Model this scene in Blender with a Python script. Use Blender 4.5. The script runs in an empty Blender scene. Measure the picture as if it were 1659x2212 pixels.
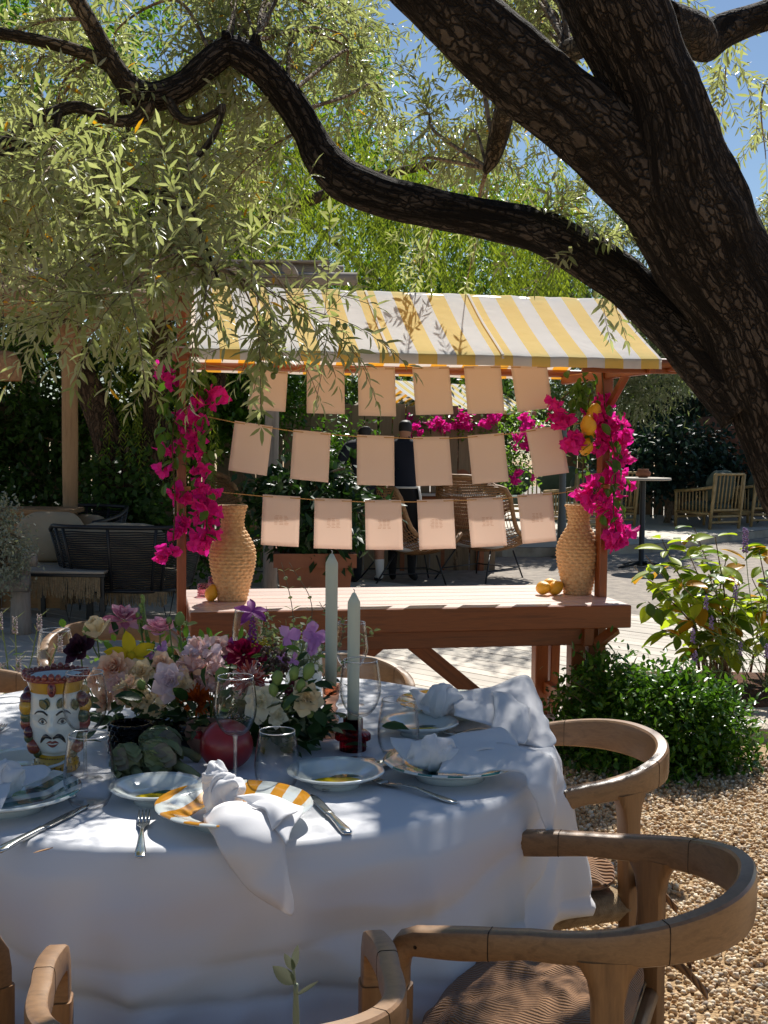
import bpy, bmesh, math, random
import numpy as np
from mathutils import Vector, Matrix, noise as mnoise

# ------------------------------------------------------------------ scene, camera, light
SC = bpy.context.scene
COL = SC.collection
H = 1.47                                  # camera height in metres
FPX, CX, CY = 2660.0, 829.5, 1106.0       # focal length and centre, in a 1659 x 2212 frame
PITCH, ROLL = math.radians(3.36), math.radians(0.56)
_f = Vector((0, math.cos(PITCH), -math.sin(PITCH)))
_r0 = Vector((1, 0, 0)); _u0 = Vector((0, math.sin(PITCH), math.cos(PITCH)))
_R = _r0 * math.cos(ROLL) + _u0 * math.sin(ROLL)
_U = -_r0 * math.sin(ROLL) + _u0 * math.cos(ROLL)
cam_d = bpy.data.cameras.new("camera"); cam = bpy.data.objects.new("camera", cam_d); COL.objects.link(cam)
cam_d.sensor_fit = 'VERTICAL'; cam_d.sensor_height = 24.0; cam_d.lens = 24.0 * FPX / 2212.0
cam_d.clip_start = 0.05; cam_d.clip_end = 500
cam_d.dof.use_dof = False
m = Matrix((( _R.x, _U.x, -_f.x, 0), (_R.y, _U.y, -_f.y, 0), (_R.z, _U.z, -_f.z, H), (0, 0, 0, 1)))
cam.matrix_world = m
SC.camera = cam

SUN_AZ, SUN_EL = math.radians(12), math.radians(47)   # azimuth from +Y towards +X
sdir = Vector((math.sin(SUN_AZ) * math.cos(SUN_EL), math.cos(SUN_AZ) * math.cos(SUN_EL), math.sin(SUN_EL)))
w = bpy.data.worlds.new("World"); SC.world = w; w.use_nodes = True
nt = w.node_tree; nt.nodes.clear()
sky = nt.nodes.new('ShaderNodeTexSky'); sky.sky_type = 'NISHITA'; sky.sun_disc = False
sky.sun_elevation = SUN_EL; sky.sun_rotation = SUN_AZ; sky.air_density = 1.0; sky.dust_density = 0.1; sky.ozone_density = 3.0
bg = nt.nodes.new('ShaderNodeBackground'); bg.inputs['Strength'].default_value = 0.062
wo = nt.nodes.new('ShaderNodeOutputWorld')
nt.links.new(sky.outputs[0], bg.inputs['Color']); nt.links.new(bg.outputs[0], wo.inputs['Surface'])
sun_d = bpy.data.lights.new("sun", 'SUN'); sun_d.energy = 5.0; sun_d.angle = math.radians(0.55); sun_d.color = (1.0, 0.965, 0.90)
sun = bpy.data.objects.new("sun", sun_d); COL.objects.link(sun)
sun.rotation_euler = sdir.to_track_quat('Z', 'Y').to_euler(); sun.location = (3, 14, 16)
vs = SC.view_settings
SC.display_settings.display_device = 'sRGB'
vs.view_transform = 'Standard'; vs.look = 'None'; vs.gamma = 1.0; vs.use_curve_mapping = False; vs.exposure = 0.5
SC.render.engine = 'CYCLES'
cy = SC.cycles
cy.use_denoising = True; cy.max_bounces = 8; cy.diffuse_bounces = 4; cy.glossy_bounces = 4; cy.transmission_bounces = 6
cy.transparent_max_bounces = 24; cy.caustics_reflective = False; cy.caustics_refractive = False
cy.sample_clamp_indirect = 6.0

# ------------------------------------------------------------------ placing helpers
def ray(px, py):
    return float((px - CX) / FPX) * _R + float((CY - py) / FPX) * _U + _f
def P(px, py, Y):
    d = ray(px, py); Y = float(Y); t = Y / d.y
    return Vector((d.x * t, Y, H + d.z * t))
def G(px, py, z=0.0):
    d = ray(px, py); t = (z - H) / d.z
    return Vector((d.x * t, d.y * t, z))
def mpp(Y):
    return Y / FPX
def S(r, g, b):
    def c(v):
        v /= 255.0
        return v / 12.92 if v <= 0.04045 else ((v + 0.055) / 1.055) ** 2.4
    return (c(r), c(g), c(b))

# ------------------------------------------------------------------ objects helpers
MATS = {}
ROOTM = {}
def link(o):
    COL.objects.link(o); return o
def thing(name, label, cat, loc=(0, 0, 0), rz=0.0, group=None, kind=None):
    o = bpy.data.objects.new(name, None); link(o)
    o.empty_display_size = 0.05
    o.location = loc; o.rotation_euler = (0, 0, rz)
    o["label"] = label; o["category"] = cat
    if group: o["group"] = group
    if kind: o["kind"] = kind
    ROOTM[o] = Matrix.Translation(Vector(loc)) @ Matrix.Rotation(rz, 4, 'Z')
    return o
def tag(o, label, cat, group=None):
    o["label"] = label; o["category"] = cat
    if group: o["group"] = group
    return o
def struct(o):
    o["kind"] = "structure"; return o
def stuff(o):
    o["kind"] = "stuff"; return o
def root_of(p):
    while p is not None and p not in ROOTM: p = p.parent
    return p
def copy_tree(o, parent=None):
    c = o.copy(); link(c)
    if parent is not None: c.parent = parent
    for ch in list(o.children): copy_tree(ch, c)
    if o in ROOTM: ROOTM[c] = ROOTM[o].copy()
    return c
def place(o, loc, rz=0.0, label=None, scale=None):
    o.location = loc; o.rotation_euler = (0, 0, rz)
    if label: o["label"] = label
    if scale: o.scale = scale if hasattr(scale, '__len__') else (scale, scale, scale)
    return o

class MB:
    """collects geometry for ONE mesh object"""
    def __init__(s): s.v = []; s.f = []; s.m = []
    def add(s, vs, fs, mi=0):
        b = len(s.v); s.v.extend([tuple(x) for x in vs])
        for f in fs: s.f.append(tuple(i + b for i in f)); s.m.append(mi)
        return s
    def box(s, c, size, rot=None, bev=0.0, mi=0):
        hx, hy, hz = size[0] / 2, size[1] / 2, size[2] / 2
        R = rot if rot is not None else Matrix.Identity(3)
        c = Vector(c)
        if bev <= 0:
            vs = [c + R @ Vector((sx * hx, sy * hy, sz * hz)) for sx in (-1, 1) for sy in (-1, 1) for sz in (-1, 1)]
            fs = [(0, 1, 3, 2), (4, 6, 7, 5), (0, 4, 5, 1), (2, 3, 7, 6), (0, 2, 6, 4), (1, 5, 7, 3)]
            return s.add(vs, fs, mi)
        b = min(bev, hx * .9, hy * .9, hz * .9)
        vs = []; idx = {}
        for sx in (-1, 1):
            for sy in (-1, 1):
                for sz in (-1, 1):
                    for a in range(3):
                        e = [hx - b, hy - b, hz - b]; e[a] += b
                        idx[(sx, sy, sz, a)] = len(vs)
                        vs.append(c + R @ Vector((sx * e[0], sy * e[1], sz * e[2])))
        fs = []
        for a in range(3):
            o1, o2 = (a + 1) % 3, (a + 2) % 3
            for sg in (-1, 1):
                q = []
                for (p1, p2) in ((-1, -1), (1, -1), (1, 1), (-1, 1)):
                    k = [0, 0, 0]; k[a] = sg; k[o1] = p1; k[o2] = p2
                    q.append(idx[(k[0], k[1], k[2], a)])
                fs.append(tuple(q) if sg > 0 else tuple(q[::-1]))
        for a in range(3):           # edges along axis a
            o1, o2 = (a + 1) % 3, (a + 2) % 3
            for p1 in (-1, 1):
                for p2 in (-1, 1):
                    k0 = [0, 0, 0]; k0[a] = -1; k0[o1] = p1; k0[o2] = p2
                    k1 = list(k0); k1[a] = 1
                    q = [idx[(*k0, o1)], idx[(*k1, o1)], idx[(*k1, o2)], idx[(*k0, o2)]]
                    fs.append(tuple(q) if p1 * p2 < 0 else tuple(q[::-1]))
        for sx in (-1, 1):
            for sy in (-1, 1):
                for sz in (-1, 1):
                    q = [idx[(sx, sy, sz, a)] for a in range(3)]
                    fs.append(tuple(q) if sx * sy * sz > 0 else tuple(q[::-1]))
        return s.add(vs, fs, mi)
    def bar(s, a, b, w, h, up=(0, 0, 1), bev=0.0, mi=0):
        """box from point a to b, w wide, h along up"""
        a = Vector(a); b = Vector(b); d = (b - a); L = d.length; d.normalize()
        up = Vector(up)
        if abs(d.dot(up)) > .98: up = Vector((0, 1, 0))
        y = up.cross(d).normalized(); z = d.cross(y)
        R = Matrix((d, y, z)).transposed()
        return s.box((a + b) / 2, (L, w, h), R, bev, mi)
    def tube(s, pts, rad, n=8, cap=True, mi=0, sq=None):
        pts = [Vector(p) for p in pts]; N = len(pts)
        if not hasattr(rad, '__len__'): rad = [rad] * N
        t0 = (pts[1] - pts[0]).normalized()
        ref = Vector((0, 0, 1)) if abs(t0.z) < .9 else Vector((1, 0, 0))
        u = ref.cross(t0).normalized()
        vs = []
        for i, p in enumerate(pts):
            t = (pts[min(i + 1, N - 1)] - pts[max(i - 1, 0)])
            t = t.normalized() if t.length > 1e-9 else t0
            u = (u - t * u.dot(t)).normalized(); v = t.cross(u)
            for k in range(n):
                a = 2 * math.pi * k / n
                vs.append(p + (u * math.cos(a) + v * math.sin(a)) * rad[i])
        fs = []
        for i in range(N - 1):
            for k in range(n):
                k2 = (k + 1) % n
                fs.append((i * n + k, i * n + k2, (i + 1) * n + k2, (i + 1) * n + k))
        if cap:
            fs.append(tuple(range(n))[::-1]); fs.append(tuple((N - 1) * n + k for k in range(n)))
        return s.add(vs, fs, mi)
    def lathe(s, prof, n=24, c=(0, 0, 0), mi=0, fr=None, cap0=False, cap1=False, M=None):
        """prof: list of (r, z); fr(angle, i) -> radius factor"""
        c = Vector(c); vs = []; fs = []
        for i, (r, z) in enumerate(prof):
            for k in range(n):
                a = 2 * math.pi * k / n
                q = r * (fr(a, i) if fr else 1.0)
                p = Vector((q * math.cos(a), q * math.sin(a), z))
                if M is not None: p = M @ p
                vs.append(c + p)
        for i in range(len(prof) - 1):
            for k in range(n):
                k2 = (k + 1) % n
                fs.append((i * n + k, i * n + k2, (i + 1) * n + k2, (i + 1) * n + k))
        if cap0: fs.append(tuple(range(n))[::-1])
        if cap1: fs.append(tuple((len(prof) - 1) * n + k for k in range(n)))
        return s.add(vs, fs, mi)
    def grid(s, fn, nu, nv, mi=0, closed_u=False):
        """fn(u, v) in 0..1 -> point"""
        vs = []; fs = []
        for j in range(nv + 1):
            for i in range(nu if closed_u else nu + 1):
                vs.append(fn(i / nu, j / nv))
        W = nu if closed_u else nu + 1
        for j in range(nv):
            for i in range(nu):
                i2 = (i + 1) % W
                fs.append((j * W + i, j * W + i2, (j + 1) * W + i2, (j + 1) * W + i))
        if callable(mi):
            b = len(s.v); s.v.extend([tuple(x) for x in vs])
            for q, f in enumerate(fs):
                s.f.append(tuple(i + b for i in f)); s.m.append(mi(q % nu, q // nu))
            return s
        return s.add(vs, fs, mi)
    def ball(s, c, r, nu=12, nv=8, sc=(1, 1, 1), fn=None, mi=0, M=None):
        c = Vector(c)
        def f(u, v):
            a = 2 * math.pi * u; b = math.pi * (v - .5)
            d = Vector((math.cos(b) * math.cos(a), math.cos(b) * math.sin(a), math.sin(b)))
            k = r * (fn(d) if fn else 1.0)
            p = Vector((d.x * sc[0], d.y * sc[1], d.z * sc[2])) * k
            if M is not None: p = M @ p
            return c + p
        return s.grid(f, nu, nv, mi, True)
    def move(s, M):
        s.v = [tuple(M @ Vector(p)) for p in s.v]; return s
    def merge(s, o, M=None, mi=0):
        vs = [M @ Vector(p) for p in o.v] if M is not None else o.v
        b = len(s.v); s.v.extend([tuple(p) for p in vs])
        for f, q in zip(o.f, o.m): s.f.append(tuple(i + b for i in f)); s.m.append(q + mi)
        return s
    def mesh(s, name, mats, smooth=True, inv=None):
        me = bpy.data.meshes.new(name)
        vs = [tuple(inv @ Vector(p)) for p in s.v] if inv is not None else s.v
        me.from_pydata(vs, [], s.f)
        if not isinstance(mats, (list, tuple)): mats = [mats]
        for q in mats: me.materials.append(q)
        if len(mats) > 1: me.polygons.foreach_set('material_index', s.m)
        if smooth is True: me.polygons.foreach_set('use_smooth', [True] * len(s.f))
        elif smooth: me.shade_smooth(); me.set_sharp_from_angle(angle=math.radians(smooth))
        me.update()
        return me
    def build(s, name, mats, parent=None, smooth=True, world=False):
        """world=True: the points are world points, turned into the root's own frame"""
        inv = None
        r = root_of(parent)
        if world and r is not None: inv = ROOTM[r].inverted()
        o = bpy.data.objects.new(name, s.mesh(name, mats, smooth, inv)); link(o)
        if parent is not None: o.parent = parent
        return o

def mod(o, kind, **kw):
    q = o.modifiers.new(kind.lower(), kind)
    for k, v in kw.items(): setattr(q, k, v)
    return q

def crom(pts, n=8):
    """Catmull-Rom through points (tuples of any length)"""
    P_ = [np.array(p, float) for p in pts]; P_ = [2 * P_[0] - P_[1]] + P_ + [2 * P_[-1] - P_[-2]]
    out = []
    for i in range(1, len(P_) - 2):
        a, b, c, d = P_[i - 1], P_[i], P_[i + 1], P_[i + 2]
        for k in range(n):
            t = k / n
            out.append(.5 * ((2 * b) + (c - a) * t + (2 * a - 5 * b + 4 * c - d) * t * t + (3 * b - a - 3 * c + d) * t ** 3))
    out.append(P_[-2])
    return out

# leaf templates: x along the leaf, y across (+-.5), z up (in leaf lengths)
T_RH = (np.array([(0, 0, 0), (.45, -.5, .03), (1, 0, -.05), (.45, .5, .03)]), [(0, 1, 2), (0, 2, 3)])
T_LF = (np.array([(0, 0, 0), (.3, -.46, .05), (.68, -.40, .02), (1, 0, -.1), (.68, .40, .02), (.3, .46, .05), (.5, 0, 0)]),
        [(0, 1, 2, 6), (6, 2, 3, 3), (0, 6, 4, 5), (6, 3, 3, 4)])
T_LF = (T_LF[0], [(0, 1, 2, 6), (6, 2, 3), (0, 6, 4, 5), (6, 3, 4)])
T_WD = (np.array([(0, 0, 0), (.18, -.34, .04), (.45, -.5, .06), (.75, -.34, .02), (1, 0, -.14), (.75, .34, .02), (.45, .5, .06), (.18, .34, .04), (.25, 0, .0), (.6, 0, -.03)]),
        [(0, 1, 8), (1, 2, 9, 8), (2, 3, 9), (3, 4, 9), (0, 8, 7), (7, 8, 9, 6), (6, 9, 5), (5, 9, 4)])
def unit(a):
    return a / np.maximum(np.linalg.norm(a, axis=-1, keepdims=True), 1e-9)
def scatter(name, tmpl, pos, xd, up, L, W, mat, parent=None, world=False, smooth=False, mi=None):
    """one mesh of many leaves"""
    tv, tf = tmpl
    pos = np.asarray(pos, float); n = len(pos)
    X = unit(np.asarray(xd, float)); up = np.asarray(up, float)
    Yv = np.cross(up, X); bad = np.linalg.norm(Yv, axis=1) < 1e-4
    Yv[bad] = np.cross(np.array([1, .3, .2]), X[bad]); Yv = unit(Yv); Z = np.cross(X, Yv)
    L = np.broadcast_to(np.asarray(L, float), (n,)); W = np.broadcast_to(np.asarray(W, float), (n,))
    V = (pos[:, None, :] + tv[None, :, 0:1] * (L[:, None, None] * X[:, None, :]) + tv[None, :, 1:2] * (W[:, None, None] * Yv[:, None, :])
         + tv[None, :, 2:3] * (L[:, None, None] * Z[:, None, :])).reshape(-1, 3)
    r = root_of(parent)
    if world and r is not None:
        I = np.array(ROOTM[r].inverted()); V = V @ I[:3, :3].T + I[:3, 3]
    k = len(tv)
    lt = np.array([len(f) for f in tf]); flat = np.array([i for f in tf for i in f])
    loops = (np.arange(n)[:, None] * k + flat[None, :]).ravel()
    tot = np.tile(lt, n); start = np.concatenate([[0], np.cumsum(tot)[:-1]])
    me = bpy.data.meshes.new(name)
    me.vertices.add(len(V)); me.vertices.foreach_set('co', V.ravel().astype(np.float32))
    me.loops.add(len(loops)); me.loops.foreach_set('vertex_index', loops.astype(np.int32))
    me.polygons.add(len(tot)); me.polygons.foreach_set('loop_start', start.astype(np.int32))
    mats = mat if isinstance(mat, (list, tuple)) else [mat]
    for q in mats: me.materials.append(q)
    if mi is not None: me.polygons.foreach_set('material_index', np.repeat(np.asarray(mi, np.int32), len(tf)))
    if smooth: me.polygons.foreach_set('use_smooth', np.ones(len(tot), bool))
    me.update(calc_edges=True); me.validate()
    o = bpy.data.objects.new(name, me); link(o)
    if parent is not None: o.parent = parent
    return o
def rnd_dirs(rg, n):
    return unit(rg.normal(size=(n, 3)))
# ------------------------------------------------------------------ materials
def _new(name):
    mt = bpy.data.materials.new(name); mt.use_nodes = True
    nt = mt.node_tree; nt.nodes.clear()
    out = nt.nodes.new('ShaderNodeOutputMaterial')
    return mt, nt, out
def _n(nt, t, **kw):
    q = nt.nodes.new(t)
    for k, v in kw.items():
        if k in q.inputs: q.inputs[k].default_value = v
        else: setattr(q, k, v)
    return q
def _mix(nt, fac, a, b, blend='MIX'):
    q = nt.nodes.new('ShaderNodeMix'); q.data_type = 'RGBA'; q.blend_type = blend
    for s, v in ((0, fac), (6, a), (7, b)):
        if hasattr(v, 'is_linked'): nt.links.new(v, q.inputs[s])
        elif s == 0: q.inputs[0].default_value = v
        else: q.inputs[s].default_value = (*v, 1) if len(v) == 3 else v
    return q.outputs[2]
def _coords(nt, scale=(1, 1, 1), rot=(0, 0, 0), kind='Object'):
    tc = nt.nodes.new('ShaderNodeTexCoord'); mp = nt.nodes.new('ShaderNodeMapping')
    mp.inputs['Scale'].default_value = scale; mp.inputs['Rotation'].default_value = rot
    nt.links.new(tc.outputs[kind], mp.inputs['Vector'])
    return mp.outputs[0]
def _noise(nt, vec, scale, detail=4, rough=.55, dist=0.0):
    q = _n(nt, 'ShaderNodeTexNoise'); q.inputs['Scale'].default_value = scale; q.inputs['Detail'].default_value = detail
    q.inputs['Roughness'].default_value = rough; q.inputs['Distortion'].default_value = dist
    nt.links.new(vec, q.inputs['Vector']); return q.outputs['Fac']
def _ramp(nt, fac, stops):
    q = nt.nodes.new('ShaderNodeValToRGB'); cr = q.color_ramp
    while len(cr.elements) < len(stops): cr.elements.new(.5)
    for e, (p, c) in zip(cr.elements, stops):
        e.position = p; e.color = (*c, 1) if len(c) == 3 else c
    nt.links.new(fac, q.inputs[0]); return q.outputs[0]
def _bump(nt, hgt, strength=.3, dist=.01, prev=None):
    q = nt.nodes.new('ShaderNodeBump'); q.inputs['Strength'].default_value = strength; q.inputs['Distance'].default_value = dist
    nt.links.new(hgt, q.inputs['Height'])
    if prev is not None: nt.links.new(prev, q.inputs['Normal'])
    return q.outputs[0]
def _isl(nt):
    return nt.nodes.new('ShaderNodeNewGeometry').outputs['Random Per Island']
def _objr(nt):
    return nt.nodes.new('ShaderNodeObjectInfo').outputs['Random']
def plain(name, c, rough=.5, metal=0.0, c2=None, scale=8, bump=0, bscale=40, bdist=.003, coat=0, stretch=(1, 1, 1), spec=None, trans=0, tcol=None):
    """a principled material, mottled between c and c2, with fine relief; trans lets light through (cloth, paper, petals)"""
    mt, nt, out = _new(name)
    b = _n(nt, 'ShaderNodeBsdfPrincipled'); b.inputs['Roughness'].default_value = rough; b.inputs['Metallic'].default_value = metal
    if coat: b.inputs['Coat Weight'].default_value = coat; b.inputs['Coat Roughness'].default_value = .05
    if spec is not None: b.inputs['Specular IOR Level'].default_value = spec
    v = _coords(nt, stretch); col = None
    if c2 is not None:
        col = _mix(nt, _ramp(nt, _noise(nt, v, scale), [(.3, (0, 0, 0)), (.7, (1, 1, 1))]), c, c2)
        nt.links.new(col, b.inputs['Base Color'])
    else: b.inputs['Base Color'].default_value = (*c, 1)
    if bump: nt.links.new(_bump(nt, _noise(nt, v, bscale, 5), bump, bdist), b.inputs['Normal'])
    s = b.outputs[0]
    if trans:
        t = _n(nt, 'ShaderNodeBsdfTranslucent')
        if tcol is not None: t.inputs['Color'].default_value = (*tcol, 1)
        elif col is not None: nt.links.new(col, t.inputs['Color'])
        else: t.inputs['Color'].default_value = (*c, 1)
        mx = _n(nt, 'ShaderNodeMixShader'); mx.inputs[0].default_value = trans
        nt.links.new(s, mx.inputs[1]); nt.links.new(t.outputs[0], mx.inputs[2]); s = mx.outputs[0]
    nt.links.new(s, out.inputs['Surface'])
    return mt
def wood(name, c1, c2, c3=None, rough=.5, grain=(1, 12, 12), scale=3.0, bump=.15, coat=0, perobj=.25, rings=True):
    """grain runs along local x (stretch small on x)"""
    mt, nt, out = _new(name)
    b = _n(nt, 'ShaderNodeBsdfPrincipled'); b.inputs['Roughness'].default_value = rough
    if coat: b.inputs['Coat Weight'].default_value = coat; b.inputs['Coat Roughness'].default_value = .25
    tc = nt.nodes.new('ShaderNodeTexCoord')
    ad = nt.nodes.new('ShaderNodeVectorMath'); ad.operation = 'ADD'
    sc = nt.nodes.new('ShaderNodeVectorMath'); sc.operation = 'SCALE'; sc.inputs['Scale'].default_value = 37.0
    cb = nt.nodes.new('ShaderNodeCombineXYZ'); r = _objr(nt)
    for i in range(3): nt.links.new(r, cb.inputs[i])
    nt.links.new(cb.outputs[0], sc.inputs[0]); nt.links.new(tc.outputs['Object'], ad.inputs[0]); nt.links.new(sc.outputs[0], ad.inputs[1])
    mp = nt.nodes.new('ShaderNodeMapping'); mp.inputs['Scale'].default_value = grain
    nt.links.new(ad.outputs[0], mp.inputs['Vector'])
    n1 = _noise(nt, mp.outputs[0], scale, 6, .6, .6)
    n2 = _noise(nt, mp.outputs[0], scale * 6, 3, .6)
    col = _ramp(nt, n1, [(.25, c1), (.5, c2), (.75, c3 or c1)])
    col = _mix(nt, .35, col, _ramp(nt, n2, [(.3, c1), (.7, c2)]))
    if perobj:
        dk = _ramp(nt, r, [(0, (1 - perobj,) * 3), (1, (1 + perobj,) * 3)])
        mr = nt.nodes.new('ShaderNodeMapRange'); mr.inputs[3].default_value = 1 - perobj; mr.inputs[4].default_value = 1 + perobj * .6
        nt.links.new(r, mr.inputs[0])
        vm = nt.nodes.new('ShaderNodeVectorMath'); vm.operation = 'SCALE'
        nt.links.new(col, vm.inputs[0]); nt.links.new(mr.outputs[0], vm.inputs['Scale']); col = vm.outputs[0]
    nt.links.new(col, b.inputs['Base Color'])
    nt.links.new(_bump(nt, n2, bump, .002), b.inputs['Normal'])
    nt.links.new(b.outputs[0], out.inputs['Surface'])
    return mt
def leafm(name, cols, under=None, trans=.45, rough=.45, tboost=(1.25, 1.35, .55), spec=.4):
    """leaf: colour varies leaf by leaf; light shines through"""
    mt, nt, out = _new(name)
    b = _n(nt, 'ShaderNodeBsdfPrincipled'); b.inputs['Roughness'].default_value = rough; b.inputs['Specular IOR Level'].default_value = spec
    k = len(cols)
    col = _ramp(nt, _isl(nt), [(i / max(k - 1, 1), c) for i, c in enumerate(cols)])
    top = col
    if under is not None:
        g = nt.nodes.new('ShaderNodeNewGeometry')
        col = _mix(nt, g.outputs['Backfacing'], col, under)
    nt.links.new(col, b.inputs['Base Color'])
    t = _n(nt, 'ShaderNodeBsdfTranslucent')
    vm = nt.nodes.new('ShaderNodeVectorMath'); vm.operation = 'MULTIPLY'; vm.inputs[1].default_value = tboost
    nt.links.new(top, vm.inputs[0]); nt.links.new(vm.outputs[0], t.inputs['Color'])
    mx = _n(nt, 'ShaderNodeMixShader'); mx.inputs[0].default_value = trans
    nt.links.new(b.outputs[0], mx.inputs[1]); nt.links.new(t.outputs[0], mx.inputs[2])
    nt.links.new(mx.outputs[0], out.inputs['Surface'])
    return mt
def bark(name, c1, c2, c3, scale=14, depth=.03, stretch=(1, 1, .35)):
    mt, nt, out = _new(name)
    b = _n(nt, 'ShaderNodeBsdfPrincipled'); b.inputs['Roughness'].default_value = .9; b.inputs['Specular IOR Level'].default_value = .2
    v = _coords(nt, stretch)
    vo = nt.nodes.new('ShaderNodeTexVoronoi'); vo.feature = 'DISTANCE_TO_EDGE'; vo.inputs['Scale'].default_value = scale
    ds = nt.nodes.new('ShaderNodeTexNoise'); ds.inputs['Scale'].default_value = scale * .5; ds.inputs['Detail'].default_value = 3
    nt.links.new(v, ds.inputs['Vector'])
    vv = nt.nodes.new('ShaderNodeVectorMath'); vv.operation = 'MULTIPLY_ADD'; vv.inputs[1].default_value = (.25, .25, .25)
    nt.links.new(ds.outputs['Color'], vv.inputs[0]); nt.links.new(v, vv.inputs[2]); nt.links.new(vv.outputs[0], vo.inputs['Vector'])
    n1 = _noise(nt, v, scale * 2.5, 6, .65)
    e = _ramp(nt, vo.outputs['Distance'], [(0, (0, 0, 0)), (.16, (1, 1, 1))])
    col = _mix(nt, e, c3, _ramp(nt, n1, [(.3, c1), (.65, c2)]))
    big = _ramp(nt, _noise(nt, v, 3.2, 5, .6), [(.40, (0, 0, 0)), (.62, (1, 1, 1))])
    col = _mix(nt, big, col, _mix(nt, .45, col, tuple(min(1, x * 1.9) for x in c2)))
    nt.links.new(col, b.inputs['Base Color'])
    h = _mix(nt, .35, e, n1)
    nt.links.new(_bump(nt, h, 1.0, depth), b.inputs['Normal'])
    nt.links.new(b.outputs[0], out.inputs['Surface'])
    return mt
def glassm(name, tint=(1, 1, 1), refl=1.0, edge=.55, rough=.015):
    """thin blown glass: clear with bright reflections towards the rim of the shape"""
    mt, nt, out = _new(name)
    t = _n(nt, 'ShaderNodeBsdfTransparent'); g = _n(nt, 'ShaderNodeBsdfGlossy'); g.inputs['Roughness'].default_value = rough
    lw = _n(nt, 'ShaderNodeLayerWeight'); lw.inputs['Blend'].default_value = .5
    dk = tuple(c * (1 - edge) for c in tint)
    pw = _n(nt, 'ShaderNodeMath', operation='POWER'); pw.inputs[1].default_value = 3.6
    nt.links.new(lw.outputs['Facing'], pw.inputs[0])
    nt.links.new(_mix(nt, pw.outputs[0], tint, dk), t.inputs['Color'])
    ml = _n(nt, 'ShaderNodeMath', operation='MULTIPLY_ADD'); ml.inputs[1].default_value = .95 * refl; ml.inputs[2].default_value = .008 * refl; ml.use_clamp = True
    nt.links.new(pw.outputs[0], ml.inputs[0])
    mx = _n(nt, 'ShaderNodeMixShader'); nt.links.new(ml.outputs[0], mx.inputs[0])
    nt.links.new(t.outputs[0], mx.inputs[1]); nt.links.new(g.outputs[0], mx.inputs[2])
    nt.links.new(mx.outputs[0], out.inputs['Surface'])
    return mt
def petal(name, c1, c2, trans=.4, rough=.6):
    """petal colour varies petal by petal"""
    mt, nt, out = _new(name)
    b = _n(nt, 'ShaderNodeBsdfPrincipled'); b.inputs['Roughness'].default_value = rough; b.inputs['Specular IOR Level'].default_value = .25
    col = _ramp(nt, _isl(nt), [(0, c1), (1, c2)])
    n = _noise(nt, _coords(nt), 90, 3)
    col = _mix(nt, .25, col, _mix(nt, n, c2, c1))
    nt.links.new(col, b.inputs['Base Color'])
    t = _n(nt, 'ShaderNodeBsdfTranslucent'); nt.links.new(col, t.inputs['Color'])
    mx = _n(nt, 'ShaderNodeMixShader'); mx.inputs[0].default_value = trans
    nt.links.new(b.outputs[0], mx.inputs[1]); nt.links.new(t.outputs[0], mx.inputs[2])
    nt.links.new(mx.outputs[0], out.inputs['Surface'])
    return mt
def corduroy(name, c1, c2, freq=240.0):
    mt, nt, out = _new(name)
    b = _n(nt, 'ShaderNodeBsdfPrincipled'); b.inputs['Roughness'].default_value = .95; b.inputs['Sheen Weight'].default_value = .3
    v = _coords(nt)
    wv = nt.nodes.new('ShaderNodeTexWave'); wv.wave_type = 'BANDS'; wv.bands_direction = 'X'; wv.inputs['Scale'].default_value = freq
    wv.inputs['Distortion'].default_value = .25; wv.inputs['Detail'].default_value = 1; wv.inputs['Detail Scale'].default_value = .4
    nt.links.new(v, wv.inputs['Vector'])
    col = _ramp(nt, wv.outputs['Fac'], [(.0, c1), (.45, c2)])
    nt.links.new(col, b.inputs['Base Color'])
    nt.links.new(_bump(nt, wv.outputs['Fac'], .6, .003), b.inputs['Normal'])
    nt.links.new(b.outputs[0], out.inputs['Surface'])
    return mt

M = {}
M['gravel'] = plain('pea_gravel', S(196, 166, 122), .9, c2=S(150, 118, 82), scale=70, bump=.9, bscale=75, bdist=.02)
def pebble_mat():
    mt, nt, out = _new('pebbles')
    b = _n(nt, 'ShaderNodeBsdfPrincipled'); b.inputs['Roughness'].default_value = .75
    nt.links.new(_ramp(nt, _isl(nt), [(0, S(152, 122, 88)), (.2, S(196, 166, 124)), (.4, S(214, 190, 152)), (.55, S(230, 218, 196)), (.7, S(180, 142, 100)), (.85, S(206, 178, 138)), (1, S(140, 126, 112))]), b.inputs['Base Color'])
    nt.links.new(b.outputs[0], out.inputs['Surface']); return mt
M['pebble'] = pebble_mat()
M['road'] = plain('fine_grey_gravel', S(168, 156, 142), .95, c2=S(128, 120, 112), scale=9, bump=.6, bscale=120, bdist=.01)
M['soil'] = plain('red_brown_soil', S(112, 72, 46), 1, c2=S(70, 44, 28), scale=14, bump=1, bscale=60, bdist=.03)
M['deck'] = wood('weathered_deck', S(176, 166, 152), S(204, 194, 178), S(150, 140, 128), .8, (1.2, 14, 14), 2.5, .3)
M['stone'] = plain('pale_stone', S(196, 184, 164), .9, c2=S(160, 146, 126), scale=5, bump=.7, bscale=30, bdist=.02)
M['log'] = wood('peeled_log', S(150, 112, 74), S(182, 142, 98), S(120, 86, 56), .75, (1, 10, 10), 2.2, .4)
M['greylog'] = wood('grey_weathered_log', S(132, 122, 112), S(164, 154, 142), S(100, 92, 84), .85, (1, 10, 10), 2.5, .5)
M['greylogz'] = wood('grey_weathered_post', S(132, 122, 112), S(164, 154, 142), S(100, 92, 84), .85, (10, 10, 1), 2.5, .5)
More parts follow.
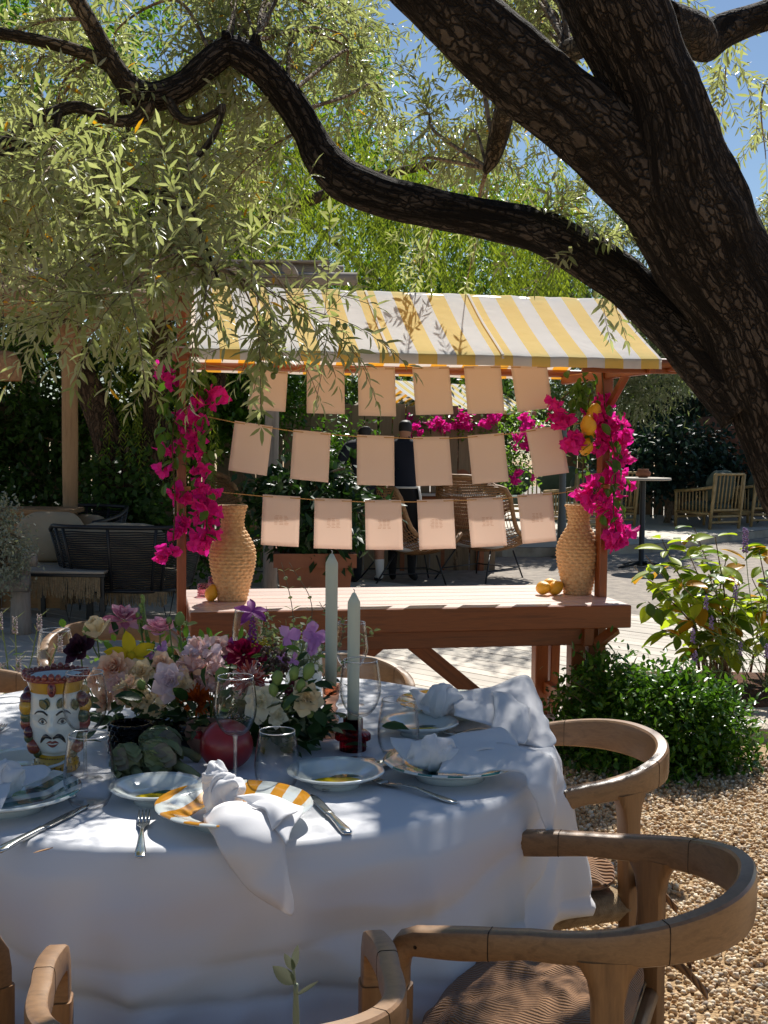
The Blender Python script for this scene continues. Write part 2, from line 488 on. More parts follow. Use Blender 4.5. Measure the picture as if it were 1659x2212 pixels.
M['logz'] = wood('peeled_post', S(150, 116, 80), S(178, 142, 102), S(118, 90, 62), .75, (10, 10, 1), 2.2, .4)
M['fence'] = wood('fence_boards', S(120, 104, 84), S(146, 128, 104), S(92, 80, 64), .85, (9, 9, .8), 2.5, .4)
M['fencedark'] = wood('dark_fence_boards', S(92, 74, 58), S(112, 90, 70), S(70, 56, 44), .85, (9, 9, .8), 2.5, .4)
M['stallwood'] = wood('stained_stall_wood', S(112, 54, 20), S(150, 80, 34), S(90, 42, 14), .42, (1.2, 16, 16), 2.2, .12, coat=.12, perobj=.15)
M['stallwoodz'] = wood('stained_stall_post', S(112, 54, 20), S(150, 80, 34), S(90, 42, 14), .42, (16, 16, 1.2), 2.2, .12, coat=.12, perobj=.15)
M['counterwood'] = wood('sunlit_varnished_counter', S(210, 176, 160), S(232, 208, 196), S(182, 138, 118), .5, (1.2, 16, 16), 2.2, .12, coat=1.0, perobj=.1)  # red-brown wood made pale: the sun's glare is put into its colour
M['teak'] = wood('teak_chair', S(110, 80, 52), S(146, 110, 74), S(92, 66, 42), .40, (5, 9, 22), 2.6, .1, coat=.25, perobj=.12)
M['teakz'] = wood('teak_leg', S(116, 80, 48), S(152, 110, 68), S(98, 68, 40), .45, (16, 16, 1.6), 2.4, .1, coat=.2, perobj=.12)
M['cord'] = plain('paper_cord', S(176, 152, 116), .85, c2=S(132, 108, 76), scale=60, bump=.6, bscale=120)
M['corduroy'] = corduroy('brown_corduroy', S(90, 58, 32), S(148, 104, 60), 50.0)
M['cloth'] = plain('white_cloth', (.8, .8, .82), .85, bump=.12, bscale=600, bdist=.0006, trans=.12)
M['napkin'] = plain('white_napkin', (.84, .83, .84), .8, bump=.15, bscale=500, bdist=.0006, trans=.2)
M['yellow'] = plain('yellow_canvas', S(248, 224, 132), .85, c2=S(245, 218, 118), scale=4, bump=.25, bscale=18, bdist=.01, trans=.38, tcol=(.95, .42, .03))
M['white'] = plain('white_canvas', (.82, .82, .80), .85, bump=.25, bscale=18, bdist=.01, trans=.38, tcol=(.85, .74, .62))
M['paper'] = plain('peach_paper', S(243, 231, 221), .85, c2=S(239, 225, 213), scale=3, trans=.5, tcol=S(244, 228, 216))
M['paperink'] = plain('show_through_print', S(206, 170, 140), .85, trans=.4)
M['twine'] = plain('jute_twine', S(190, 152, 96), .9)
M['rattan'] = plain('rattan', S(176, 132, 88), .6, c2=S(140, 98, 60), scale=40, bump=.5, bscale=150)
M['bamboo'] = plain('bamboo', S(196, 168, 116), .5, c2=S(160, 130, 84), scale=12, bump=.2)
M['seagrass'] = plain('woven_seagrass', S(216, 180, 130), .75, c2=S(186, 142, 92), scale=60, bump=.6, bscale=160, bdist=.004)
M['blackrope'] = plain('black_rope', (.012, .012, .013), .6)
M['blackmetal'] = plain('black_metal', (.015, .015, .016), .4)
M['greymetal'] = plain('grey_metal', S(96, 104, 106), .5)
M['whitemetal'] = plain('white_metal', S(210, 208, 200), .5)
M['beige'] = plain('beige_canvas', S(176, 160, 132), .9, c2=S(160, 144, 118), scale=5, bump=.3, bscale=12, bdist=.02)
M['sage'] = plain('sage_cushion', S(92, 106, 96), .9, c2=S(80, 92, 84), scale=6, bump=.3, bscale=14, bdist=.02)
M['fringe'] = plain('raffia_fringe', S(168, 146, 112), .95, c2=S(130, 110, 82), scale=60)
M['tabletile'] = plain('pale_table_top', S(186, 176, 160), .5, c2=S(164, 154, 138), scale=8)
M['terracotta'] = plain('terracotta', S(150, 96, 68), .85, c2=S(126, 78, 56), scale=5, bump=.3, bscale=40)
M['clay'] = plain('pale_clay', S(196, 150, 126), .8, c2=S(180, 130, 108), scale=8)
M['lemon'] = plain('lemon_peel', S(232, 178, 40), .4, c2=S(222, 160, 30), scale=10, bump=.5, bscale=160, bdist=.002)
M['wax'] = plain('sage_white_wax', S(208, 214, 196), .5, trans=.15)
M['steel'] = plain('polished_steel', (.62, .61, .58), .16, 1.0, bump=.05, bscale=60)
M['ceramic'] = plain('white_glaze', S(214, 220, 216), .12, coat=.6)
M['teal'] = plain('teal_glaze', S(22, 104, 100), .12, c2=S(40, 128, 122), scale=24, coat=.6)
M['mustard'] = plain('mustard_glaze', S(196, 138, 40), .12, c2=S(176, 116, 26), scale=24, coat=.6)
M['lemonglaze'] = plain('lemon_yellow_glaze', S(238, 206, 24), .12, c2=S(222, 186, 20), scale=30, coat=.6)
M['greenglaze'] = plain('leaf_green_glaze', S(40, 84, 74), .12, coat=.6)
M['blackglaze'] = plain('black_glaze', (.012, .01, .01), .15, coat=.6)
M['redglaze'] = plain('brick_red_glaze', S(142, 66, 48), .15, c2=S(120, 48, 38), scale=40, coat=.6)
M['goldglaze'] = plain('gold_yellow_glaze', S(204, 160, 40), .15, c2=S(184, 136, 30), scale=40, coat=.6)
M['plumglaze'] = plain('plum_glaze', S(92, 34, 44), .15, c2=S(70, 24, 34), scale=40, coat=.6)
M['greydotglaze'] = plain('iris_grey_glaze', S(92, 96, 100), .15, coat=.6)
M['oliveglaze'] = plain('olive_green_glaze', S(82, 92, 56), .15, c2=S(64, 74, 44), scale=40, coat=.6)
M['glass'] = glassm('clear_glass')
def rimm(name, k=.75, rough=.22):
    mt, nt, out = _new(name)
    t = _n(nt, 'ShaderNodeBsdfTransparent'); g = _n(nt, 'ShaderNodeBsdfGlossy'); g.inputs['Roughness'].default_value = rough
    mx = _n(nt, 'ShaderNodeMixShader'); mx.inputs[0].default_value = k
    nt.links.new(t.outputs[0], mx.inputs[1]); nt.links.new(g.outputs[0], mx.inputs[2]); nt.links.new(mx.outputs[0], out.inputs['Surface'])
    return mt
M['rim'] = rimm('fire_polished_rim')
M['stemglass'] = rimm('solid_glass_stem', .34, .08)
M['rosegla'] = glassm('rose_glass', (.86, .62, .5), 1.2, .4)
M['pinkglass'] = glassm('pink_glass', (.93, .74, .78), 1.4, .4)
M['redglass'] = glassm('dark_red_glass', (.36, .03, .08), 1.2, .6)
M['smokeglass'] = glassm('smoke_glass', (.2, .2, .23), 1.6, .5)
M['pome'] = plain('pomegranate_skin', S(150, 34, 36), .35, c2=S(112, 20, 30), scale=14, coat=.2)
M['arti'] = leafm('artichoke_scale', [S(104, 116, 78), S(126, 134, 92), S(108, 98, 88)], None, .08, .5)
M['skin'] = plain('skin', S(172, 120, 92), .6)
M['navy'] = plain('navy_shirt', S(22, 26, 40), .9)
M['blackcloth'] = plain('black_trousers', S(20, 20, 22), .9)
M['apron'] = plain('white_apron', S(214, 210, 202), .9)
M['hair'] = plain('dark_hair', (.012, .009, .008), .6)
M['sock'] = plain('white_sock', S(220, 216, 208), .9)
# plants
M['olive'] = leafm('olive_leaf', [S(128, 136, 92), S(146, 152, 110), S(136, 144, 98), S(166, 170, 138), S(112, 122, 80)], S(190, 192, 168), .54, .36, (1.32, 1.36, .76))
M['oliveyel'] = leafm('olive_leaf_yellowing', [S(214, 160, 40), S(200, 140, 30)], None, .5)
M['olivefruit'] = plain('green_olive', S(104, 116, 52), .35)
M['pepper'] = leafm('pepper_tree_leaf', [S(104, 122, 44), S(122, 140, 48), S(138, 152, 62), S(88, 106, 42)], None, .5, .5, (1.3, 1.3, .55))
M['darkleaf'] = leafm('dark_evergreen_leaf', [S(54, 78, 38), S(70, 98, 46), S(84, 116, 52), S(60, 84, 50)], None, .4, .4)
M['midleaf'] = leafm('mid_green_leaf', [S(80, 114, 44), S(102, 136, 54), S(118, 150, 64), S(72, 102, 46)], None, .5, .4)
M['greyleaf'] = leafm('grey_green_leaf', [S(112, 122, 92), S(134, 142, 108), S(96, 108, 82)], S(150, 156, 130), .35, .5)
M['bluedark'] = leafm('blue_green_leaf', [S(36, 58, 52), S(48, 72, 62), S(42, 64, 50)], None, .2, .5)
M['silver'] = leafm('silver_leaf', [S(146, 150, 132), S(166, 168, 150), S(128, 134, 116)], None, .2, .8)
M['privet'] = leafm('privet_leaf', [S(56, 90, 32), S(76, 114, 38), S(98, 138, 48), S(44, 72, 30)], None, .40, .3, (1.3, 1.35, .55))
M['shrub'] = leafm('shrub_leaf', [S(142, 164, 58), S(160, 178, 70), S(122, 150, 54)], None, .6, .42, (1.45, 1.4, .4))
M['shrubdark'] = leafm('shrub_leaf_dark', [S(80, 108, 48), S(96, 122, 56)], None, .42, .34, (1.4, 1.45, .4))
M['shrubyel'] = leafm('shrub_leaf_yellow', [S(196, 160, 46), S(186, 128, 40), S(170, 150, 50)], None, .5, .35)
M['bract'] = petal('bougainvillea_bract', S(240, 52, 160), S(220, 34, 160), .5, .6)
M['vineleaf'] = leafm('vine_leaf', [S(92, 132, 48), S(70, 104, 44), S(112, 146, 60)], None, .45, .4)
M['vine'] = plain('vine_stem', S(82, 66, 40), .9)
M['sprig'] = leafm('grey_sprig_leaf', [S(122, 130, 98), S(144, 150, 118)], None, .3, .6)
M['stem'] = plain('green_stem', S(104, 128, 66), .6)
M['flowerleaf'] = leafm('bouquet_leaf', [S(34, 58, 30), S(46, 74, 36), S(58, 86, 44)], None, .3, .4)
M['bud'] = petal('green_bud', S(120, 150, 70), S(160, 180, 110), .3)
def limb_bark(name, c1, c2, c3):
    """furrowed bark; the 'bark' attribute runs round and along each limb so that furrows follow it"""
    mt, nt, out = _new(name)
    b = _n(nt, 'ShaderNodeBsdfPrincipled'); b.inputs['Roughness'].default_value = .92; b.inputs['Specular IOR Level'].default_value = .15
    at = nt.nodes.new('ShaderNodeAttribute'); at.attribute_name = 'bark'
    def mp(sc):
        q = nt.nodes.new('ShaderNodeMapping'); q.inputs['Scale'].default_value = sc; nt.links.new(at.outputs['Vector'], q.inputs['Vector']); return q.outputs[0]
    n1 = _noise(nt, mp((1, 1, .16)), 26, 5, .62, .7)
    fur = _ramp(nt, n1, [(.40, (0, 0, 0)), (.52, (1, 1, 1))])
    vo = nt.nodes.new('ShaderNodeTexVoronoi'); vo.feature = 'DISTANCE_TO_EDGE'; vo.inputs['Scale'].default_value = 44
    ds = nt.nodes.new('ShaderNodeTexNoise'); ds.inputs['Scale'].default_value = 30; nt.links.new(at.outputs['Vector'], ds.inputs['Vector'])
    vv = nt.nodes.new('ShaderNodeVectorMath'); vv.operation = 'MULTIPLY_ADD'; vv.inputs[1].default_value = (.03, .03, .03)
    nt.links.new(ds.outputs['Color'], vv.inputs[0]); nt.links.new(mp((1, 1, .5)), vv.inputs[2]); nt.links.new(vv.outputs[0], vo.inputs['Vector'])
    cr = _ramp(nt, vo.outputs['Distance'], [(0, (.25, .25, .25)), (.14, (1, 1, 1))])
    h = _mix(nt, 1.0, fur, cr, 'MULTIPLY')
    n3 = _noise(nt, mp((1, 1, .5)), 90, 4, .6)
    pl = _ramp(nt, n3, [(.3, c1), (.7, c2)])
    big = _ramp(nt, _noise(nt, mp((1, 1, .6)), 5, 4, .6), [(.42, (0, 0, 0)), (.66, (1, 1, 1))])
    pl = _mix(nt, big, pl, _mix(nt, .5, pl, tuple(x * 1.5 for x in c2)))
    nt.links.new(_mix(nt, h, c3, pl), b.inputs['Base Color'])
    nt.links.new(_bump(nt, _mix(nt, .2, h, n3), 1.0, .03), b.inputs['Normal'])
    nt.links.new(b.outputs[0], out.inputs['Surface']); return mt
M['barklimb'] = limb_bark('furrowed_olive_bark', S(58, 50, 44), S(84, 75, 67), S(27, 23, 20))
M['barklimb2'] = limb_bark('grey_olive_bark', S(92, 80, 66), S(122, 108, 90), S(54, 46, 38))
M['barkdark'] = bark('olive_bark', S(64, 53, 45), S(98, 86, 75), S(40, 33, 28), 46, .035, (1, 1, .26))
M['bark2'] = bark('smooth_bark', S(116, 98, 78), S(146, 126, 104), S(66, 54, 44), 18, .015, (1, 1, .5))
M['bark3'] = bark('rough_bark', S(70, 54, 42), S(92, 74, 58), S(30, 24, 20), 20, .03)
M['twig'] = plain('twig', S(120, 106, 82), .8, c2=S(92, 80, 62), scale=30)
# ------------------------------------------------------------------ ground, deck, terrace
rng = random.Random(7); ng = np.random.default_rng(7)
def sheet(name, poly, z, mat, thick=0.0):
    b = MB(); n = len(poly)
    top = [(x, y, z) for x, y in poly]
    b.add(top, [tuple(range(n))])
    if thick:
        bot = [(x, y, z - thick) for x, y in poly]
        b.add(top + bot, [(i, i + n, (i + 1) % n + n, (i + 1) % n) for i in range(n)])
    return struct(b.build(name, mat, smooth=False))
sheet('ground', [(-70, -12), (70, -12), (70, 90), (-70, 90)], 0.0, M['gravel'])
sheet('road', [(-2, 13.2), (2.2, 8.9), (5.2, 6.9), (16, 9), (26, 40), (-14, 40), (-9, 16)], 0.006, M['road'])
DECK = [(-9, 5.0), (1.2, 5.75), (4.8, 7.2), (4.8, 7.5), (2.05, 10.25), (-1.5, 14.0), (-9, 14.0)]
def clip(poly, n, c, keep):
    out = []
    for i in range(len(poly)):
        a, b = poly[i], poly[(i + 1) % len(poly)]
        da = (a[0] * n[0] + a[1] * n[1] - c) * keep; db = (b[0] * n[0] + b[1] * n[1] - c) * keep
        if da >= 0: out.append(a)
        if da * db < 0:
            t = da / (da - db); out.append((a[0] + t * (b[0] - a[0]), a[1] + t * (b[1] - a[1])))
    return out
ZD = 0.035
deck = sheet('deck', DECK, 0.012, M['blackcloth'])
PA = math.atan2(.69, -.72) - math.pi              # plank direction
pd = (math.cos(PA), math.sin(PA)); pn = (-pd[1], pd[0])
ss = [x * pn[0] + y * pn[1] for x, y in DECK]; s0 = min(ss); k = 0
while s0 < max(ss):
    wd = .128
    pl = clip(clip(DECK, pn, s0, 1), pn, s0 + wd - .008, -1) if len(clip(DECK, pn, s0, 1)) > 2 else []
    if len(pl) > 2:
        b = MB(); n = len(pl); zt = ZD + rng.uniform(-.0015, .0015)
        lp = [(x * pd[0] + y * pd[1], x * pn[0] + y * pn[1]) for x, y in pl]
        u0 = sum(q[0] for q in lp) / n; v0 = sum(q[1] for q in lp) / n
        lp = [(u - u0, v - v0) for u, v in lp]
        b.add([(u, v, 0) for u, v in lp] + [(u, v, -.02) for u, v in lp],
              [tuple(range(n))] + [(i, i + n, (i + 1) % n + n, (i + 1) % n) for i in range(n)])
        o = b.build('plank', M['deck'], deck, smooth=False)
        o.location = (u0 * pd[0] + v0 * pn[0], u0 * pd[1] + v0 * pn[1], zt); o.rotation_euler = (0, 0, PA)
    s0 += wd
# pale raised terrace far right
tp = [G(1085, 1204), G(1250, 1203), G(1420, 1194), G(1560, 1172), G(1760, 1150)]
tpoly = [(p.x, p.y) for p in tp] + [(22, 17), (22, 30), (0, 30), (0, tp[0].y + 1)]
ter = sheet('terrace', tpoly, .12, M['stone'], .12)
b = MB()
for i in range(46):
    y = 14.5 + i * .26
    x0 = 0.2 if y > tp[0].y + 1.3 else None
    cp = clip(clip(tpoly, (0, 1), y, 1), (0, 1), y + .25, -1)
    if len(cp) > 2: b.add([(x, yy, .126) for x, yy in cp], [tuple(range(len(cp)))])
o = b.build('board', M['deck'], ter, smooth=False); stuff(o)
# planting bed at the right with stone edging
bed = MB(); cxb, cyb = 2.15, 7.05
def bedf(u, v):
    a = 2 * math.pi * u; r = v
    k = 1 + .12 * math.sin(3 * a + 1) + .05 * math.sin(7 * a)
    return Vector((cxb + math.cos(a) * r * 1.0 * k, cyb + math.sin(a) * r * .62 * k, .10 * (1 - r ** 3) + .01))
bed.grid(bedf, 40, 10, closed_u=True); struct(bed.build('planting_bed', M['soil']))
def stone(name, label, c, size, seed, rz=0, cat='stone', mat='stone', flat=False, group=None):
    b = MB()
    def fn(d):
        return 1 + .16 * mnoise.noise(Vector((d.x * 1.6 + seed, d.y * 1.6, d.z * 1.6))) + .05 * mnoise.noise(Vector((d.x * 6, d.y * 6 + seed, d.z * 6)))
    e = .45 if flat else .8
    def fp(u, v):
        a = 2 * math.pi * u; q = math.pi * (v - .5)
        sg = lambda t, p: math.copysign(abs(t) ** p, t)
        d = Vector((math.cos(q) * math.cos(a), math.cos(q) * math.sin(a), math.sin(q)))
        kk = fn(d)
        return Vector((sg(d.x, e) * size[0], sg(d.y, e) * size[1], sg(d.z, e) * size[2])) * kk
    b.grid(fp, 28, 16, closed_u=True)
    r = b.build(name, M[mat], smooth=True); r.location = c; r.rotation_euler = (0, 0, rz)
    return tag(r, label, cat, group)
stone('paving_slab', 'flat pale stone slab at the gravel edge beside the green bush', (2.12, 6.28, .02), (.46, .26, .05), 3, .15, 'slab', flat=True)
stone('boulder', 'dark rounded boulder in the shade behind the bamboo armchairs', tuple(P(1560, 975, 21.5)), (.75, .6, .6), 9, .4, 'boulder', 'terracotta')

# pebbles: the gravel close to the camera, each stone a small solid
ico = np.array([(-1, 1.618, 0), (1, 1.618, 0), (-1, -1.618, 0), (1, -1.618, 0), (0, -1, 1.618), (0, 1, 1.618), (0, -1, -1.618), (0, 1, -1.618), (1.618, 0, -1), (1.618, 0, 1), (-1.618, 0, -1), (-1.618, 0, 1)]) / 1.902
icof = [(0, 11, 5), (0, 5, 1), (0, 1, 7), (0, 7, 10), (0, 10, 11), (1, 5, 9), (5, 11, 4), (11, 10, 2), (10, 7, 6), (7, 1, 8), (3, 9, 4), (3, 4, 2), (3, 2, 6), (3, 6, 8), (3, 8, 9), (4, 9, 5), (2, 4, 11), (6, 2, 10), (8, 6, 7), (9, 8, 1)]
def pebbles(n, x0, x1, y0, y1, rmin, rmax, zlay):
    pos = np.stack([ng.uniform(x0, x1, n), ng.uniform(y0, y1, n), ng.uniform(0, zlay, n)], 1)
    return pos, ng.uniform(rmin, rmax, n)
p1, r1 = pebbles(34000, .25, 2.3, 1.7, 5.75, .0065, .0115, .010)
p2, r2 = pebbles(6000, -1.0, .4, 1.2, 2.6, .007, .011, .008)
pos = np.concatenate([p1, p2]); rad = np.concatenate([r1, r2])
ok = pos[:, 1] < 5.05 + .073 * (pos[:, 0] + 9)
pos, rad = pos[ok], rad[ok]; n = len(pos)
Rm = np.linalg.qr(ng.normal(size=(n, 3, 3)))[0]
sc3 = np.stack([rad * ng.uniform(.9, 1.35, n), rad * ng.uniform(.75, 1.0, n), rad * ng.uniform(.6, .85, n)], 1)
V = np.einsum('nij,nkj->nki', Rm, ico[None] * sc3[:, None, :]) + pos[:, None, :]
me = bpy.data.meshes.new('pebbles'); V = V.reshape(-1, 3).astype(np.float32)
me.vertices.add(len(V)); me.vertices.foreach_set('co', V.ravel())
lf = (np.arange(n)[:, None] * 12 + np.array(icof).ravel()[None]).ravel().astype(np.int32)
me.loops.add(len(lf)); me.loops.foreach_set('vertex_index', lf)
me.polygons.add(len(lf) // 3); me.polygons.foreach_set('loop_start', np.arange(0, len(lf), 3, dtype=np.int32))
me.polygons.foreach_set('use_smooth', np.ones(len(lf) // 3, bool))
me.materials.append(M['pebble']); me.update(calc_edges=True)
stuff(link(bpy.data.objects.new('pea_gravel', me)))

# ------------------------------------------------------------------ fences
def fence(name, label, a, b_, hgt, mat, wd=.15, rows=True):
    a = Vector(a); b_ = Vector(b_); d = b_ - a; L = d.length; rz = math.atan2(d.y, d.x)
    t = thing(name, label, 'fence', a, rz)
    me = MB().box((0, 0, hgt / 2), (wd - .012, .022, hgt), bev=.004).mesh('fence_board', M[mat], False)
    for i in range(int(L / wd)):
        o = link(bpy.data.objects.new('plank', me)); o.parent = t
        o.location = (wd * (i + .5), rng.uniform(-.006, .006), rng.uniform(-.04, .03)); o.rotation_euler = (0, rng.uniform(-.008, .008), 0)
    for z in (.4, hgt - .35):
        MB().box((L / 2, .04, z), (L, .04, .08)).build('rail', M[mat], t, False)
    return t
fence('wooden_fence', 'tall plank fence behind the black rope sofa and the ivy clad tree', (-9.5, 13.07, 0), (1.3, 13.9, 0), 1.85, 'fence')
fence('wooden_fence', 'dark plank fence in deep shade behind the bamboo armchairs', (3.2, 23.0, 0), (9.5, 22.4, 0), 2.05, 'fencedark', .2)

# ------------------------------------------------------------------ background trees
def crown(name, ells, mat, L, W, parent, seed, per=45, sig=.16, tmpl=T_RH, droop=.3, world=True):
    rg = np.random.default_rng(seed); C, D = [], []
    for (c, r, n) in ells:
        m = max(1, n // per)
        d = rnd_dirs(rg, m) * (rg.uniform(.45, 1.0, m) ** .5)[:, None]
        cc = np.asarray(c) + d * np.asarray(r)
        pp = np.repeat(cc, per, 0) + rg.normal(size=(m * per, 3)) * sig * (.6 + .8 * np.repeat(rg.random(m), per))[:, None]
        C.append(pp); D.append(np.repeat(d, per, 0))
    C = np.concatenate(C); D = np.concatenate(D); n = len(C)
    xd = rnd_dirs(rg, n) + .5 * D; xd[:, 2] -= droop
    up = rnd_dirs(rg, n) * .6 + np.array([0, 0, 1.0])
    o = scatter(name, tmpl, C, xd, up, L * rg.uniform(.65, 1.25, n), W * rg.uniform(.7, 1.2, n), mat, parent, world)
    return o
def tree(name, label, cat, base, ells, mat, L, W, seed, trunk_r=.12, tmat='bark2', group=None, per=45, sig=.16, limbs=True, droop=.3):
    t = thing(name, label, cat, base, group=group)
    rg = random.Random(seed); base = Vector(base); tb = MB()
    top = Vector(ells[0][0])
    mid = base.lerp(top, .5) + Vector((rg.uniform(-.2, .2), rg.uniform(-.2, .2), 0))
    tb.tube([base, base.lerp(mid, .5), mid, mid.lerp(top, .6), top], [trunk_r * 1.2, trunk_r, trunk_r * .8, trunk_r * .6, trunk_r * .3], 10)
    if limbs:
        for (c, r, n) in ells:
            for k in range(5):
                e = Vector(c) + Vector((rg.uniform(-.7, .7) * r[0], rg.uniform(-.7, .7) * r[1], rg.uniform(-.4, .8) * r[2]))
                s = mid.lerp(top, rg.uniform(-.3, .8))
                tb.tube([s, s.lerp(e, .5) + Vector((0, 0, .12)), e], [trunk_r * .42, trunk_r * .25, .012], 6)
    tb.build('trunk', M[tmat], t, world=True)
    o = crown('crown', ells, M[mat], L, W, t, seed, per, sig, droop=droop)
    return t
def E(px, py, Y, rx, ry, rz, n):
    """crown ellipsoid: centre given as a place in the view and a distance, radii in metres"""
    return (tuple(P(px, py, Y)), (rx, ry, rz), n)
def gp(px, Y):
    p = P(px, 950, Y); return (p.x, Y, 0)
tree('background_tree', 'broad mid green tree behind the left end of the pergola', 'tree', gp(60, 17.5), [E(60, 330, 17.5, 2.2, 1.5, 2.6, 9000), E(200, 560, 17.5, 1.6, 1.3, 1.6, 4500), E(-20, 640, 17, 1.2, 1.0, 1.2, 3000)], 'midleaf', .15, .065, 11, .2)
tree('background_tree', 'tall pale green tree rising behind the hanging pepper tree', 'tree', gp(520, 19), [E(520, 260, 19, 2.3, 1.5, 2.9, 8500), E(700, 560, 19, 2.2, 1.4, 1.8, 6000)], 'midleaf', .16, .06, 12, .22)
tree('background_tree', 'leafy green tree above the small far stall', 'tree', gp(1010, 20), [E(1010, 560, 20, 2.0, 1.5, 1.6, 6500), E(1130, 720, 20, 1.7, 1.3, 1.4, 4500), E(860, 740, 20, 1.7, 1.2, 1.3, 4500)], 'midleaf', .15, .06, 13, .2)
tree('olive_tree', 'grey green olive tree behind the right end of the striped awning', 'tree', gp(1330, 19), [E(1330, 620, 19, 1.15, 1.1, 1.35, 6500), E(1380, 780, 18.5, .85, .9, .8, 4500), E(1270, 790, 18.6, .8, .8, .9, 3500)], 'greyleaf', .13, .035, 14, .16)
tree('conifer', 'dark blue green conifer in shade behind the leaning trunk', 'tree', gp(1560, 23), [E(1560, 740, 23, 1.9, 1.5, 1.7, 9000), E(1480, 830, 22.5, 1.0, 1.0, .8, 4000), E(1700, 660, 23, 1.6, 1.4, 2.2, 6000), E(1360, 880, 22.5, 1.2, 1.0, .8, 4000)], 'bluedark', .2, .03, 15, .25)
tree('background_tree', 'dark evergreen tree filling the gap behind the second paper string', 'tree', gp(800, 16.2), [E(840, 880, 16.2, 1.6, .8, .75, 6500), E(1000, 900, 17, 1.4, .8, .7, 5000)], 'darkleaf', .11, .05, 16, .12)
tree('cypress', 'narrow black green cypress behind the left papers of the top string', 'tree', gp(680, 14.8), [E(678, 860, 14.8, .30, .3, .65, 4000), E(680, 960, 14.8, .32, .3, .5, 2500)], 'darkleaf', .06, .02, 17, .06, per=30, sig=.05, limbs=False)
# climbers over the left fence
tree('background_tree', 'spreading dark tree beyond the far left end of the fence', 'tree', gp(-420, 16), [E(-420, 420, 16, 2.6, 1.5, 2.0, 6000), E(-300, 760, 15, 1.9, .9, 1.2, 4500), E(-620, 760, 15, 1.9, .9, 1.3, 4000)], 'midleaf', .15, .065, 23, .2)
tree('ivy_hedge', 'shadowed green climber covering the fence left of the pergola post', 'hedge', gp(40, 12.9), [E(20, 850, 12.9, 1.0, .35, .7, 4200), E(60, 1000, 12.8, .7, .3, .5, 2200), E(-40, 1080, 12.6, .6, .3, .4, 1500)], 'darkleaf', .1, .055, 18, .05, per=30)
tree('climbing_shrub', 'bright green climber spilling over the fence beside the pepper tree', 'shrub', gp(400, 13.0), [E(400, 830, 13.0, .75, .35, .65, 4200), E(520, 850, 13.1, .7, .3, .45, 2800), E(250, 860, 13.0, .5, .3, .55, 1800), E(330, 980, 12.9, .35, .2, .4, 1200)], 'privet', .1, .05, 19, .05, per=30)
tree('hedge_shrub', 'dark leafy shrub with purple flowers beside the dark fence', 'shrub', gp(1440, 20.6), [E(1440, 990, 20.6, 1.2, .6, .55, 4500), E(1600, 1010, 20.9, 1.0, .6, .5, 3000)], 'bluedark', .12, .07, 20, .05, per=30)
tree('hedge_shrub', 'low sunlit green hedge glimpsed behind the dark haired waiter', 'shrub', gp(740, 13.0), [E(745, 1000, 13.0, .32, .3, .38, 1600), E(1010, 960, 17, .6, .4, .5, 1800)], 'privet', .07, .035, 21, .04, per=25, limbs=False)
tree('ground_shrub', 'small green plant on the ground behind the left woven vase', 'shrub', gp(430, 11.6), [E(428, 1195, 11.6, .32, .25, .14, 900), E(560, 1160, 11.9, .2, .2, .2, 500)], 'privet', .07, .04, 22, .02, per=25, limbs=False)

# pepper tree with two trunks and long hanging fronds
pt = thing('pepper_tree', 'weeping pepper tree with dark forked trunk and hanging bright green fronds', 'tree', gp(250, 11.2))
tb = MB()
def ptube(pts, Y, n=10):
    c = crom([(*P(x, y, Y + dy), r) for x, y, r, dy in pts], 5)
    tb.tube([q[:3] for q in c], [q[3] for q in c], n)
ptube([(262, 1215, .26, 0), (255, 1120, .23, 0), (262, 1050, .20, 0), (235, 950, .15, .05), (200, 860, .13, .1), (160, 770, .13, .15), (140, 650, .12, .2), (180, 480, .1, .5), (260, 320, .07, .8), (300, 200, .04, 1)], 11.2)
ptube([(265, 1090, .2, 0), (300, 1035, .17, .05), (335, 960, .14, .1), (338, 870, .12, .1), (345, 740, .115, .2), (352, 600, .1, .4), (460, 420, .08, .8), (620, 260, .05, 1.2)], 11.2)
ptube([(352, 600, .08, .4), (560, 480, .06, .7), (820, 380, .05, 1), (1050, 340, .025, 1.4)], 11.2)
ptube([(300, 1130, .1, .3), (350, 1060, .09, .4), (420, 940, .08, .5), (470, 830, .07, .6), (485, 720, .05, .7)], 11.2)
tb.build('trunk', M['bark3'], pt, world=True)
rg = np.random.default_rng(5)
pos, xd, LL = [], [], []
strands = MB()
def strand(px, py, Y, ln):
    p0 = np.array(P(px, py, Y)); n = int(ln / .034)
    sw = rg.normal(size=2) * .10
    for i in range(n):
        t = i / n
        c = p0 + np.array([sw[0] * t * t * ln, sw[1] * t * t * ln, -t * ln])
        for sgn in (-1, 1):
            a = rg.uniform(0, 6.28)
            d = np.array([math.cos(a) * .7, math.sin(a) * .7, -.75])
            pos.append(c); xd.append(d); LL.append(rg.uniform(.05, .1) * (1 - .35 * t))
for i in range(980):
    px = rg.uniform(120, 1260); Y = rg.uniform(10.6, 14.6)
    top = 120 + 190 * max(0, (px - 650) / 600) + abs(rg.normal()) * 40
    bot = 560 + 90 * math.sin(px / 130.0) * .4 + (70 if px > 740 else 0)
    py = rg.uniform(top, bot - 30)
    strand(px, py, Y, rg.uniform(.45, 1.3))
for i in range(60):       # low fronds round the trunks
    strand(rg.uniform(200, 480), rg.uniform(640, 960), rg.uniform(10.6, 11.6), rg.uniform(.4, .9))
n = len(pos); up = np.tile([0, 0, 1.0], (n, 1)) + rnd_dirs(rg, n) * .8
scatter('crown', T_RH, pos, xd, up, LL, np.array(LL) * .2, M['pepper'], pt, world=True)
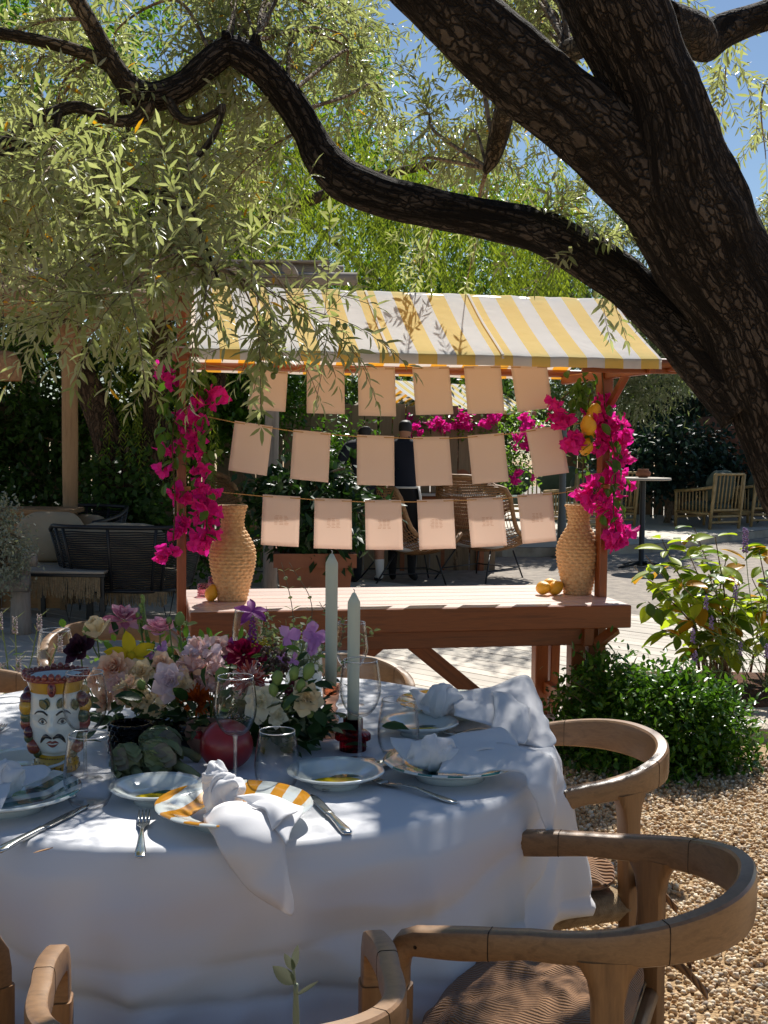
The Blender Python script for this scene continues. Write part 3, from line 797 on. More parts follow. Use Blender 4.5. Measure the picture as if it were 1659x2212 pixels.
# ivy round the trunk foot
iv = crown('ivy', [E(262, 1090, 11.0, .3, .25, .55, 1700), E(330, 1130, 10.9, .45, .2, .3, 1500), E(200, 1150, 11.3, .3, .2, .3, 600)], M['darkleaf'], .075, .06, pt, 31, 25, .09)

# ------------------------------------------------------------------ pergola
pg = thing('pergola', 'rustic log pergola with thick beams behind the olive branches', 'pergola', gp(150, 9.6))
def wtube(name, pts, r, mat, parent, n=14):
    c = crom([(*p, rr) for p, rr in zip(pts, r)], 4)
    b = MB(); 
    vs = []
    b.tube([q[:3] for q in c], [q[3] * (1 + .03 * math.sin(i * 1.7)) for i, q in enumerate(c)], n)
    return b.build(name, M[mat], parent, world=True)
a = P(150, 700, 10.6); wtube('post', [(a.x, 10.6, 0), (a.x, 10.6, 1.2), (a.x, 10.6, a.z)], [.068, .066, .072], 'logz', pg)
a = P(590, 760, 9.7); wtube('post', [(a.x - .02, 9.7, 0), (a.x - .01, 9.7, 1.2), (a.x, 9.7, a.z + .5)], [.058, .055, .055], 'greylogz', pg)
wtube('brace', [P(153, 800, 10.6), P(172, 735, 10.5), P(215, 690, 10.4)], [.05, .048, .045], 'logz', pg)
wtube('beam', [P(-250, 640, 9.3), P(80, 652, 9.35), P(430, 660, 9.4)], [.125, .12, .115], 'log', pg, 18)
wtube('beam', [P(-250, 588, 9.8), P(250, 596, 9.8), P(772, 603, 9.8)], [.055, .05, .05], 'greylog', pg)
wtube('beam', [P(120, 575, 9.95), P(400, 580, 9.95), P(742, 583, 9.95)], [.04, .04, .035], 'greylog', pg)
wtube('beam', [P(-250, 630, 11.6), P(150, 640, 11.6), P(640, 655, 11.6)], [.09, .09, .08], 'greylog', pg)
for i, px in enumerate((-60, 60, 175, 300, 410, 520, 630)):
    a = P(px, 590, 9.6)
    wtube('rafter', [(a.x, 9.2, a.z - .01), (a.x, 10.5, a.z + .02), (a.x, 12.2, a.z)], [.045, .045, .04], 'greylog', pg, 10)
slm = MB().box((0, 0, 0), (4.6, .085, .016), bev=.003).mesh('slat', M['greylog'], False)
xr = P(700, 590, 9.8).x; zr = P(300, 578, 9.8).z
for i in range(46):
    o = link(bpy.data.objects.new('slat', slm)); o.parent = pg
    o.location = ROOTM[pg].inverted() @ Vector((xr - 2.3 + rng.uniform(-.08, .08), 9.9 + i * .10, zr + .07)); o.rotation_euler = (0, 0, rng.uniform(-.012, .012))
def pendant(px, py, Y, r, h, label):
    c = P(px, py, Y); t = thing('pendant_lamp', label, 'lamp', c, group='woven pendant lamps under the pergola')
    pr = [(r * .3, h * .5), (r * .62, h * .45), (r * .9, h * .15), (r, -h * .2), (r * .96, -h * .5)]
    MB().lathe(pr, 20, fr=lambda a, i: 1 + .02 * (1 if int(a * 10) % 2 else -1)).build('lamp_shade', M['rattan'], t)
    MB().tube([(0, 0, h * .5), (0, 0, h * .5 + .5)], .004, 5).build('cable', M['blackmetal'], t)
    return t
pendant(143, 722, 9.7, .10, .17, 'woven basket lamp hanging under the pergola next to the log post')
pendant(8, 790, 9.2, .13, .22, 'woven basket lamp hanging at the far left edge of the pergola')
# ------------------------------------------------------------------ market stall
SY = math.radians(11.2)
SO = Vector((-.855, 5.42, 0)); EX = Vector((math.cos(SY), math.sin(SY), 0)); EY = Vector((-math.sin(SY), math.cos(SY), 0))
def SL(u, v, z): return SO + EX * u + EY * v + Vector((0, 0, z))
def SP(px, py, v=.3):
    """the point of the stall plane at depth v that lies on the sight line"""
    d = ray(px, py); c = Vector((0, 0, H)); t = ((SO + EY * v - c).dot(EY)) / d.dot(EY)
    return c + d * t
LU = 2.066
stall = thing('market_stall', 'wooden market stall with yellow and white striped awning and hanging paper strings', 'market stall', SO, SY, 'striped market stalls')
def sb(name, a, b_, w, h, mat='stallwood', bev=.004, up=(0, 0, 1)):
    """part whose own x axis runs along its length, so that the grain does too"""
    a = Vector(a); b_ = Vector(b_); d = b_ - a; L = d.length; d.normalize(); up = Vector(up)
    if abs(d.dot(up)) > .98: up = Vector((0, 1, 0))
    y = up.cross(d).normalized(); z = d.cross(y)
    o = MB().box((0, 0, 0), (L, w, h), bev=bev).build(name, M[mat], None, False)
    o.matrix_local = Matrix.Translation((a + b_) / 2) @ Matrix((d, y, z)).transposed().to_4x4()
    return o
def sp_(name, a, b_, w, h, parent=stall, **k):
    o = sb(name, a, b_, w, h, **k); o.parent = parent; return o
for i in range(6):            # counter boards
    v = .07 + i * .135
    sp_('board', (0, v, .685), (LU, v, .685), .132, .03, mat='counterwood')
sp_('fascia', (0, -.014, .645), (LU, -.014, .645), .026, .108)
sp_('fascia', (0, .822, .645), (LU, .822, .645), .026, .10)
sp_('end_rail', (.014, 0.01, .642), (.014, .80, .642), .026, .098)
sp_('end_rail', (LU - .014, 0.01, .642), (LU - .014, .80, .642), .026, .098)
sp_('under_rail', (.06, .07, .545), (LU - .19, .07, .545), .045, .085)
sp_('under_rail', (.06, .72, .545), (LU - .19, .72, .545), .045, .085)
for u in (.16, LU - .22):
    for v in (.12, .66):
        sp_('leg', (u, v, 0.035), (u, v, .59), .07, .075, mat='stallwood')
        sp_('leg', (u + .075, v + .01, 0.035), (u + .085, v + .01, .59), .05, .06)
    sp_('crossbar', (u + .03, .02, .545), (u + .03, .78, .545), .05, .09)
    sp_('crossbar', (u + .03, .15, .18), (u + .03, .64, .18), .04, .07)
for s in (-1, 1):
    sp_('brace', (.98 + s * .01, .25, .56), (.98 + s * .62, .25, .06), .045, .075)
MB().tube([(LU - .16, .03, .50), (LU - .05, .03, .58)], .03, 4).build('corner_block', M['stallwood'], stall, False)
for u in (-.028, LU - .03):
    sp_('post', (u, .30, .05), (u, .30, 2.10), .07, .042, up=(1, 0, 0))
    sp_('cap_block', (u, .30, 1.70), (u, .30, 1.84), .085, .06, up=(1, 0, 0))
    sp_('awning_arm', (u, -.28, 1.80), (u, .90, 1.80), .035, .045)
    sp_('strut', (u - .0, .02, 1.79), (u, .27, 1.62), .03, .035)
MB().tube([(-.06, .30, 2.128), (1, .30, 2.132), (2.19, .30, 2.13)], .037, 14).build('ridge_beam', M['stallwood'], stall, 40)
MB().tube([(-.06, -.285, 1.825), (2.13, -.285, 1.825)], .02, 12).build('front_pole', M['stallwood'], stall, 40)
MB().tube([(-.06, .885, 1.835), (2.13, .885, 1.835)], .02, 12).build('back_pole', M['stallwood'], stall, 40)
for u in (-.05, 2.15):
    MB().box((u, -.27, 1.818), (.07, .06, .06), bev=.008).build('bracket', M['stallwood'], stall, False)
sp_('bracket_rail', (1.72, -.235, 1.80), (2.17, -.235, 1.80), .03, .04)
# awning: a cloth over the ridge with a hem over the poles, one strip per stripe
aw = MB(); ST = .0845
def awp(u, s):
    """s 0..1 from the front hem over the ridge to the back hem"""
    prof = [(-.312, 1.795), (-.310, 1.838), (-.285, 1.852), (.0, 2.006), (.285, 2.166), (.30, 2.172), (.315, 2.166), (.60, 2.008), (.885, 1.862), (.91, 1.848), (.912, 1.805)]
    t = s * (len(prof) - 1); i = min(int(t), len(prof) - 2); f = t - i
    v = prof[i][0] * (1 - f) + prof[i + 1][0] * f; z = prof[i][1] * (1 - f) + prof[i + 1][1] * f
    mid = max(0, 1 - abs(abs(v - .3) - .29) / .29)
    z += -.009 * math.sin(math.pi * min(1, abs(v - .3) / .585)) + .004 * mid * mnoise.noise(Vector((u * 5, v * 4, 1.3))) + .004 * mnoise.noise(Vector((u * 14, v * 3, 7)))
    v += .004 * math.sin(u * 43) * (1 if i in (0, 9) else 0)
    return Vector((u, v, z))
edges = [(2.065, 0), (2.052, 1)]; u = 2.052; w_ = 0
stripes = []; uu = 2.065; first = True
stripes.append((2.052, 2.066, 1)); uu = 2.052; c = 0
while uu > .03:
    lo = max(.02, uu - ST); stripes.append((lo, uu, c)); uu = lo; c = 1 - c
for lo, hi, c in stripes:
    n = 3 if hi - lo > .03 else 1
    aw.grid(lambda a, b, lo=lo, hi=hi: awp(lo + (hi - lo) * a, b), n, 40, mi=c)
awn = aw.build('awning', [M['yellow'], M['white']], stall)
me = awn.data; bmm = bmesh.new(); bmm.from_mesh(me); bmesh.ops.remove_doubles(bmm, verts=bmm.verts, dist=.0004); bmm.to_mesh(me); bmm.free()
for k_ in (.31, .83, 1.33):      # seams with stitched edge
    b = MB(); b.grid(lambda a, q: awp(k_ + .012 * (a - .5), .06 + .40 * q) + Vector((0, -.002, .004)), 1, 24)
    b.build('seam', M['white'], awn)

# the far stall: the same stall again, turned
far = copy_tree(stall); place(far, P(1000, 950, 14.9) * 1.0, SY + math.radians(36), 'small far market stall with striped awning behind the hanging papers')
far.location = (gp(985, 14.3)[0] - .6, 14.3, 0)

# papers on strings
ROWS = [
 ('top', (392, 782), (1304, 783), [((545,798),(622,803),(535,884),(616,890)), ((663,788),(744,791.6),(662,892.5),(744.5,895)), ((773,793.4),(853,793),(774,898),(855.6,899.6)),
  ((890.5,792.5),(969.7,791),(898,896.7),(979,894.6)), ((1001.6,791),(1081,789.7),(1010,894.6),(1089.6,892.5)), ((1103,789.7),(1181.7,790),(1117,890.5),(1193.5,880.6))]),
 ('middle', (398, 890), (1306, 902), [((507,908.7),(589,921),(492.7,1015.7),(576,1028)), ((633.5,927.8),(714.5,935),(626.3,1034),(708.8,1042.4)), ((771,939),(851.4,941.8),(770.7,1047.4),(851.7,1049.5)),
  ((892,943.8),(970,943),(899,1050),(977.5,1048)), ((1010,941),(1088,934.8),(1020.7,1046),(1098.6,1040)), ((1136,928.5),(1211,918.6),(1154.7,1031),(1228,1021))]),
 ('bottom', (398, 1055), (1304, 1050), [((567.7,1068),(648.7,1073),(563,1176.5),(645,1181.5)), ((679.7,1075.5),(759.7,1079),(677.5,1184.4),(759.7,1186.6)), ((788,1080),(866.6,1080),(790,1187),(870.6,1187.3)),
  ((900.5,1080),(979,1077.6),(905.4,1187),(984.6,1185)), ((1008,1076.5),(1085,1073),(1017,1182.6),(1095.3,1178)), ((1117,1069.5),(1192,1063.5),(1128,1175),(1202,1168.6))])]
ORD = ['leftmost sheet', 'second sheet from the left', 'third sheet from the left', 'third sheet from the right', 'second sheet from the right', 'rightmost sheet']
for ri, (rn, sa, sz, sheets) in enumerate(ROWS):
    path = []
    pa = SP(*sa); path += [pa + EY * .02, pa - EY * .03]
    for i, (tl, tr, bl, br) in enumerate(sheets):
        TL, TR, BL, BR = SP(*tl), SP(*tr), SP(*bl), SP(*br)
        fw = -EY
        b = MB(); cu = rng.uniform(-.006, .01); tw = rng.uniform(-.008, .008)
        def fp(u, v):
            p = TL.lerp(TR, u).lerp(BL.lerp(BR, u), v)
            return p + fw * (cu * math.sin(math.pi * u) * (.3 + v) + tw * v * (u - .5) + .004 * v)
        b.grid(fp, 8, 10)
        nv = len(b.v); 
        t = thing('paper_sheet', 'blank peach paper, %s on the %s string' % (ORD[i], rn), 'paper sheet', TL.lerp(TR, .5), SY, 'peach papers hung on strings')
        if rn == 'bottom': t["label"] = 'peach paper with faint printed lines, %s on the %s string' % (ORD[i], rn)
        o = b.build('sheet', M['paper'], t, world=True); mod(o, 'SOLIDIFY', thickness=.0006, offset=0)
        if rn == 'bottom':
            tb = MB(); rr = random.Random(40 + i)
            for q in range(7):
                wl = rr.uniform(.14, .2); v0 = .40 + q * .028; cx = .52
                for seg in range(3):
                    u0 = cx - wl + seg * wl * .68; u1 = u0 + wl * rr.uniform(.4, .6)
                    tb.add([fp(u0, v0) + fw * .0012, fp(u1, v0) + fw * .0012, fp(u1, v0 + .007) + fw * .0012, fp(u0, v0 + .007) + fw * .0012], [(0, 1, 2, 3)])
            tb.build('lettering', M['paperink'], o, False, world=True)
        g = lambda u, d: fp(u, .035) + fw * d
        path += [g(-.02, .006), g(.05, .005), g(.25, .004), g(.29, -.006), g(.5, -.008), g(.71, -.006), g(.75, .004), g(.95, .005), g(1.02, .006)]
    pz = SP(*sz); path += [pz - EY * .03, pz + EY * .02]
    b = MB(); b.tube(path, .0022, 5)
    for (q, sd) in ((pa, -1), (pz, 1)):       # knots round the posts
        for kk in range(3):
            cc = [q + EX * (.027 * math.cos(a)) + EY * (.044 * math.sin(a)) + Vector((0, 0, .006 * kk - .006)) for a in np.linspace(0, 2 * math.pi, 11)]
            b.tube(cc, .0028, 5)
    o = b.build('twine', M['twine']); tag(o, 'thin jute string carrying the %s row of papers across the stall' % rn, 'string', 'strings tied between the stall posts')

# ------------------------------------------------------------------ petals and flowers
def petalgeo(b, Mx, L, W, cup=.25, curl=.2, ruf=.0, sharp=False, nu=4, nv=5, mi=0, seed=0.0):
    def f(u, v):
        s = (u - .5) * 2
        wv = math.sin(math.pi * min(1, v * .98 + .02)) ** .75 if sharp else (v ** .55) * math.sqrt(max(0, 1 - (v * .97) ** 6))
        if not sharp: wv = max(wv, .08)
        x = L * v * (1 - .15 * abs(s) ** 2.5 * (0 if sharp else 1)); y = s * wv * W / 2
        z = cup * W * .5 * s * s * min(1, wv) + curl * L * v * v
        if ruf: z += ruf * L * v * v * math.sin(s * 5.5 + seed * 9) + ruf * L * .6 * v * mnoise.noise(Vector((s * 2 + seed * 7, v * 3, seed)))
        return Mx @ Vector((x, y, z))
    return b.grid(f, nu, nv, mi)
def frame_from(d, roll=0.0):
    q = Vector(d).to_track_quat('Z', 'Y'); return q.to_matrix().to_4x4() @ Matrix.Rotation(roll, 4, 'Z')
def bloom(b, c, axis, R, n=24, layers=1.0, open_=1.0, ruf=.06, wide=.9, curl=.25, seed=0, mi=0, sharp=False, inner=.35, roll=0):
    """rose-like bloom: petals in a spiral, upright inside and tilting outwards"""
    rr = random.Random(seed); F = Matrix.Translation(Vector(c)) @ frame_from(axis, roll)
    for i in range(n):
        t = (i + .5) / n
        a = i * 2.39996 + rr.uniform(-.2, .2)
        tilt = (1 - t ** .8) * 1.45 + (.12 if open_ > .8 else .5) + rr.uniform(-.08, .08)      # angle above the horizon
        tilt = max(.02, tilt * (1.15 - .35 * open_))
        L = R * (inner + (1 - inner) * t) * rr.uniform(.92, 1.08)
        Mx = F @ Matrix.Rotation(a, 4, 'Z') @ Matrix.Translation((R * .05 * t + R * .12 * t, 0, R * .28 * (1 - t))) @ Matrix.Rotation(-tilt, 4, 'Y')
        petalgeo(b, Mx, L, L * wide * rr.uniform(.85, 1.1), .5 * (1.1 - t * .6), curl * (.5 - t * 1.1) if open_ > .6 else .12, ruf, sharp, 4, 4, mi, rr.random() * 5)
    return b
def bract_cluster(seed):
    rr = random.Random(seed); b = MB()
    for k in range(5):
        c = Vector((rr.uniform(-.028, .028), rr.uniform(-.028, .028), rr.uniform(-.03, .015)))
        ax = Vector((rr.uniform(-1, 1), rr.uniform(-1, 1), rr.uniform(-1.0, .3))).normalized()
        F = Matrix.Translation(c) @ frame_from(ax, rr.uniform(0, 6))
        for j in range(3):
            Mx = F @ Matrix.Rotation(j * 2.094 + rr.uniform(-.2, .2), 4, 'Z') @ Matrix.Rotation(-rr.uniform(.5, 1.0), 4, 'Y')
            petalgeo(b, Mx, rr.uniform(.038, .05), rr.uniform(.034, .042), .3, -.25, .12, True, 4, 4, 0, rr.random() * 6)
    return b
BR = [bract_cluster(100 + i).mesh('bract_cluster', M['bract']) for i in range(6)]
LEAFV = None
def vine_leaf_mesh():
    global LEAFV
    if LEAFV is None:
        b = MB(); petalgeo(b, Matrix.Identity(4), .06, .038, .3, -.25, .05, True, 4, 5); LEAFV = b.mesh('vine_leaf', M['vineleaf'])
    return LEAFV
def garland(label, strands, flowers, leaves, seed, sprays=()):
    rr = random.Random(seed)
    t = thing('bougainvillea_garland', label, 'flower garland', strands[0][0], 0, 'bougainvillea tied to the stall posts')
    I = ROOTM[t].inverted()
    b = MB()
    for s in strands:
        c = crom(s, 5); b.tube(c, .0035, 5)
    b.build('vine', M['vine'], t, world=True)
    for (p, sc) in flowers:
        o = link(bpy.data.objects.new('flower', rr.choice(BR))); o.parent = t
        o.location = I @ Vector(p); o.rotation_euler = (rr.uniform(-.6, .6), rr.uniform(-.6, .6), rr.uniform(0, 6.28)); o.scale = (sc,) * 3
    me = vine_leaf_mesh()
    for (p, sc) in leaves:
        o = link(bpy.data.objects.new('leaf', me)); o.parent = t
        o.location = I @ Vector(p); o.rotation_euler = (rr.uniform(-1, 1), rr.uniform(.2, 1.3), rr.uniform(0, 6.28)); o.scale = (sc,) * 3
    return t
def along(pts, n, jit, rr, v=.22, jv=.06, s0=.7, s1=1.15):
    """n points scattered along a polyline given in the view"""
    out = []; c = crom(pts, 12)
    for i in range(n):
        q = c[int(rr.random() * (len(c) - 1))]
        out.append((SP(q[0] + rr.gauss(0, jit), q[1] + rr.gauss(0, jit * .8), v + rr.uniform(-jv, jv)), rr.uniform(s0, s1)))
    return out
rr = random.Random(3)
stl = [[SP(404, 770, .24), SP(385, 850, .22), SP(372, 960, .2), SP(378, 1080, .2), SP(372, 1200, .2)], [SP(420, 790, .24), SP(438, 880, .2), SP(440, 1000, .2), SP(448, 1100, .2), SP(440, 1190, .2)]]
fl = along([(385, 900), (365, 1000), (385, 1060), (378, 1110), (372, 1165), (372, 1195)], 15, 11, rr, s0=.6, s1=1.0) + along([(432, 850), (425, 930), (440, 1000), (448, 1070), (440, 1130), (437, 1180)], 26, 12, rr, s0=.6, s1=1.05) + \
     along([(462, 855), (455, 870)], 4, 6, rr) + along([(365, 790), (362, 830)], 4, 12, rr, s0=.5, s1=.8)
lv = along([(385, 760), (375, 840), (370, 900), (375, 960), (370, 1060)], 62, 17, rr, s0=.8, s1=1.3) + along([(425, 800), (440, 830), (450, 900)], 30, 16, rr, s0=.7, s1=1.1) + along([(430, 900), (445, 1000), (440, 1150)], 30, 17, rr, v=.17)
garland('magenta bougainvillea trailing down the left stall post in two strands', stl, fl, lv, 1)
stl = [[SP(1300, 800, .24), SP(1310, 900, .2), SP(1330, 1000, .18), SP(1325, 1100, .2), SP(1335, 1170, .2)], [SP(1270, 820, .24), SP(1215, 860, .2), SP(1180, 900, .2)], [SP(1275, 850, .22), SP(1265, 930, .2), SP(1258, 1030, .2)]]
fl = along([(1325, 870), (1315, 930), (1330, 980), (1330, 1040), (1320, 1090), (1325, 1120)], 30, 14, rr, s0=.6, s1=1.05) + along([(1325, 1150), (1338, 1162)], 7, 8, rr) + along([(1290, 870), (1300, 930), (1290, 1000)], 9, 9, rr) + \
     along([(1195, 800), (1200, 860), (1190, 905), (1225, 905)], 9, 10, rr, s0=.55, s1=.95) + along([(1275, 1060), (1280, 1090)], 7, 11, rr) + along([(1240, 950), (1232, 955)], 4, 5, rr)
lv = along([(1265, 810), (1250, 840), (1270, 870), (1230, 850)], 70, 17, rr, s0=.6, s1=1.0) + along([(1275, 930), (1262, 980), (1255, 1035)], 26, 8, rr, s0=.5, s1=.8) + along([(1310, 880), (1325, 960), (1330, 1050), (1320, 1120)], 34, 18, rr, v=.16)
garland('magenta bougainvillea wound with lemons round the right stall post', stl, fl, lv, 2)

def lemon_mesh():
    b = MB()
    def fn(d): return 1 + .22 * max(0, abs(d.z) - .72) / .28 * (1.3 if d.z > 0 else .6)
    b.ball((0, 0, 0), 1, 20, 16, (1, 1, 1.12), fn); return b.mesh('lemon', M['lemon'])
LEM = lemon_mesh()
def lemon(loc, r, label, rot=(1.3, 0, .5), group='lemons on the stall'):
    o = link(bpy.data.objects.new('lemon', LEM)); o.location = loc; o.scale = (r,) * 3; o.rotation_euler = rot
    tag(o, label, 'lemon', group); return o
lemon(G(457, 1282, .70 + .036), .032, 'single lemon on the counter beside the pink glass votive', (.3, 0, 1))
lemon(G(1173, 1270, .736), .034, 'lemon on the counter, leftmost of the three by the right vase', (1.35, 0, .6))
lemon(G(1200, 1270, .735), .035, 'lemon on the counter touching the foot of the right vase', (1.2, .2, 2.2))
lemon(G(1187, 1263, .735), .033, 'lemon lying behind the other two by the right vase', (1.4, .1, 1.2))
lemon(SP(1283, 894, .2), .038, 'uppermost lemon hanging in the right garland', (.3, .2, 0))
lemon(SP(1271, 920, .17), .039, 'second lemon down hanging in the right garland', (.4, -.2, 0))
lemon(SP(1270, 938, .22), .034, 'lemon tucked under the second one in the right garland', (.3, -.1, 1))
lemon(SP(1266, 966, .2), .034, 'lowest lemon hanging in the right garland', (.2, .3, 0))

def woven_vase(loc, label, h, r):
    t = thing('woven_vase', label, 'vase', loc, 0.3, 'woven seagrass vases on the stall counter')
    pr = crom([(.62, 0), (.64, .02), (.78, .16), (.93, .32), (1.0, .45), (.95, .56), (.72, .68), (.53, .76), (.50, .83), (.56, .92), (.64, .985), (.62, 1.0)], 16)
    rows, cols, n = 27, 18, 190
    prof = [(p[0] * r, p[1] * h) for p in pr]
    b = MB()
    def fr(a, i):
        z = prof[i][1] / h * rows; k = int(z); f = z - k
        c = cols * a / (2 * math.pi) + (.5 if k % 2 else 0)
        row = abs(math.sin(math.pi * f)) ** .6
        st = .30 + .70 * abs(math.cos(math.pi * c)) ** .8
        sl = .15 * math.sin(2 * math.pi * c + 5 * f)
        return 1 + .10 * (row * st - .45) + .02 * sl + .008 * mnoise.noise(Vector((a * 3, z, 2)))
    b.lathe(prof, n, fr=fr, cap0=True); b.build('body', M['seagrass'], t)
    MB().lathe([(r * .61, h), (r * .52, h * .99), (r * .42, h * .85), (r * .42, h * .75)], 40).build('inside', M['cord'], t)
    return t
woven_vase(G(502, 1297, .70), 'woven seagrass vase on the left end of the counter beside a single lemon', .455, .108)
woven_vase(G(1247, 1283, .70), 'woven seagrass vase on the right end of the counter beside three lemons', .455, .108)
def hobnail(loc, r, h, label, group='pink hobnail glasses on the counter'):
    t = thing('glass_votive', label, 'votive glass', loc, 0, group)
    b = MB(); b.lathe([(0, .004), (r * .9, .004), (r, .008), (r, h), (r * .93, h), (r * .9, .012), (0, .012)], 24); b.build('cup', M['pinkglass'], t)
    b = MB(); rows = max(3, int(h / (r * .38)))
    for j in range(rows):
        for k in range(16):
            a = 2 * math.pi * (k + .5 * (j % 2)) / 16
            b.ball((r * math.cos(a), r * math.sin(a), h * (j + .5) / rows), r * .17, 6, 5)
    stuff(b.build('beads', M['pinkglass'], t)); return t
hobnail(G(441, 1288, .70), .030, .062, 'pink hobnail glass votive in front beside the single lemon')
hobnail(G(459, 1268, .70), .022, .056, 'small pink glass votive half hidden behind the single lemon')
# ------------------------------------------------------------------ lounge furniture and people beyond the stall
def face_rot(v): return math.atan2(v[1], v[0])
def cushion(b, c, size, puff=.35, seed=0, rot=None, n=16, mi=0):
    """a stuffed square pillow"""
    R = rot if rot is not None else Matrix.Identity(3); c = Vector(c)
    def f(u, v):
        a = 2 * math.pi * u; q = math.pi * (v - .5)
        sg = lambda t, p: math.copysign(abs(t) ** p, t)
        d = (sg(math.cos(q), .45) * sg(math.cos(a), .35), sg(math.cos(q), .45) * sg(math.sin(a), .35), sg(math.sin(q), .9))
        e = max(abs(d[0]), abs(d[1]))
        k = 1 + .05 * mnoise.noise(Vector((d[0] * 2 + seed, d[1] * 2, d[2] * 2))) + .03 * mnoise.noise(Vector((d[0] * 5 + seed, d[1] * 5, d[2])))
        return c + R @ Vector((d[0] * size[0] / 2 * k, d[1] * size[1] / 2 * k, d[2] * size[2] / 2 * k * (1 - puff * e ** 4)))
    b.grid(f, n * 2, n, mi, True); return b

# --- black rope seats
def rope_seat(label, loc, rz, w, d, h, group):
    """back towards -y, seat open to +y"""
    t = thing('rope_sofa' if w > .9 else 'rope_chair', label, 'sofa' if w > .9 else 'chair', loc, rz, group)
    def rim(s, z):
        """s -1..1 round the back, leaning outwards with height"""
        k = (z - .28) / (h - .28); o = .10 * k
        a = s * math.pi / 2
        x = math.copysign(abs(math.sin(a)) ** .55, a) * (w / 2 - .06 + o); y = -abs(math.cos(a)) ** .55 * (d / 2 - .02 + o) + .12 * (1 - abs(math.cos(a)))
        y += max(0, abs(s) - .8) * 1.2 * d * .5
        zz = z - (.10 * max(0, abs(s) - .5) / .5) * k
        return Vector((x, y, zz))
    b = MB(); b.tube([rim(s, h) for s in np.linspace(-1, 1, 41)], .017, 8)
    b.tube([rim(s, .27) for s in np.linspace(-1, 1, 41)] , .014, 8)
    for s in (-1, -.72, -.44, -.3, 0, .3, .44, .72, 1):
        b.tube([rim(s, .27), rim(s, (h + .27) / 2), rim(s, h)], .013, 6)
    b.build('frame', M['blackmetal'], t)
    b = MB(); nr = int((h - .3) / .0175)
    for i in range(nr):
        z = .285 + i * .0175
        b.tube([rim(s, z) + Vector((0, 0, .003 * math.sin(i * 7 + s * 20))) for s in np.linspace(-1, 1, 33)], .0062, 5, cap=False)
    stuff(b.build('rope_weave', M['blackrope'], t))
    for sx in (-1, 1):
        for sy in (-1, 1):
            x, y = sx * (w / 2 - .13), sy * (d / 2 - .14)
            b = MB(); b.tube([(x - .05, y, .27), (x + .01, y, .01), (x + .06, y, .27)], .006, 6); b.build('leg', M['blackmetal'], t)
    b = MB(); cushion(b, (0, .04, .345), (w - .16, d - .16, .13), .3, 3); b.build('seat_cushion', M['beige'], t)
    b = MB(); cushion(b, (0, -d / 2 + .17, .57), (w - .22, .16, .42), .3, 5); b.build('back_cushion', M['beige'], t)
    b = MB(); rr = random.Random(5)
    for k in range(int(w * 130)):
        x = -w / 2 + .1 + (w - .2) * k / int(w * 130)
        for y in (-d / 2 + .06, d / 2 - .06):
            b.tube([(x, y, .27), (x + rr.uniform(-.008, .008), y, .17 + rr.uniform(-.02, .02))], .004, 3, cap=False)
    stuff(b.build('fringe', M['fringe'], t)); return t
ps = G(288, 1335)
rope_seat('black rope sofa seen from behind with beige cushions beside the stall', (P(272, 1000, 9.6).x, 9.62, ZD), math.radians(-6), 1.04, .76, .76, 'black rope lounge seats')
ps = P(150, 1200, 9.9)
rope_seat('black rope armchair turned away behind the fringed coffee table', (P(168, 1000, 10.3).x, 10.3, ZD), math.radians(150), .62, .6, .84, 'black rope lounge seats')
# bench with beige cushion
ps = P(112, 1200, 9.75)
t = thing('cushion', 'plump beige scatter cushion standing on the bench behind the coffee table', 'cushion', (ps.x, 9.75, .475), .05)
b = MB(); cushion(b, (0, 0, .20), (.56, .2, .40), .35, 8, Matrix.Rotation(-.15, 3, 'X')); b.build('cover', M['beige'], t)
t = thing('bench', 'low dark bench with fringed seat pad behind the coffee table', 'bench', (ps.x - .25, 9.85, ZD))
MB().box((0, 0, .38), (1.3, .6, .12), bev=.02).build('seat_pad', M['beige'], t)
for sx in (-.58, .58):
    for sy in (-.22, .22): MB().box((sx, sy, .16), (.05, .05, .32), bev=.004).build('leg', M['blackmetal'], t, False)
# coffee table
a0 = P(38, 1236, 9.12); a1 = P(190, 1232, 9.12)
ct = thing('coffee_table', 'pale topped coffee table with black edge and raffia fringe', 'table', ((a0.x + a1.x) / 2 + .06, 9.44, ZD), math.radians(-2))
zc = a0.z - ZD; wc = a1.x - a0.x + .16
MB().box((0, 0, zc), (wc - .02, .62, .02), bev=.004).build('tabletop', M['tabletile'], ct, False)
MB().box((0, 0, zc - .022), (wc, .64, .022), bev=.003).build('table_rim', M['blackmetal'], ct, False)
for sx in (-wc / 2 + .03, wc / 2 - .03):
    for sy in (-.28, .28): MB().box((sx, sy, zc / 2 - .015), (.032, .032, zc - .03)).build('leg', M['blackmetal'], ct, False)
b = MB(); rr = random.Random(4)
for k in range(120):
    x = -wc / 2 + .04 + (wc - .08) * k / 119
    for y in (-.31, .31): b.tube([(x, y, zc - .03), (x + rr.uniform(-.01, .01), y - .004, zc - .03 - rr.uniform(.10, .17))], .005, 3, cap=False)
stuff(b.build('fringe', M['fringe'], ct))
t = thing('candle_holder', 'small textured pale pot on the coffee table', 'candle holder', Vector(ct.location) + Vector((.17, .05, zc + .0105)))
MB().lathe([(0, .0), (.045, 0), (.05, .01), (.05, .10), (.042, .10), (.04, .02), (0, .02)], 20, fr=lambda a, i: 1 + .02 * math.cos(a * 10)).build('pot', M['stone'], t)
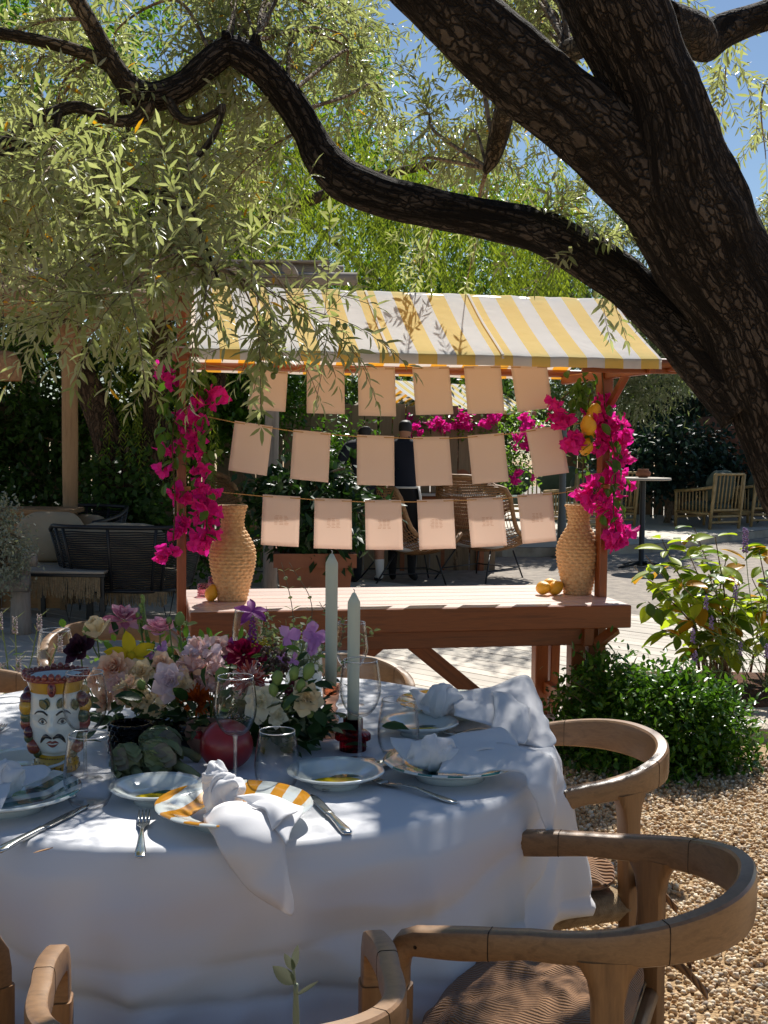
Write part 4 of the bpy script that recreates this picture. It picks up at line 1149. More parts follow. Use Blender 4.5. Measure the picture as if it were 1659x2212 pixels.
# sideboard in front of the pergola post
ps = P(168, 1098, 10.25); ps2 = P(-60, 1098, 10.25)
wd = ps.x - ps2.x
t = thing('sideboard', 'wooden sideboard with sunlit top under the pergola post', 'sideboard', ((ps.x + ps2.x) / 2, 10.25, ZD))
hz = ps.z - ZD
MB().box((0, 0, hz - .02), (wd, .46, .04), bev=.006).build('top', M['log'], t, False)
MB().box((0, .02, hz - .07), (wd - .1, .38, .06)).build('apron', M['log'], t, False)
for i in range(5):
    x = -wd / 2 + .08 + (wd - .16) * i / 4
    MB().box((x, -.17, (hz - .1) / 2), (.05, .04, hz - .12), bev=.004).build('stile', M['logz'], t, False)
for i in range(4):
    x = -wd / 2 + .08 + (wd - .16) * (i + .5) / 4
    MB().box((x, -.145, (hz - .1) / 2), ((wd - .16) / 4 - .056, .02, hz - .14)).build('panel', M['log'], t, False)
# rail fence and silver plant at the left edge
t = thing('rail_fence', 'short rustic rail fence with thick round post at the left edge', 'fence', gp(40, 8.9))
a = P(44, 1215, 8.9); wtube('post', [(a.x, 8.9, 0), (a.x, 8.9, .4), (a.x, 8.9, a.z + .05)], [.075, .07, .07], 'greylogz', t)
wtube('rail', [P(-200, 1205, 8.9), P(0, 1208, 8.9), P(78, 1210, 8.9)], [.05, .05, .048], 'greylog', t)
wtube('rail', [P(-200, 1258, 8.78), P(0, 1260, 8.78), P(62, 1262, 8.78)], [.062, .06, .06], 'greylog', t)
t = tree('silver_bush', 'silver leaved bush leaning over the rail fence at the left edge', 'bush', gp(-25, 8.75), [E(-5, 1180, 8.75, .22, .2, .34, 1500), E(30, 1205, 8.7, .10, .12, .18, 700), E(-10, 1110, 8.8, .12, .15, .15, 500)], 'silver', .034, .018, 40, .02, per=25, sig=.05, tmat='twig')

# gray lamp posts by the terrace
def lamp_post(px, Y, top, label):
    p = gp(px, Y); t = thing('lamp_post', label, 'post', p)
    z = P(px, top, Y).z
    MB().lathe([(.11, 0), (.11, .03), (.06, .05), (.055, .5), (.045, .55), (.04, z)], 14, cap1=True).build('pole', M['greymetal'], t, 40)
    MB().lathe([(0, .0), (.13, 0), (.13, .02), (0, .02)], 14).build('base', M['greymetal'], t, 40)
lamp_post(1217, 15.5, 905, 'grey metal post standing behind the right woven vase')

# bistro table
ps = G(1385, 1226)
t = thing('bar_table', 'tall round bar table with black pedestal beyond the right stall post', 'table', ps)
MB().lathe([(0, .02), (.05, .02), (.05, .06), (.035, .08), (.033, 1.02), (.06, 1.03), (0, 1.03)], 14).build('pedestal', M['blackmetal'], t, 40)
for k in range(4):
    a = k * math.pi / 2 + .5
    MB().tube([(.03 * math.cos(a), .03 * math.sin(a), .06), (.2 * math.cos(a), .2 * math.sin(a), .035), (.33 * math.cos(a), .33 * math.sin(a), .012)], [.022, .018, .014], 6).build('foot', M['blackmetal'], t)
MB().lathe([(0, 1.03), (.32, 1.03), (.325, 1.04), (.32, 1.056), (0, 1.056)], 32).build('tabletop', M['deck'], t, 40)
t = thing('pot', 'small terracotta pot on the tall bar table', 'pot', Vector(ps) + Vector((0, 0, 1.057)))
MB().lathe([(0, 0), (.05, 0), (.085, .03), (.09, .06), (.06, .085), (.065, .1), (.05, .1), (.045, .03), (0, .03)], 20).build('body', M['terracotta'], t)

# --- bamboo armchairs
def bamboo_chair(name, label, loc, rz, w=.95, arms=True, group='bamboo lounge seats on the far terrace'):
    """front towards +y"""
    t = thing(name, label, 'armchair' if w < 1.2 else 'sofa', loc, rz, group); d = .78; r = .022
    def pole(nm, pts, rad=r): MB().tube(pts, rad, 7).build(nm, M['bamboo'], t)
    for sx in (-1, 1):
        pole('leg', [(sx * w / 2, -d / 2, 0), (sx * w / 2, -d / 2 - .05, .4), (sx * w / 2, -d / 2 - .10, .86)], .026)
        pole('leg', [(sx * w / 2, d / 2, 0), (sx * w / 2, d / 2, .56)], .026)
        pole('armrest', [(sx * w / 2, d / 2 + .03, .57), (sx * w / 2, 0, .60), (sx * w / 2, -d / 2 - .05, .66)], .024)
        pole('side_rail', [(sx * w / 2, d / 2, .24), (sx * w / 2, -d / 2, .24)])
        b = MB()
        for k in range(9):
            y = -d / 2 + d * (k + 1) / 10
            b.tube([(sx * w / 2, y, .24), (sx * w / 2, y, .6 - .05 * (k / 9))], .012, 5)
        b.build('side_spindles', M['bamboo'], t)
    for z, yy in ((.86, -.10), (.30, -.03), (.20, -.02), (.11, -.01)): pole('back_rail', [(-w / 2, -d / 2 + yy, z), (w / 2, -d / 2 + yy, z)], .02)
    for z in (.24, .16): pole('front_rail', [(-w / 2, d / 2, z), (w / 2, d / 2, z)])
    ns = int(w / .075)
    sme = MB().tube([(0, 0, 0), (0, -.07, .56)], .013, 5).mesh('spindle', M['bamboo'])
    for k in range(ns):
        o = link(bpy.data.objects.new('spindle', sme)); o.parent = t; o.location = (-w / 2 + w * (k + .5) / ns, -d / 2 - .03, .30)
    b = MB(); cushion(b, (0, .02, .34), (w - .1, d - .06, .16), .2, 2); b.build('seat_cushion', M['sage'], t)
    nb = 1 if w < 1.2 else 2
    for k in range(nb):
        x = (k - (nb - 1) / 2) * (w / nb)
        b = MB(); cushion(b, (x, -d / 2 + .10, .66), (w / nb - .1, .2, .52), .35, 4 + k, Matrix.Rotation(.2, 3, 'X')); b.build('back_cushion', M['sage'], t)
    return t
ZT = .126
def on_ter(px, py): return G(px, py, ZT)
p = on_ter(1330, 1138)
bamboo_chair('bamboo_armchair', 'bamboo armchair with its slatted back just right of the garlanded stall post', (p.x - .12, p.y + .4, ZT), math.radians(24), .62)
p = on_ter(1500, 1143); bamboo_chair('bamboo_armchair', 'bamboo armchair with open side turned to us beyond the leafy shrub', (p.x + .30, p.y + .42, ZT), math.radians(28), .60)
p = on_ter(1620, 1138); bamboo_chair('bamboo_armchair', 'bamboo armchair half hidden by the leaning trunk', (p.x + .12, p.y + .45, ZT), math.radians(24), .60)
p = on_ter(1600, 1095); bamboo_chair('bamboo_sofa', 'bamboo sofa with dark sage cushions at the back of the terrace', (p.x, p.y + 1.6, ZT), math.radians(185), 1.9)
p = on_ter(1165, 1128); bamboo_chair('bamboo_sofa', 'bamboo sofa with sage cushions behind the wicker egg chairs', (p.x, p.y + .8, ZT), math.radians(172), 1.8)
p = on_ter(1240, 1150); bamboo_chair('bamboo_armchair', 'bamboo armchair showing behind the neck of the right woven vase', (p.x + .1, p.y + .5, ZT), math.radians(24), .62)

# --- wicker egg chairs
def wicker_chair(label, loc, rz, group='high backed wicker lounge chairs'):
    """sitter faces +y; tall winged back and a scooped seat on thin legs"""
    t = thing('wicker_chair', label, 'chair', loc, rz, group)
    def shell(u, v):
        """u -1..1 across, v 0 (front lip) .. 1 (top of the back)"""
        ctr = crom([(.52, .36), (.30, .30), (.02, .31), (-.20, .46), (-.30, .70), (-.36, .92), (-.42, 1.10)], 6)
        q = ctr[min(int(v * (len(ctr) - 1)), len(ctr) - 1)]
        hw = .30 + .16 * math.sin(math.pi * min(1, v * 1.25)) if v < .5 else .46 - .06 * max(0, v - .75) / .25
        wing = abs(u) ** 2.2
        top = 1 - .35 * max(0, (v - .82) / .18) ** 2
        x = u * hw * top; y = q[0] + wing * (.22 if v > .3 else .05 + .4 * v); z = q[1] + wing * (.10 * (1 - v) + .06) - (abs(u) ** 3) * .12 * max(0, (v - .75) / .25)
        return Vector((x, y, z))
    b = MB(); N = 30
    b.tube([shell(-1, v) for v in np.linspace(0, 1, N)] + [shell(u, 1) for u in np.linspace(-.9, .9, 12)] + [shell(1, v) for v in np.linspace(1, 0, N)] + [shell(u, 0) for u in np.linspace(.9, -1, 12)], .024, 8, cap=False)
    b.build('rim', M['rattan'], t)
    b = MB()
    for k in range(95):
        v = (k + .5) / 95
        if .50 < v < .60: continue
        b.tube([shell(u, v) for u in np.linspace(-1, 1, 13)], .0055, 4, cap=False)
    for k in range(40):
        u = -1 + 2 * (k + .5) / 40
        b.tube([shell(u, .3 + .7 * q / 12) for q in range(13)], .0045, 4, cap=False)
    stuff(b.build('weave', M['rattan'], t))
    b = MB()
    for sx in (-1, 1):
        b.tube([(sx * .22, .34, .30), (sx * .30, .42, 0)], .009, 6); b.tube([(sx * .22, -.1, .32), (sx * .32, -.34, 0)], .009, 6)
        b.tube([(sx * .27, .39, .12), (sx * .28, -.24, .12)], .007, 6)
    b.tube([(-.27, .39, .12), (.27, .39, .12)], .007, 6)
    b.build('legs', M['blackmetal'], t)
    b = MB(); cushion(b, (0, .16, .37), (.56, .5, .09), .3, 7); b.build('seat_cushion', M['white'], t); return t
p = G(1035, 1262); wicker_chair('wicker egg chair with its broad woven back towards the stall, nearest the gravel', (p.x + .02, p.y + .45, 0), math.radians(-38))
p = G(905, 1272); wicker_chair('wicker egg chair behind the third papers with white seat pad in view', (p.x - .2, p.y + .5, 0), math.radians(-75))
p = G(520, 1275); wicker_chair('wicker egg chair in shade behind the left woven vase', (p.x + .0, p.y + .5, ZD), math.radians(-80))

# --- terracotta pot with dark plant
ps = P(678, 1190, 9.0)
t = thing('plant_pot', 'large square terracotta planter holding a dark leafy shrub behind the counter', 'planter', (ps.x, 9.05, ZD), .08)
z = ps.z - ZD
b = MB(); b.lathe([(0, 0), (.30, 0), (.38, z - .1), (.42, z - .1), (.42, z), (.36, z), (.34, z - .08), (0, z - .08)], 4)
b.move(Matrix.Rotation(math.pi / 4, 4, 'Z')); b.build('pot', M['terracotta'], t, False)
tree('potted_shrub', 'dark leafy shrub growing from the terracotta planter', 'shrub', (ps.x, 9.05, ps.z - .1), [E(670, 1075, 9.05, .36, .3, .28, 900), E(690, 1150, 8.95, .32, .26, .22, 600), E(590, 1085, 9.1, .2, .2, .2, 320), E(765, 1090, 9.1, .22, .2, .25, 380)], 'flowerleaf', .11, .055, 51, .02, per=20, sig=.07, tmat='twig', droop=.7)

# --- people
def person(label, loc, rz, joints, parts, group='waiters in dark clothes beyond the stall'):
    """one continuous skinned body, clothes as colours of its own surface; joints: name -> (pos, radius, parent)"""
    t = thing('person', label, 'person', loc, rz, group)
    names = list(joints); me = bpy.data.meshes.new('body')
    me.from_pydata([joints[n][0] for n in names], [(names.index(n), names.index(joints[n][2])) for n in names if joints[n][2]], [])
    o = bpy.data.objects.new('body', me); link(o); o.parent = t
    md = o.modifiers.new('skin', 'SKIN'); 
    for i, n in enumerate(names):
        r = joints[n][1]; r = r if hasattr(r, '__len__') else (r, r)
        me.skin_vertices[0].data[i].radius = r
        me.skin_vertices[0].data[i].use_root = (i == 0)
    o.modifiers.new('subsurf', 'SUBSURF').levels = 2; o.modifiers['subsurf'].render_levels = 2
    dg = bpy.context.evaluated_depsgraph_get(); ev = o.evaluated_get(dg); m2 = bpy.data.meshes.new_from_object(ev)
    o.modifiers.clear(); o.data = m2
    for q in ('navy', 'blackcloth', 'skin', 'hair', 'sock'): m2.materials.append(M[q])
    mi = []
    for pl in m2.polygons: mi.append(parts(Vector(pl.center)))
    m2.polygons.foreach_set('material_index', mi); m2.polygons.foreach_set('use_smooth', [True] * len(mi)); m2.update()
    return t, o
def skinrig(hd=(0, .06, 1.60), lean=.05, arm_r=None, arm_l=None, legs=.10):
    J = {'pelvis': ((0, 0, .93), (.155, .115), None), 'waist': ((0, .01, 1.06), (.145, .105), 'pelvis'), 'chest': ((0, lean * .6, 1.24), (.175, .115), 'waist'), 'shoulders': ((0, lean, 1.40), (.15, .085), 'chest'),
         'neck': ((0, lean + .01, 1.48), .056, 'shoulders'), 'head1': ((hd[0] * .6, hd[1] * .7, 1.55), (.07, .085), 'neck'), 'head2': ((hd[0], hd[1], hd[2] + .02), (.078, .098), 'head1'), 'crown': ((hd[0], hd[1] - .01, hd[2] + .08), (.055, .075), 'head2')}
    for s, n, arm in ((1, 'r', arm_r), (-1, 'l', arm_l)):
        a = arm or [(.20, lean, 1.40), (.245, lean + .0, 1.13), (.23, .14, .90), (.21, .20, .83)]
        J['sh' + n] = ((s * a[0][0], a[0][1], a[0][2]), .066, 'shoulders'); J['el' + n] = ((s * a[1][0], a[1][1], a[1][2]), .045, 'sh' + n)
        J['wr' + n] = ((s * a[2][0], a[2][1], a[2][2]), .030, 'el' + n); J['ha' + n] = ((s * a[3][0], a[3][1], a[3][2]), (.036, .022), 'wr' + n)
        J['hip' + n] = ((s * .09, 0, .86), .092, 'pelvis'); J['kn' + n] = ((s * legs, .03, .48), .062, 'hip' + n)
        J['cf' + n] = ((s * legs, .0, .30), .055, 'kn' + n); J['an' + n] = ((s * legs, -.02, .09), .040, 'cf' + n); J['ft' + n] = ((s * (legs + .02), .13, .04), (.042, .034), 'an' + n)
    return J
def pick1(c):
    if c.z > 1.50: return 3 if (c.y < .12 or c.z > 1.68) and c.z > 1.555 else 2
    if c.z < .08: return 1
    if c.z > .97 and abs(c.x) < .5: return 0 if not (abs(c.x) > .18 and c.z < .93) else 2
    if abs(c.x) > .19 and .76 < c.z <= .97: return 2
    return 1
p = G(858, 1258)
arm = [(.20, .05, 1.40), (.27, .10, 1.15), (.20, .33, 1.05), (.15, .42, 1.05)]
t, bd = person('waiter in dark navy shirt seen from behind with long white apron', (p.x + .05, p.y, 0), math.radians(-12), skinrig((0, .10, 1.60), .06, arm, arm), pick1)
b = MB()
def apf(u, v):
    a = -.35 + u * 1.5; r = .165 + .03 * v; z = .99 - .62 * v - .06 * u * v
    return Vector((math.cos(a) * r * 1.05 + .02 * math.sin(v * 5), math.sin(a) * r * .85 - .02, z))
b.grid(apf, 12, 12); o = b.build('apron', M['apron'], t); mod(o, 'SOLIDIFY', thickness=.004)
b = MB(); b.tube([(.17 * math.cos(a), .125 * math.sin(a), .985) for a in np.linspace(0, 2 * math.pi, 25)], .012, 6); b.build('apron_string', M['apron'], t)
def pick2(c):
    if c.z > 1.50: return 3 if (c.y < .14 or c.z > 1.66) else 2
    if c.z > .95: return 0
    if c.z > .42: return 1
    if c.z > .26: return 1 if c.x < 0 else 2
    if c.z > .07: return 1 if c.x < 0 else 4
    return 1
p = G(806, 1262)
arm = [(.20, .08, 1.40), (.30, .12, 1.14), (.22, .35, 1.02), (.18, .44, 1.0)]
person('waiter in black with white socks bending beside the taller waiter', (p.x - .05, p.y - .1, 0), math.radians(22), skinrig((0, .16, 1.52), .12, arm, arm, .12), pick2)
# side trolley where they work
p = G(905, 1245)
t = thing('serving_table', 'dark red serving table with bottle in front of the two waiters', 'table', (p.x + .25, p.y + .75, 0), .1)
MB().box((0, 0, .86), (1.0, .5, .03), bev=.005).build('tabletop', M['white'], t, False)
MB().box((0, 0, .66), (.94, .44, .36), bev=.01).build('cabinet', M['stallwood'], t, False)
for sx in (-.45, .45):
    for sy in (-.2, .2): MB().box((sx, sy, .24), (.05, .05, .48)).build('leg', M['stallwood'], t, False)
t = thing('bottle', 'white bottle with yellow cap on the serving table', 'bottle', (p.x + .02, p.y + .62, .876))
MB().lathe([(0, 0), (.035, 0), (.037, .01), (.037, .12), (.016, .16), (0, .16)], 16).build('body', M['white'], t)
MB().lathe([(0, .155), (.026, .155), (.024, .20), (0, .205)], 12).build('cap', M['lemonglaze'], t)
t = thing('clay_jar', 'rounded terracotta jar between the second and third papers from the right', 'jar', (P(995, 1020, 14.0).x, 14.0, .86))
MB().lathe([(0, 0), (.09, 0), (.16, .1), (.17, .22), (.12, .33), (.10, .37), (.12, .39), (.1, .39), (0, .36)], 22).build('body', M['terracotta'], t)
t2 = thing('side_table', 'small wooden stand holding the terracotta jar', 'table', (P(995, 1020, 14.0).x, 14.0, 0))
MB().box((0, 0, .84), (.5, .4, .035), bev=.005).build('tabletop', M['stallwood'], t2, False)
for sx in (-.2, .2):
    for sy in (-.15, .15): MB().box((sx, sy, .41), (.04, .04, .82)).build('leg', M['stallwood'], t2, False)
# bougainvillea on the far stall
rr = random.Random(9); t = thing('bougainvillea_bush', 'magenta bougainvillea climbing the far stall behind the papers', 'climber', gp(1060, 13.7))
I = ROOTM[t].inverted()
for i in range(70):
    px, py = rr.choice([(1010, 905), (1060, 900), (950, 920), (1130, 915), (1115, 1020), (990, 915), (1140, 945), (895, 915)])
    o = link(bpy.data.objects.new('flower', rr.choice(BR))); o.parent = t
    o.location = I @ P(px + rr.gauss(0, 14), py + rr.gauss(0, 14), 13.7 + rr.uniform(-.25, .25)); o.rotation_euler = (rr.uniform(-1, 1), rr.uniform(-1, 1), rr.uniform(0, 6)); o.scale = (rr.uniform(.9, 1.4),) * 3
crown('foliage', [E(1060, 920, 13.9, .6, .2, .22, 700), E(1120, 1000, 13.9, .2, .2, .4, 500), E(930, 930, 13.9, .25, .2, .2, 300)], M['midleaf'], .06, .035, t, 55, 20, .06)
b = MB(); b.tube([gp(985, 13.9), P(975, 1010, 13.9), P(1000, 950, 13.9), P(1060, 905, 13.9)], [.06, .05, .035, .02], 8); b.build('stem', M['bark2'], t, world=True)
# ------------------------------------------------------------------ dining table and cloth
TC = Vector((-.40, 2.91, 0)); TR = .81; TZ = .755
t = thing('round_table', 'round dining table hidden under the white cloth', 'table', TC)
MB().lathe([(0, .70), (TR - .03, .70), (TR - .012, .71), (TR - .012, .742), (0, .742)], 64).build('tabletop', M['log'], t, False)
for k in range(4):
    a = math.pi / 4 + k * math.pi / 2
    MB().tube([(.42 * math.cos(a), .42 * math.sin(a), .70), (.46 * math.cos(a), .46 * math.sin(a), 0)], [.032, .026], 10).build('leg', M['teakz'], t)
NA = 260
def clothp(a, t):
    """t 0 centre .. 1 table edge .. 2 hem"""
    if t <= 1:
        r = TR * t; x, y = r * math.cos(a), r * math.sin(a)
        z = .0035 * mnoise.noise(Vector((x * 4, y * 4, 3))) + .0018 * mnoise.noise(Vector((x * 11, y * 11, 5)))
        for q in (0.13, -.34, .55):            # pressed fold lines
            z += .0022 * math.exp(-((x * .96 + y * .28 - q) / .006) ** 2) + .0020 * math.exp(-((y * .96 - x * .28 - q + .1) / .006) ** 2)
        return Vector((x, y, z - .010 * max(0, (t - .985) / .015) ** 2))
    s = t - 1; drop = .335 * s
    n = Vector((math.cos(a), math.sin(a), 0))
    rd = lambda q: 1 - 2 * abs(math.sin(q)) ** .75
    f = .45 * rd(a * 3.5 + .4 + .7 * math.sin(a * 2 + 1)) + .35 * rd(a * 6.5 + 2 + .9 * math.sin(a * 3)) + .25 * math.sin(a * 7 + 1.3 + .8 * math.sin(a * 2)) + .45 * math.sin(a * 11 + .5 + 1.2 * math.sin(a * 3 + 1)) + .35 * mnoise.noise(Vector((n.x * 3.2, n.y * 3.2, s * .8)))
    am = .072 * s ** .75
    wr = .016 * s * (.5 - abs(mnoise.noise(Vector((n.x * 6, n.y * 6, s * 2.2)))) * 1.6) * 1.5 - .03 * s * abs(mnoise.noise(Vector((n.x * 5 + s * 1.5, n.y * 5 - s, s * 3.5 + 9)))) + .03 * s * (1.2 - s) * mnoise.noise(Vector((n.x * 4 + 5, n.y * 4, s * 4)))
    cr = 0.0
    for a0, A, w0, lean, s0 in ((-1.66, .034, .10, .10, .12), (-1.24, .040, .11, -.06, .0), (-.98, .036, .07, .04, .0), (-.62, .034, .08, -.05, .05), (-2.15, .036, .10, .0, .0), (-.25, .03, .07, .0, .0), (.3, .03, .1, 0, 0), (2.6, .03, .1, 0, 0)):
        d = (a - 2 * math.pi if a > math.pi else a) - a0 - lean * s
        if s > s0: cr += 1.7 * A * ((s - s0) / (1 - s0)) ** .75 * math.exp(-abs(d) / (w0 * (1.25 if d > 0 else .55)))
    for s1, sl, A in ((.34, .22, .006), (.62, -.18, .007), (.80, .10, .005)):
        q = s - s1 - sl * math.sin(a * 2.3 + s1 * 9); cr -= 1.6 * A * math.exp(-abs(q) / .05)
    r = TR + .012 * min(1, s * 9) + .045 * s + am * f * .8 + wr + cr
    return Vector((r * math.cos(a), r * math.sin(a), -.010 - drop - .012 * s * f))
b = MB(); ts = list(np.linspace(.0001, .98, 46)) + [.99, 1.0] + list(1 + np.linspace(.02, 1, 44))
b.grid(lambda u, v: clothp(2 * math.pi * u, ts[int(round(v * (len(ts) - 1)))]), NA, len(ts) - 1, closed_u=True)
b.move(Matrix.Translation(TC + Vector((0, 0, TZ))))
o = b.build('tablecloth', M['cloth']); tag(o, 'white tablecloth draped over the round table in the foreground', 'tablecloth')
mod(o, 'SOLIDIFY', thickness=.0012, offset=-1)

# ------------------------------------------------------------------ dining chairs
def rsweep(st, n=12, e=.38):
    """st: (centre, side, up, half width, half height) -> rounded rectangular rail"""
    b = MB(); vs = []
    for c, sd, up, hw, hh in st:
        for k in range(n):
            a = 2 * math.pi * (k + .5) / n
            cs, sn = math.cos(a), math.sin(a)
            vs.append(c + sd * (math.copysign(abs(cs) ** e, cs) * hw) + up * (math.copysign(abs(sn) ** e, sn) * hh))
    N = len(st); fs = []
    for i in range(N - 1):
        for k in range(n):
            k2 = (k + 1) % n; fs.append((i * n + k, i * n + k2, (i + 1) * n + k2, (i + 1) * n + k))
    fs.append(tuple(range(n))[::-1]); fs.append(tuple((N - 1) * n + k for k in range(n)))
    b.add(vs, fs); return b
def make_chair():
    t = thing('dining_chair', 'x', 'chair', (0, 0, 0), 0, 'teak dining chairs round the table')
    AX, FY, BY = .25, .245, .05
    def ring(u):
        """u -1..1 from the right arm tip round the back to the left arm tip -> centre, outward, half w, half h"""
        s = abs(u); sg = 1 if u > 0 else -1
        if s > .45:
            q = (s - .45) / .55; y = BY + (FY - BY) * q; x = AX + .006 * math.sin(math.pi * q) ** 1; n = Vector((-sg, 0, 0))
            return Vector((-sg * x, y, .676 - .024 * q)), n, .0165 + .001 * q, .0225 + .003 * math.sin(q * math.pi) ** 2
        a = s / .45 * math.pi / 2
        x = AX * math.sin(a) ** .9; y = BY - .30 * math.cos(a) ** .8 if math.cos(a) > 0 else BY
        n = Vector((-sg * math.sin(a), -math.cos(a), 0)).normalized()
        k = math.cos(a) ** 1.2 if math.cos(a) > 0 else 0
        return Vector((-sg * x, y, .676 + .030 * k)), n, .0165, .0225 + .020 * k
    st = []
    us = np.linspace(1, -1, 97)
    tips = []
    for sg in (1,):
        pass
    def tip(sg):
        """rounded corner down into the front leg"""
        out = []
        for q in (0, .35, .7, 1.0):
            a = q * math.pi / 2
            c, n, hw, hh = ring(sg * .97)
            R = .055
            cc = Vector((c.x, FY - .012 + R * math.sin(a) * .55, c.z - R * (1 - math.cos(a)) * .9))
            up = Vector((0, math.sin(a), math.cos(a)))
            out.append((cc, n, up, hw, hh * (1 - .12 * q)))
        out.append((Vector((out[-1][0].x, out[-1][0].y, .576)), out[-1][1], Vector((0, 1, 0)), out[-1][3], out[-1][4]))
        return out
    L_ = tip(1)[::-1]
    mid = [(ring(u)[0], ring(u)[1], Vector((0, 0, 1)), ring(u)[2], ring(u)[3]) for u in np.linspace(.95, -.95, 93)]
    R_ = tip(-1)
    rsweep(L_ + mid + R_).build('rail', M['teak'], t, 35)
    tx = abs(L_[0][0].x); ty = L_[0][0].y
    for sx in (-1, 1):
        # front legs
        st = [(Vector((sx * (tx + .004), ty + .008, 0)), Vector((1, 0, 0)), Vector((0, 1, 0)), .016, .016), (Vector((sx * tx, ty, .40)), Vector((1, 0, 0)), Vector((0, 1, 0)), .020, .023), (Vector((sx * tx, ty, .5755)), Vector((1, 0, 0)), Vector((0, 1, 0)), .0205, .024)]
        rsweep(st).build('leg', M['teakz'], t, 35)
        # rear legs under the bend of the rail, swelling into it
        c, n, hw, hh = ring(-sx * .36)
        tn = Vector((-n.y, n.x, 0))
        ba = Vector((c.x * 1.08, c.y * 1.10, 0))
        st = [(ba, tn, n, .017, .016), (c.lerp(ba, .45) * 1.0, tn, n, .023, .019), (Vector((c.x, c.y, .598)), tn, n, .025, .019), (Vector((c.x, c.y, .634)), tn, n, .032, .0185), (Vector((c.x, c.y, .666)), tn, n, .050, .0175)]
        st[1] = (Vector((c.x * 1.03, c.y * 1.04, .36)), tn, n, .023, .019)
        rsweep(st, 12, .5).build('leg', M['teakz'], t, 40)
    for u in (.27, -.27, .62, -.62):
        c2, n2, hw2, hh2 = ring(u); tn2 = Vector((-n2.y, n2.x, 0)) * .0007
        rsweep([(c2 - tn2, n2, Vector((0, 0, 1)), hw2 + .0005, hh2 + .0005), (c2 + tn2, n2, Vector((0, 0, 1)), hw2 + .0005, hh2 + .0005)]).build('joint', M['log'] if False else M['bark3'], t, False)
    for sx in (-1, 1):
        c2, n2, hw2, hh2 = ring(sx * .95); b = MB(); b.tube([c2 + n2 * (hw2 - .001) - Vector((0, 0, .004)), c2 + n2 * (hw2 + .0008) - Vector((0, 0, .004))], .0030, 10); b.build('peg', M['bark3'], t, False)
    rx, ry = abs(c.x) * 1.02, c.y * 1.03
    for nm, a, b2 in (('seat_rail', (-tx, ty, .40), (tx, ty, .40)), ('seat_rail', (-rx, ry, .40), (rx, ry, .40)), ('seat_rail', (-tx, ty, .40), (-rx, ry, .40)), ('seat_rail', (tx, ty, .40), (rx, ry, .40))):
        MB().tube([a, b2], .017, 10).build(nm, M['teak'], t)
    for sx in (-1, 1): MB().tube([(sx * tx, ty, .2), (sx * (rx + .004), ry, .2)], .011, 8).build('stretcher', M['teak'], t)
    # paper cord seat: strands wrapped over the rails
    b = MB()
    def sx_at(y): return rx + (tx - rx) * (y - ry) / (ty - ry)
    for i in range(64):
        y = ry + .01 + (ty - ry - .02) * i / 63; x = sx_at(y)
        b.tube([(-x, y, .372), (-x - .021, y, .40), (-x + .005, y, .424), (0, y, .412), (x - .005, y, .424), (x + .021, y, .40), (x, y, .372)], .0043, 5, cap=False)
    stuff(b.build('woven_seat', M['cord'], t))
    # corduroy cushion with gathered seams and ties
    b = MB()
    def f(u, v):
        a = 2 * math.pi * u; q = math.pi * (v - .5)
        sg = lambda k, p: math.copysign(abs(k) ** p, k)
        dx, dy, dz = sg(math.cos(q), .4) * sg(math.cos(a), .42), sg(math.cos(q), .4) * sg(math.sin(a), .42), sg(math.sin(q), .85)
        e = max(abs(dx), abs(dy))
        k = 1 + .02 * mnoise.noise(Vector((dx * 3, dy * 3, 1)))
        g = .5 + .5 * math.sin((dx * 9 if abs(dy) > abs(dx) else dy * 9) * 3.0)
        zz = dz * .046 * (1 - .40 * e ** 5) + (.018 * mnoise.noise(Vector((dx * 2.6, dy * 2.6, 4))) + .010 * mnoise.noise(Vector((dx * 6, dy * 6, 9))) - .010 * g * e ** 6) * (1 if dz > 0 else .2)
        ym = (ty + ry) / 2 - .006; yy = ym + dy * (ty - ry) / 2 * .98 * k
        return Vector((dx * (sx_at(yy) + .005) * k, yy, .464 + zz))
    b.grid(f, 72, 40, closed_u=True); b.build('cushion', M['corduroy'], t)
    for sx in (-1, 1):
        b = MB(); c0 = Vector((sx * (rx + .012), ry - .012, .468))
        def ribbon(pts, w=.011):
            c = crom(pts, 6); b.grid(lambda u, v: Vector(c[min(int(v * (len(c) - 1) + .5), len(c) - 1)]) + Vector((0, .0, 1)) * (u - .5) * w * 1.6 + Vector((sx * (u - .5) * w * .4, 0, 0)), 2, len(c) - 1)
        o_ = Vector((sx, -.6, 0)).normalized(); s_ = Vector((sx * .6, 1, 0)).normalized()
        ribbon([c0, c0 + o_ * .03 + s_ * .03 + Vector((0, 0, .012)), c0 + o_ * .035 + s_ * .05 + Vector((0, 0, -.02)), c0 + o_ * .012 + s_ * .01])
        ribbon([c0, c0 + o_ * .04 - s_ * .02 + Vector((0, 0, .01)), c0 + o_ * .04 - s_ * .045 + Vector((0, 0, -.03)), c0 + o_ * .01 - s_ * .012])
        ribbon([c0, c0 + o_ * .03 - s_ * .03 + Vector((0, 0, -.02)), c0 + o_ * .07 - s_ * .06 + Vector((0, 0, -.075))])
        ribbon([c0, c0 + o_ * .022 + s_ * .03 + Vector((0, 0, -.03)), c0 + o_ * .03 + s_ * .055 + Vector((0, 0, -.10))])
        o = b.build('tie', M['corduroy'], t); mod(o, 'SOLIDIFY', thickness=.003)
    return t
chair0 = make_chair(); used = False
def chair(x, y, face, label, z=0.0, sc=None):
    global used
    rz = math.radians(face) - math.pi / 2
    c = chair0 if not used else copy_tree(chair0); used = True
    return place(c, (x, y, z), rz, label, sc)
chair(-.225, 1.69, 98, 'teak armchair in the foreground with its back to us below the hanging napkin tail')
